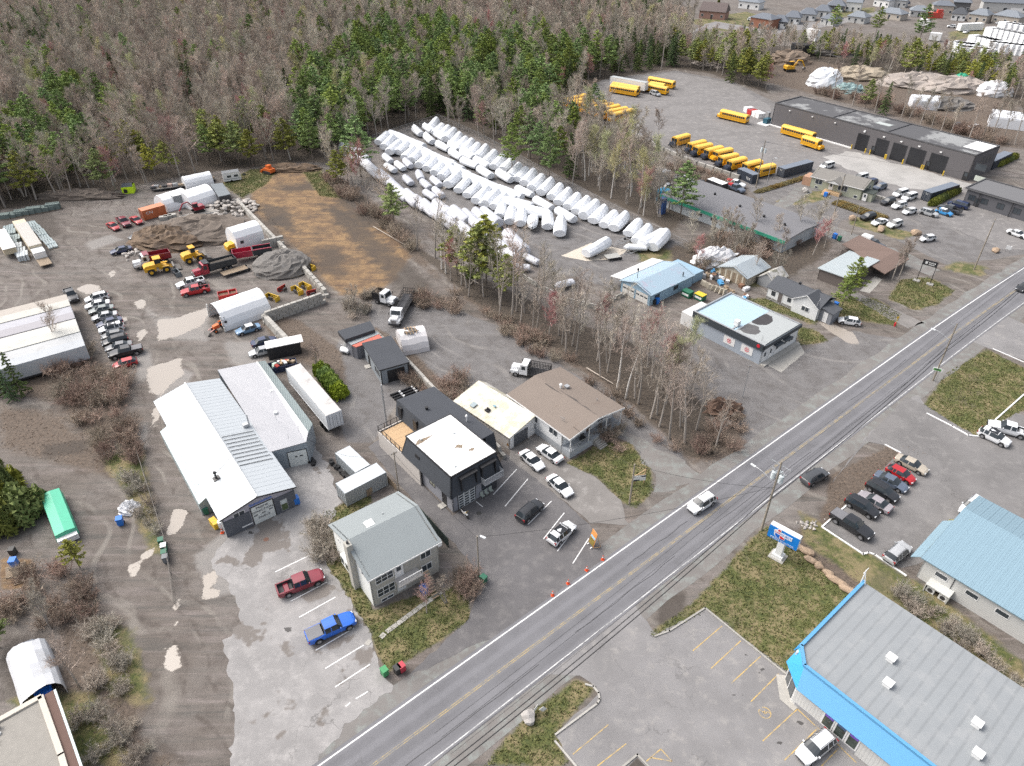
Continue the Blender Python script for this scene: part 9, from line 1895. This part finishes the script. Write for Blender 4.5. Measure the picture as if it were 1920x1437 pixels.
def wood(name,label,items,kinds,pool=None):
 lib=bpy.data.collections.new(name+'_sources')
 for i,k in enumerate(kinds):
  for j,(T,C,B)in enumerate(pool or V[k]):
   me=bpy.data.meshes.new('source');bm=bmesh.new()
   mats=[]
   for m in(T,C,B):
    if m is None:continue
    n0=len(bm.faces);bm.from_mesh(m);bm.faces.ensure_lookup_table()
    for f in bm.faces[n0:]:f.material_index=len(mats)
    mats.append(m.materials[0])
   bm.to_mesh(me);bm.free();[me.materials.append(m)for m in mats]
   lib.objects.link(bpy.data.objects.new('%s_source_%02d_%02d'%(name,i,j),me))
 me=bpy.data.meshes.new(name);me.from_pydata([(a,b2,0)for a,b2,s in items],[],[])
 at=me.attributes.new('spin','FLOAT_VECTOR','POINT');at.data.foreach_set('vector',np.array([(0,0,rnd.uniform(0,6.28))for _ in items],np.float32).ravel())
 at=me.attributes.new('size','FLOAT','POINT');at.data.foreach_set('value',np.array([s for*_,s in items],np.float32))
 at=me.attributes.new('pick','INT','POINT');at.data.foreach_set('value',np.array([rnd.randrange(1000)for _ in items],np.int32))
 ng=bpy.data.node_groups.new(name,'GeometryNodeTree');ng.interface.new_socket('Geometry',in_out='INPUT',socket_type='NodeSocketGeometry');ng.interface.new_socket('Geometry',in_out='OUTPUT',socket_type='NodeSocketGeometry')
 n,l=ng.nodes,ng.links;gi,go=n.new('NodeGroupInput'),n.new('NodeGroupOutput');ci=n.new('GeometryNodeCollectionInfo');ci.inputs['Collection'].default_value=lib;ci.inputs['Separate Children'].default_value=True;ci.inputs['Reset Children'].default_value=True
 ip=n.new('GeometryNodeInstanceOnPoints');ip.inputs['Pick Instance'].default_value=True
 def na(nm,ty):x=n.new('GeometryNodeInputNamedAttribute');x.data_type=ty;x.inputs['Name'].default_value=nm;return x.outputs['Attribute']
 l.new(gi.outputs[0],ip.inputs['Points']);l.new(ci.outputs[0],ip.inputs['Instance']);l.new(na('pick','INT'),ip.inputs['Instance Index']);l.new(na('spin','FLOAT_VECTOR'),ip.inputs['Rotation']);l.new(na('size','FLOAT'),ip.inputs['Scale']);l.new(ip.outputs[0],go.inputs[0])
 o=put(name,me);md=o.modifiers.new('scatter','NODES');md.node_group=ng
 o['kind']='stuff';o['label']=label;return o
for k,nm,lab in(('bare','bare_wood','far mass of leafless grey trees'),('tall','tall_bare_wood','far mass of tall leafless trees'),('clump','many_stemmed_wood','far mass of many stemmed leafless trees'),('birch','birch_wood','far pale birches in the wood'),('budding','budding_wood','far budding trees in the wood'),('red','red_budding_wood','far reddish trees in the wood'),('pine','pine_wood','far mass of green pines'),('pine_y','yellow_pine_wood','far mass of yellow green pines'),('spruce','spruce_wood','far mass of dark spruces')):
 if far.get(k):wood(nm,lab,far[k],[k])
for kind,px,py,sc,lab in[('pine',677,332,1.15,'tall green pine standing alone at the left end of the boat rows'),('pine',588,306,.95,'pine at the head of the soil strip beside a leaning birch'),('pine_y',912,540,1.25,'tall sparse yellowish pine on twin trunks beside the tarped boats'),('pine_y',900,548,1.15,'second trunk of the sparse yellowish pines beside the tarped boats'),('pine',960,330,1.0,'left of two tall pines behind the fence boats'),('pine',1030,345,1.05,'right of two tall pines behind the fence boats'),('spruce',733,400,.6,'small pointed spruce before the boats'),('pine_y',60,375,1.0,'yellow green pine at the left forest edge'),('pine',10,380,1.1,'green pine at the far left forest edge'),('cedar',30,930,.72,'rounded dense cedar beside the green tarp load'),('cedar',5,890,.68,'dense cedar at the left edge above the rounded cedar'),('cedar',24,1000,.62,'low dense cedar below the rounded cedar'),('spruce',12,742,.62,'dark green spruce left of a pair before the white trailers'),('spruce',42,740,.66,'dark green spruce right of a pair before the white trailers'),('spruce',26,752,.5,'small spruce in front of the pair before the white trailers'),('budding',1255,735,.82,'pale yellow green budding tree left of the flat roofed shop'),('budding',1295,680,.7,'budding tree at the corner of the flat roofed shop'),('red',1205,680,.85,'red budding tree in front of the blue garage'),('red',800,1150,.42,'bare reddish shrub tree before the grey roofed house'),('clump',838,1130,.40,'bare many stemmed bush tree at the lawn before the grey roofed house'),('pine',1592,560,.62,'bright green pine beside the old house'),('pine',1575,585,.55,'bright green pine beside the porch of the white house'),('bare',1672,525,.62,'left of two bare trees on the side lawn'),('tall',1684,527,.6,'right of two bare trees on the side lawn'),('bare',110,655,.62,'bare tree rising over the white storage trailers'),('clump',595,690,.5,'bushy grey green tree beside the black container'),('clump',655,590,.5,'bare bush tree by the loaded brush truck'),('bare',150,1290,.58,'bare tree leaning over the white tarp garage'),('clump',95,1180,.5,'bare reddish grey tree above the tarp garage'),('bare',235,1390,.4,'small bare tree at the bottom left verge'),('pine_y',150,1065,.4,'small yellow green bush tree below the green tarp'),('pine_y',0,1215,.5,'green evergreen at the left edge beside the tarp garage'),('pine',1560,62,.9,'tall pine before the far houses with grey roofs'),('pine',1640,70,.95,'tall pine among the far houses'),('pine',1720,88,1.25,'big pine before the far storage lot'),('pine_y',1700,150,1.2,'big yellow green pine above the rubble yard'),('spruce',1915,130,1.1,'dark spruce at the right edge before the white bales'),('pine_y',1622,205,.8,'yellow green rounded tree behind the bus garage'),('spruce',1655,215,.85,'dark pointed spruce behind the bus garage'),('spruce',1368,155,.9,'left dark spruce at the edge of the bus yard'),('pine_y',1400,158,.95,'rounded yellow green tree at the edge of the bus yard'),('budding',1325,120,.9,'pale budding tree at the edge of the bus yard'),('cedar',1345,22,1.0,'dense dark hedge tree beside the brown far house'),('birch',545,300,.85,'white leaning birch at the head of the soil strip'),('birch',1150,640,.8,'pale birch in the lower tree belt'),('birch',865,600,.0001,'')]:
 if lab:tree(kind,G(px,py),sc,lab,vi=0 if kind!='pine' else None)
for px,py in[(1700,235),(1722,240),(1745,246),(1762,252),(1842,260),(1858,262),(1880,268),(1902,272),(1690,220),(1780,258),(1815,264),(1560,190),(1598,200),(1640,212)]:tree('tall',G(px,py),rnd.uniform(.7,.95),'tall thin bare tree in the row behind the bus garage','thin bare trees behind the bus garage')
def bush(px,py,s,label,group=None,pool=SHR,hz=1.0):
 p=G(px,py)if not isinstance(px,Vector)else px;t=thing('bare_shrub',label,'shrub',(p[0],p[1],0),rnd.uniform(0,6.28),group);t.scale=(s,s,s*hz);put('twigs',rnd.choice(pool),t);return t
def bushes(poly,n,s0,s1,label,group,pool=SHR):
 mass='undergrowth' in label or 'scrub' in label or 'low shrub' in label or 'bus yard wall' in label;items=[]
 P=Gp(poly);xs=[p[0]for p in P];ys=[p[1]for p in P];c=0;g=0
 while c<n and g<9000:
  g+=1;a,b2=rnd.uniform(min(xs),max(xs)),rnd.uniform(min(ys),max(ys))
  if inside(a,b2,P):
   c+=1
   if mass:items.append((a,b2,rnd.uniform(s0,s1)));continue
   p=Vector((a,b2,0));t=thing('bare_shrub',label,'shrub',p,rnd.uniform(0,6.28),group);s=rnd.uniform(s0,s1);t.scale=(s,s,s*rnd.uniform(.7,1.1));put('twigs',rnd.choice(pool),t)
 if mass:wood('undergrowth',label,items,['x'],[(m,None,None)for m in pool])
bushes([(90,650),(160,660),(235,700),(240,780),(150,800),(100,720)],46,.9,1.6,'brown leafless shrub in the thicket below the storage trailers','brown thicket below the storage trailers')
bushes([(180,790),(250,800),(262,880),(200,880)],20,.8,1.4,'brown leafless shrub in the thicket left of the lane','brown thicket left of the lane');bushes([(0,1090),(60,1060),(170,1080),(200,1150),(60,1180),(0,1180)],26,.7,1.15,'leafless shrub in the reddish grey thicket at lower left','reddish thicket at lower left');bushes([(160,1150),(220,1150),(250,1300),(180,1290)],18,.6,1.0,'grey leafless shrub right of the tarp garage','grey thicket right of the tarp garage',SHRG)
bushes([(130,1330),(260,1320),(310,1437),(150,1437)],16,.5,.85,'pale leafless shrub on the bottom left verge','pale shrubs on the bottom left verge',SHRG);bushes([(230,900),(280,900),(310,1000),(270,1010)],12,.5,.9,'scrubby shrub along the wire fence of the lane','scrub along the lane fence',SHRG);bushes([(580,985),(612,975),(632,1050),(610,1075),(588,1040)],13,.8,1.3,'olive brown shrub at the left wall of the grey roofed house','shrubs left of the grey roofed house',SHRG)
bushes([(860,1085),(895,1075),(890,1120),(860,1125)],9,.6,1.0,'dark red brown shrub at the foot of the lot pole','shrubs at the foot of the lot pole');bushes([(1120,800),(1165,800),(1160,850),(1120,840)],8,.7,1.1,'leafless shrub at the corner of the bungalow gallery','shrubs at the bungalow gallery');bushes([(820,730),(870,700),(880,760),(840,770)],12,.8,1.4,'dense leafless shrub behind the cream roofed workshop','shrubs behind the cream roofed workshop');bushes([(700,620),(770,700),(830,740),(800,750),(730,690)],22,.5,1.0,'scraggly shrub along the old concrete wall','scraggly shrubs along the old wall')
bushes([(1290,860),(1340,790),(1395,790),(1380,850)],14,.7,1.2,'leafless shrub on the mound by the road','shrubs on the mound by the road');bushes([(1660,1090),(1740,1130),(1920,1260),(1920,1310),(1740,1180)],26,.4,.9,'pale low shrub between the two blue roofed shops','low shrubs between the two shops',SHRG);bushes([(1230,310),(1290,310),(1390,350),(1340,350)],30,.6,1.1,'brown shrub on the bank below the bus yard wall','brown shrubs below the bus yard wall');bushes([(1270,460),(1420,420),(1540,430),(1500,470),(1300,510)],40,.8,1.5,'reddish brown shrub in the garden thicket','reddish thicket around the old sheds');bushes([(1480,170),(1640,200),(1820,260),(1900,280),(1880,265),(1640,185)],44,1.0,2.0,'scrubby shrub behind the bus garage','scrub behind the bus garage');bushes([(760,560),(850,545),(870,590),(800,600)],16,.8,1.3,'dark brushy shrub at the lower end of the soil strip','dark shrubs at the end of the soil strip')
bushes([(640,560),(712,555),(715,590),(660,600)],14,.8,1.3,'grey brush by the loaded truck','brush by the loaded truck',SHRG);bushes([(605,330),(640,345),(780,470),(760,470),(650,380)],34,.8,1.5,'undergrowth shrub along the upper tree belt','undergrowth along the upper tree belt');bushes([(880,560),(1000,620),(1180,760),(1290,860),(1260,850),(1120,740),(960,640)],44,.6,1.1,'undergrowth shrub along the lower tree belt','undergrowth along the lower tree belt')
HEDGE=leafy(3,1.0,1.0,1500,.12,.26).mesh('hedge_leaves',GREENB);YB=leafy(4,1.0,1.0,900,.12,.26).mesh('shrub_leaves',leafmat('golden_leaves',(.38,.36,.03),.1,.35,.03));RB=leafy(5,1.0,1.0,900,.10,.22).mesh('dry_grass_leaves',leafmat('dry_yellow_grass',(.26,.20,.08),.2,.35,.03))
def leaf_bush(px,py,sx,sy,sz,deg,me,label,group=None,name='leafy_shrub',cat='shrub'):
 p=G(px,py);t=thing(name,label,cat,(p.x,p.y,0),R(deg),group);t.scale=(sx,sy,sz);put('leaves',me,t)
for i in range(5):leaf_bush(604+i*8,704+i*10,1.6,1.5,2.4,0,HEDGE,'bright green evergreen shrub in the hedge beside the white semi trailer','green hedge beside the semi trailer')
leaf_bush(1788,992,.9,1.2,1.0,40,YB,'golden leaved shrub under the light blue eaves');leaf_bush(1742,1030,.6,.8,.8,40,YB,'small golden leaved shrub by the blue canopy');leaf_bush(882,522,1.2,1.2,2.6,0,HEDGE,'small bright green cedar at the edge of the tree belt')
CB=leafy(6,1.0,1.0,3200,.10,.20).mesh('cedar_leaves',CEDAR)
for px,py,s,lab in((38,968,3.6,'large rounded dense cedar right of the others at the left edge'),(8,985,3.4,'rounded dense cedar at the left edge below another'),(-8,930,3.6,'rounded dense cedar cut by the left edge')):leaf_bush(px,py,s,s,s*1.15,0,CB,lab,None,'cedar_bush','cedar')
for i in range(16):leaf_bush(1590-i*5.4+62,385-i*-.0+(i-8)*-1.9+10,2.4,1.0,.7,28,RB,'tuft of dry yellow grass on the bank beside the bungalow lane','dry grass bank by the bungalow','grass_tuft','grass tuft')
for i in range(9):leaf_bush(1426+i*11,360-i*3.4,2.6,1.0,.7,28,RB,'tuft of dry yellow grass along the dark container','dry grass beside the dark container','grass_tuft','grass tuft')
for i in range(6):leaf_bush(1750+i*8,385-i*4.3,2.2,1.0,1.7,28,CB,'dense green shrub in the hedge before the dark container','hedge before the dark container')
for i in range(4):leaf_bush(1872+i*9,312-i*4.3,2.2,1.0,1.7,28,CB,'dense green shrub behind the bus office','hedge behind the bus office')
c=bush(722,566,.9,'heap of cut brush loaded on the white truck',None,SHRG,.8);c.location.z=1.1;c.name='brush_load'
c=bush(712,561,.9,'second heap of cut brush loaded on the white truck',None,SHRG,.8);c.location.z=1.1;c.name='brush_load'
for i,(a,b2)in enumerate([((862,512),(905,536)),((880,535),(902,512)),((925,540),(952,522)),((840,482),(870,500)),((1100,690),(1150,720)),((700,425),(760,460))]):
 A,B=G(*a,.2),G(*b2,.5);tag(MB().tube(A,B,.14,.07,7).build('fallen_trunk',M('pale_fallen_wood',(.38,.33,.28),.9,0,.15)),['pale fallen trunk leaning down from the belt edge','fallen trunk crossing another at the belt edge','pale fallen trunk beneath the sparse pine','fallen pole at the upper belt edge','fallen trunk low in the belt','fallen trunk along the soil strip'][i],'fallen trunk')
def tufts(name,label,kinds,n,mat,hgt,wid,lim):
 polys=[[G(a,b2)for a,b2 in poly]for k in kinds for poly,s in SOIL[k][:lim]if k!='forest']
 areas=[]
 for P in polys:areas.append(abs(sum(P[i][0]*P[(i+1)%len(P)][1]-P[(i+1)%len(P)][0]*P[i][1]for i in range(len(P))))/2)
 tot=sum(areas);C=Tri();q=random.Random(77)
 for P,ar in zip(polys,areas):
  xs=[p[0]for p in P];ys=[p[1]for p in P];m=int(n*ar/tot);c=0;g=0
  while c<m and g<m*8:
   g+=1;x,y=q.uniform(min(xs),max(xs)),q.uniform(min(ys),max(ys))
   if inside(x,y,P):
    for z in range(2):a=q.uniform(0,6.28);w=np.array([math.cos(a),math.sin(a),0])*wid;p=np.array([x+q.gauss(0,.08),y+q.gauss(0,.08),.0]);C.tri(p-w,p+w,p+np.array([q.gauss(0,.09),q.gauss(0,.09),hgt*q.uniform(.5,1.3)]))
    c+=1
 o=put(name,C.mesh(name,mat));o['kind']='stuff';o['label']=label
tufts('grass','short patchy spring grass on lawns and verges',['grass'],26000,leafmat('grass_blades',(.15,.16,.05),0,.5,.0),.16,.09,12);tufts('leaf_litter','fallen brown leaves under trees and on banks',['litter'],20000,leafmat('dead_leaves',(.21,.15,.105),0,.5,.0),.10,.10,20)
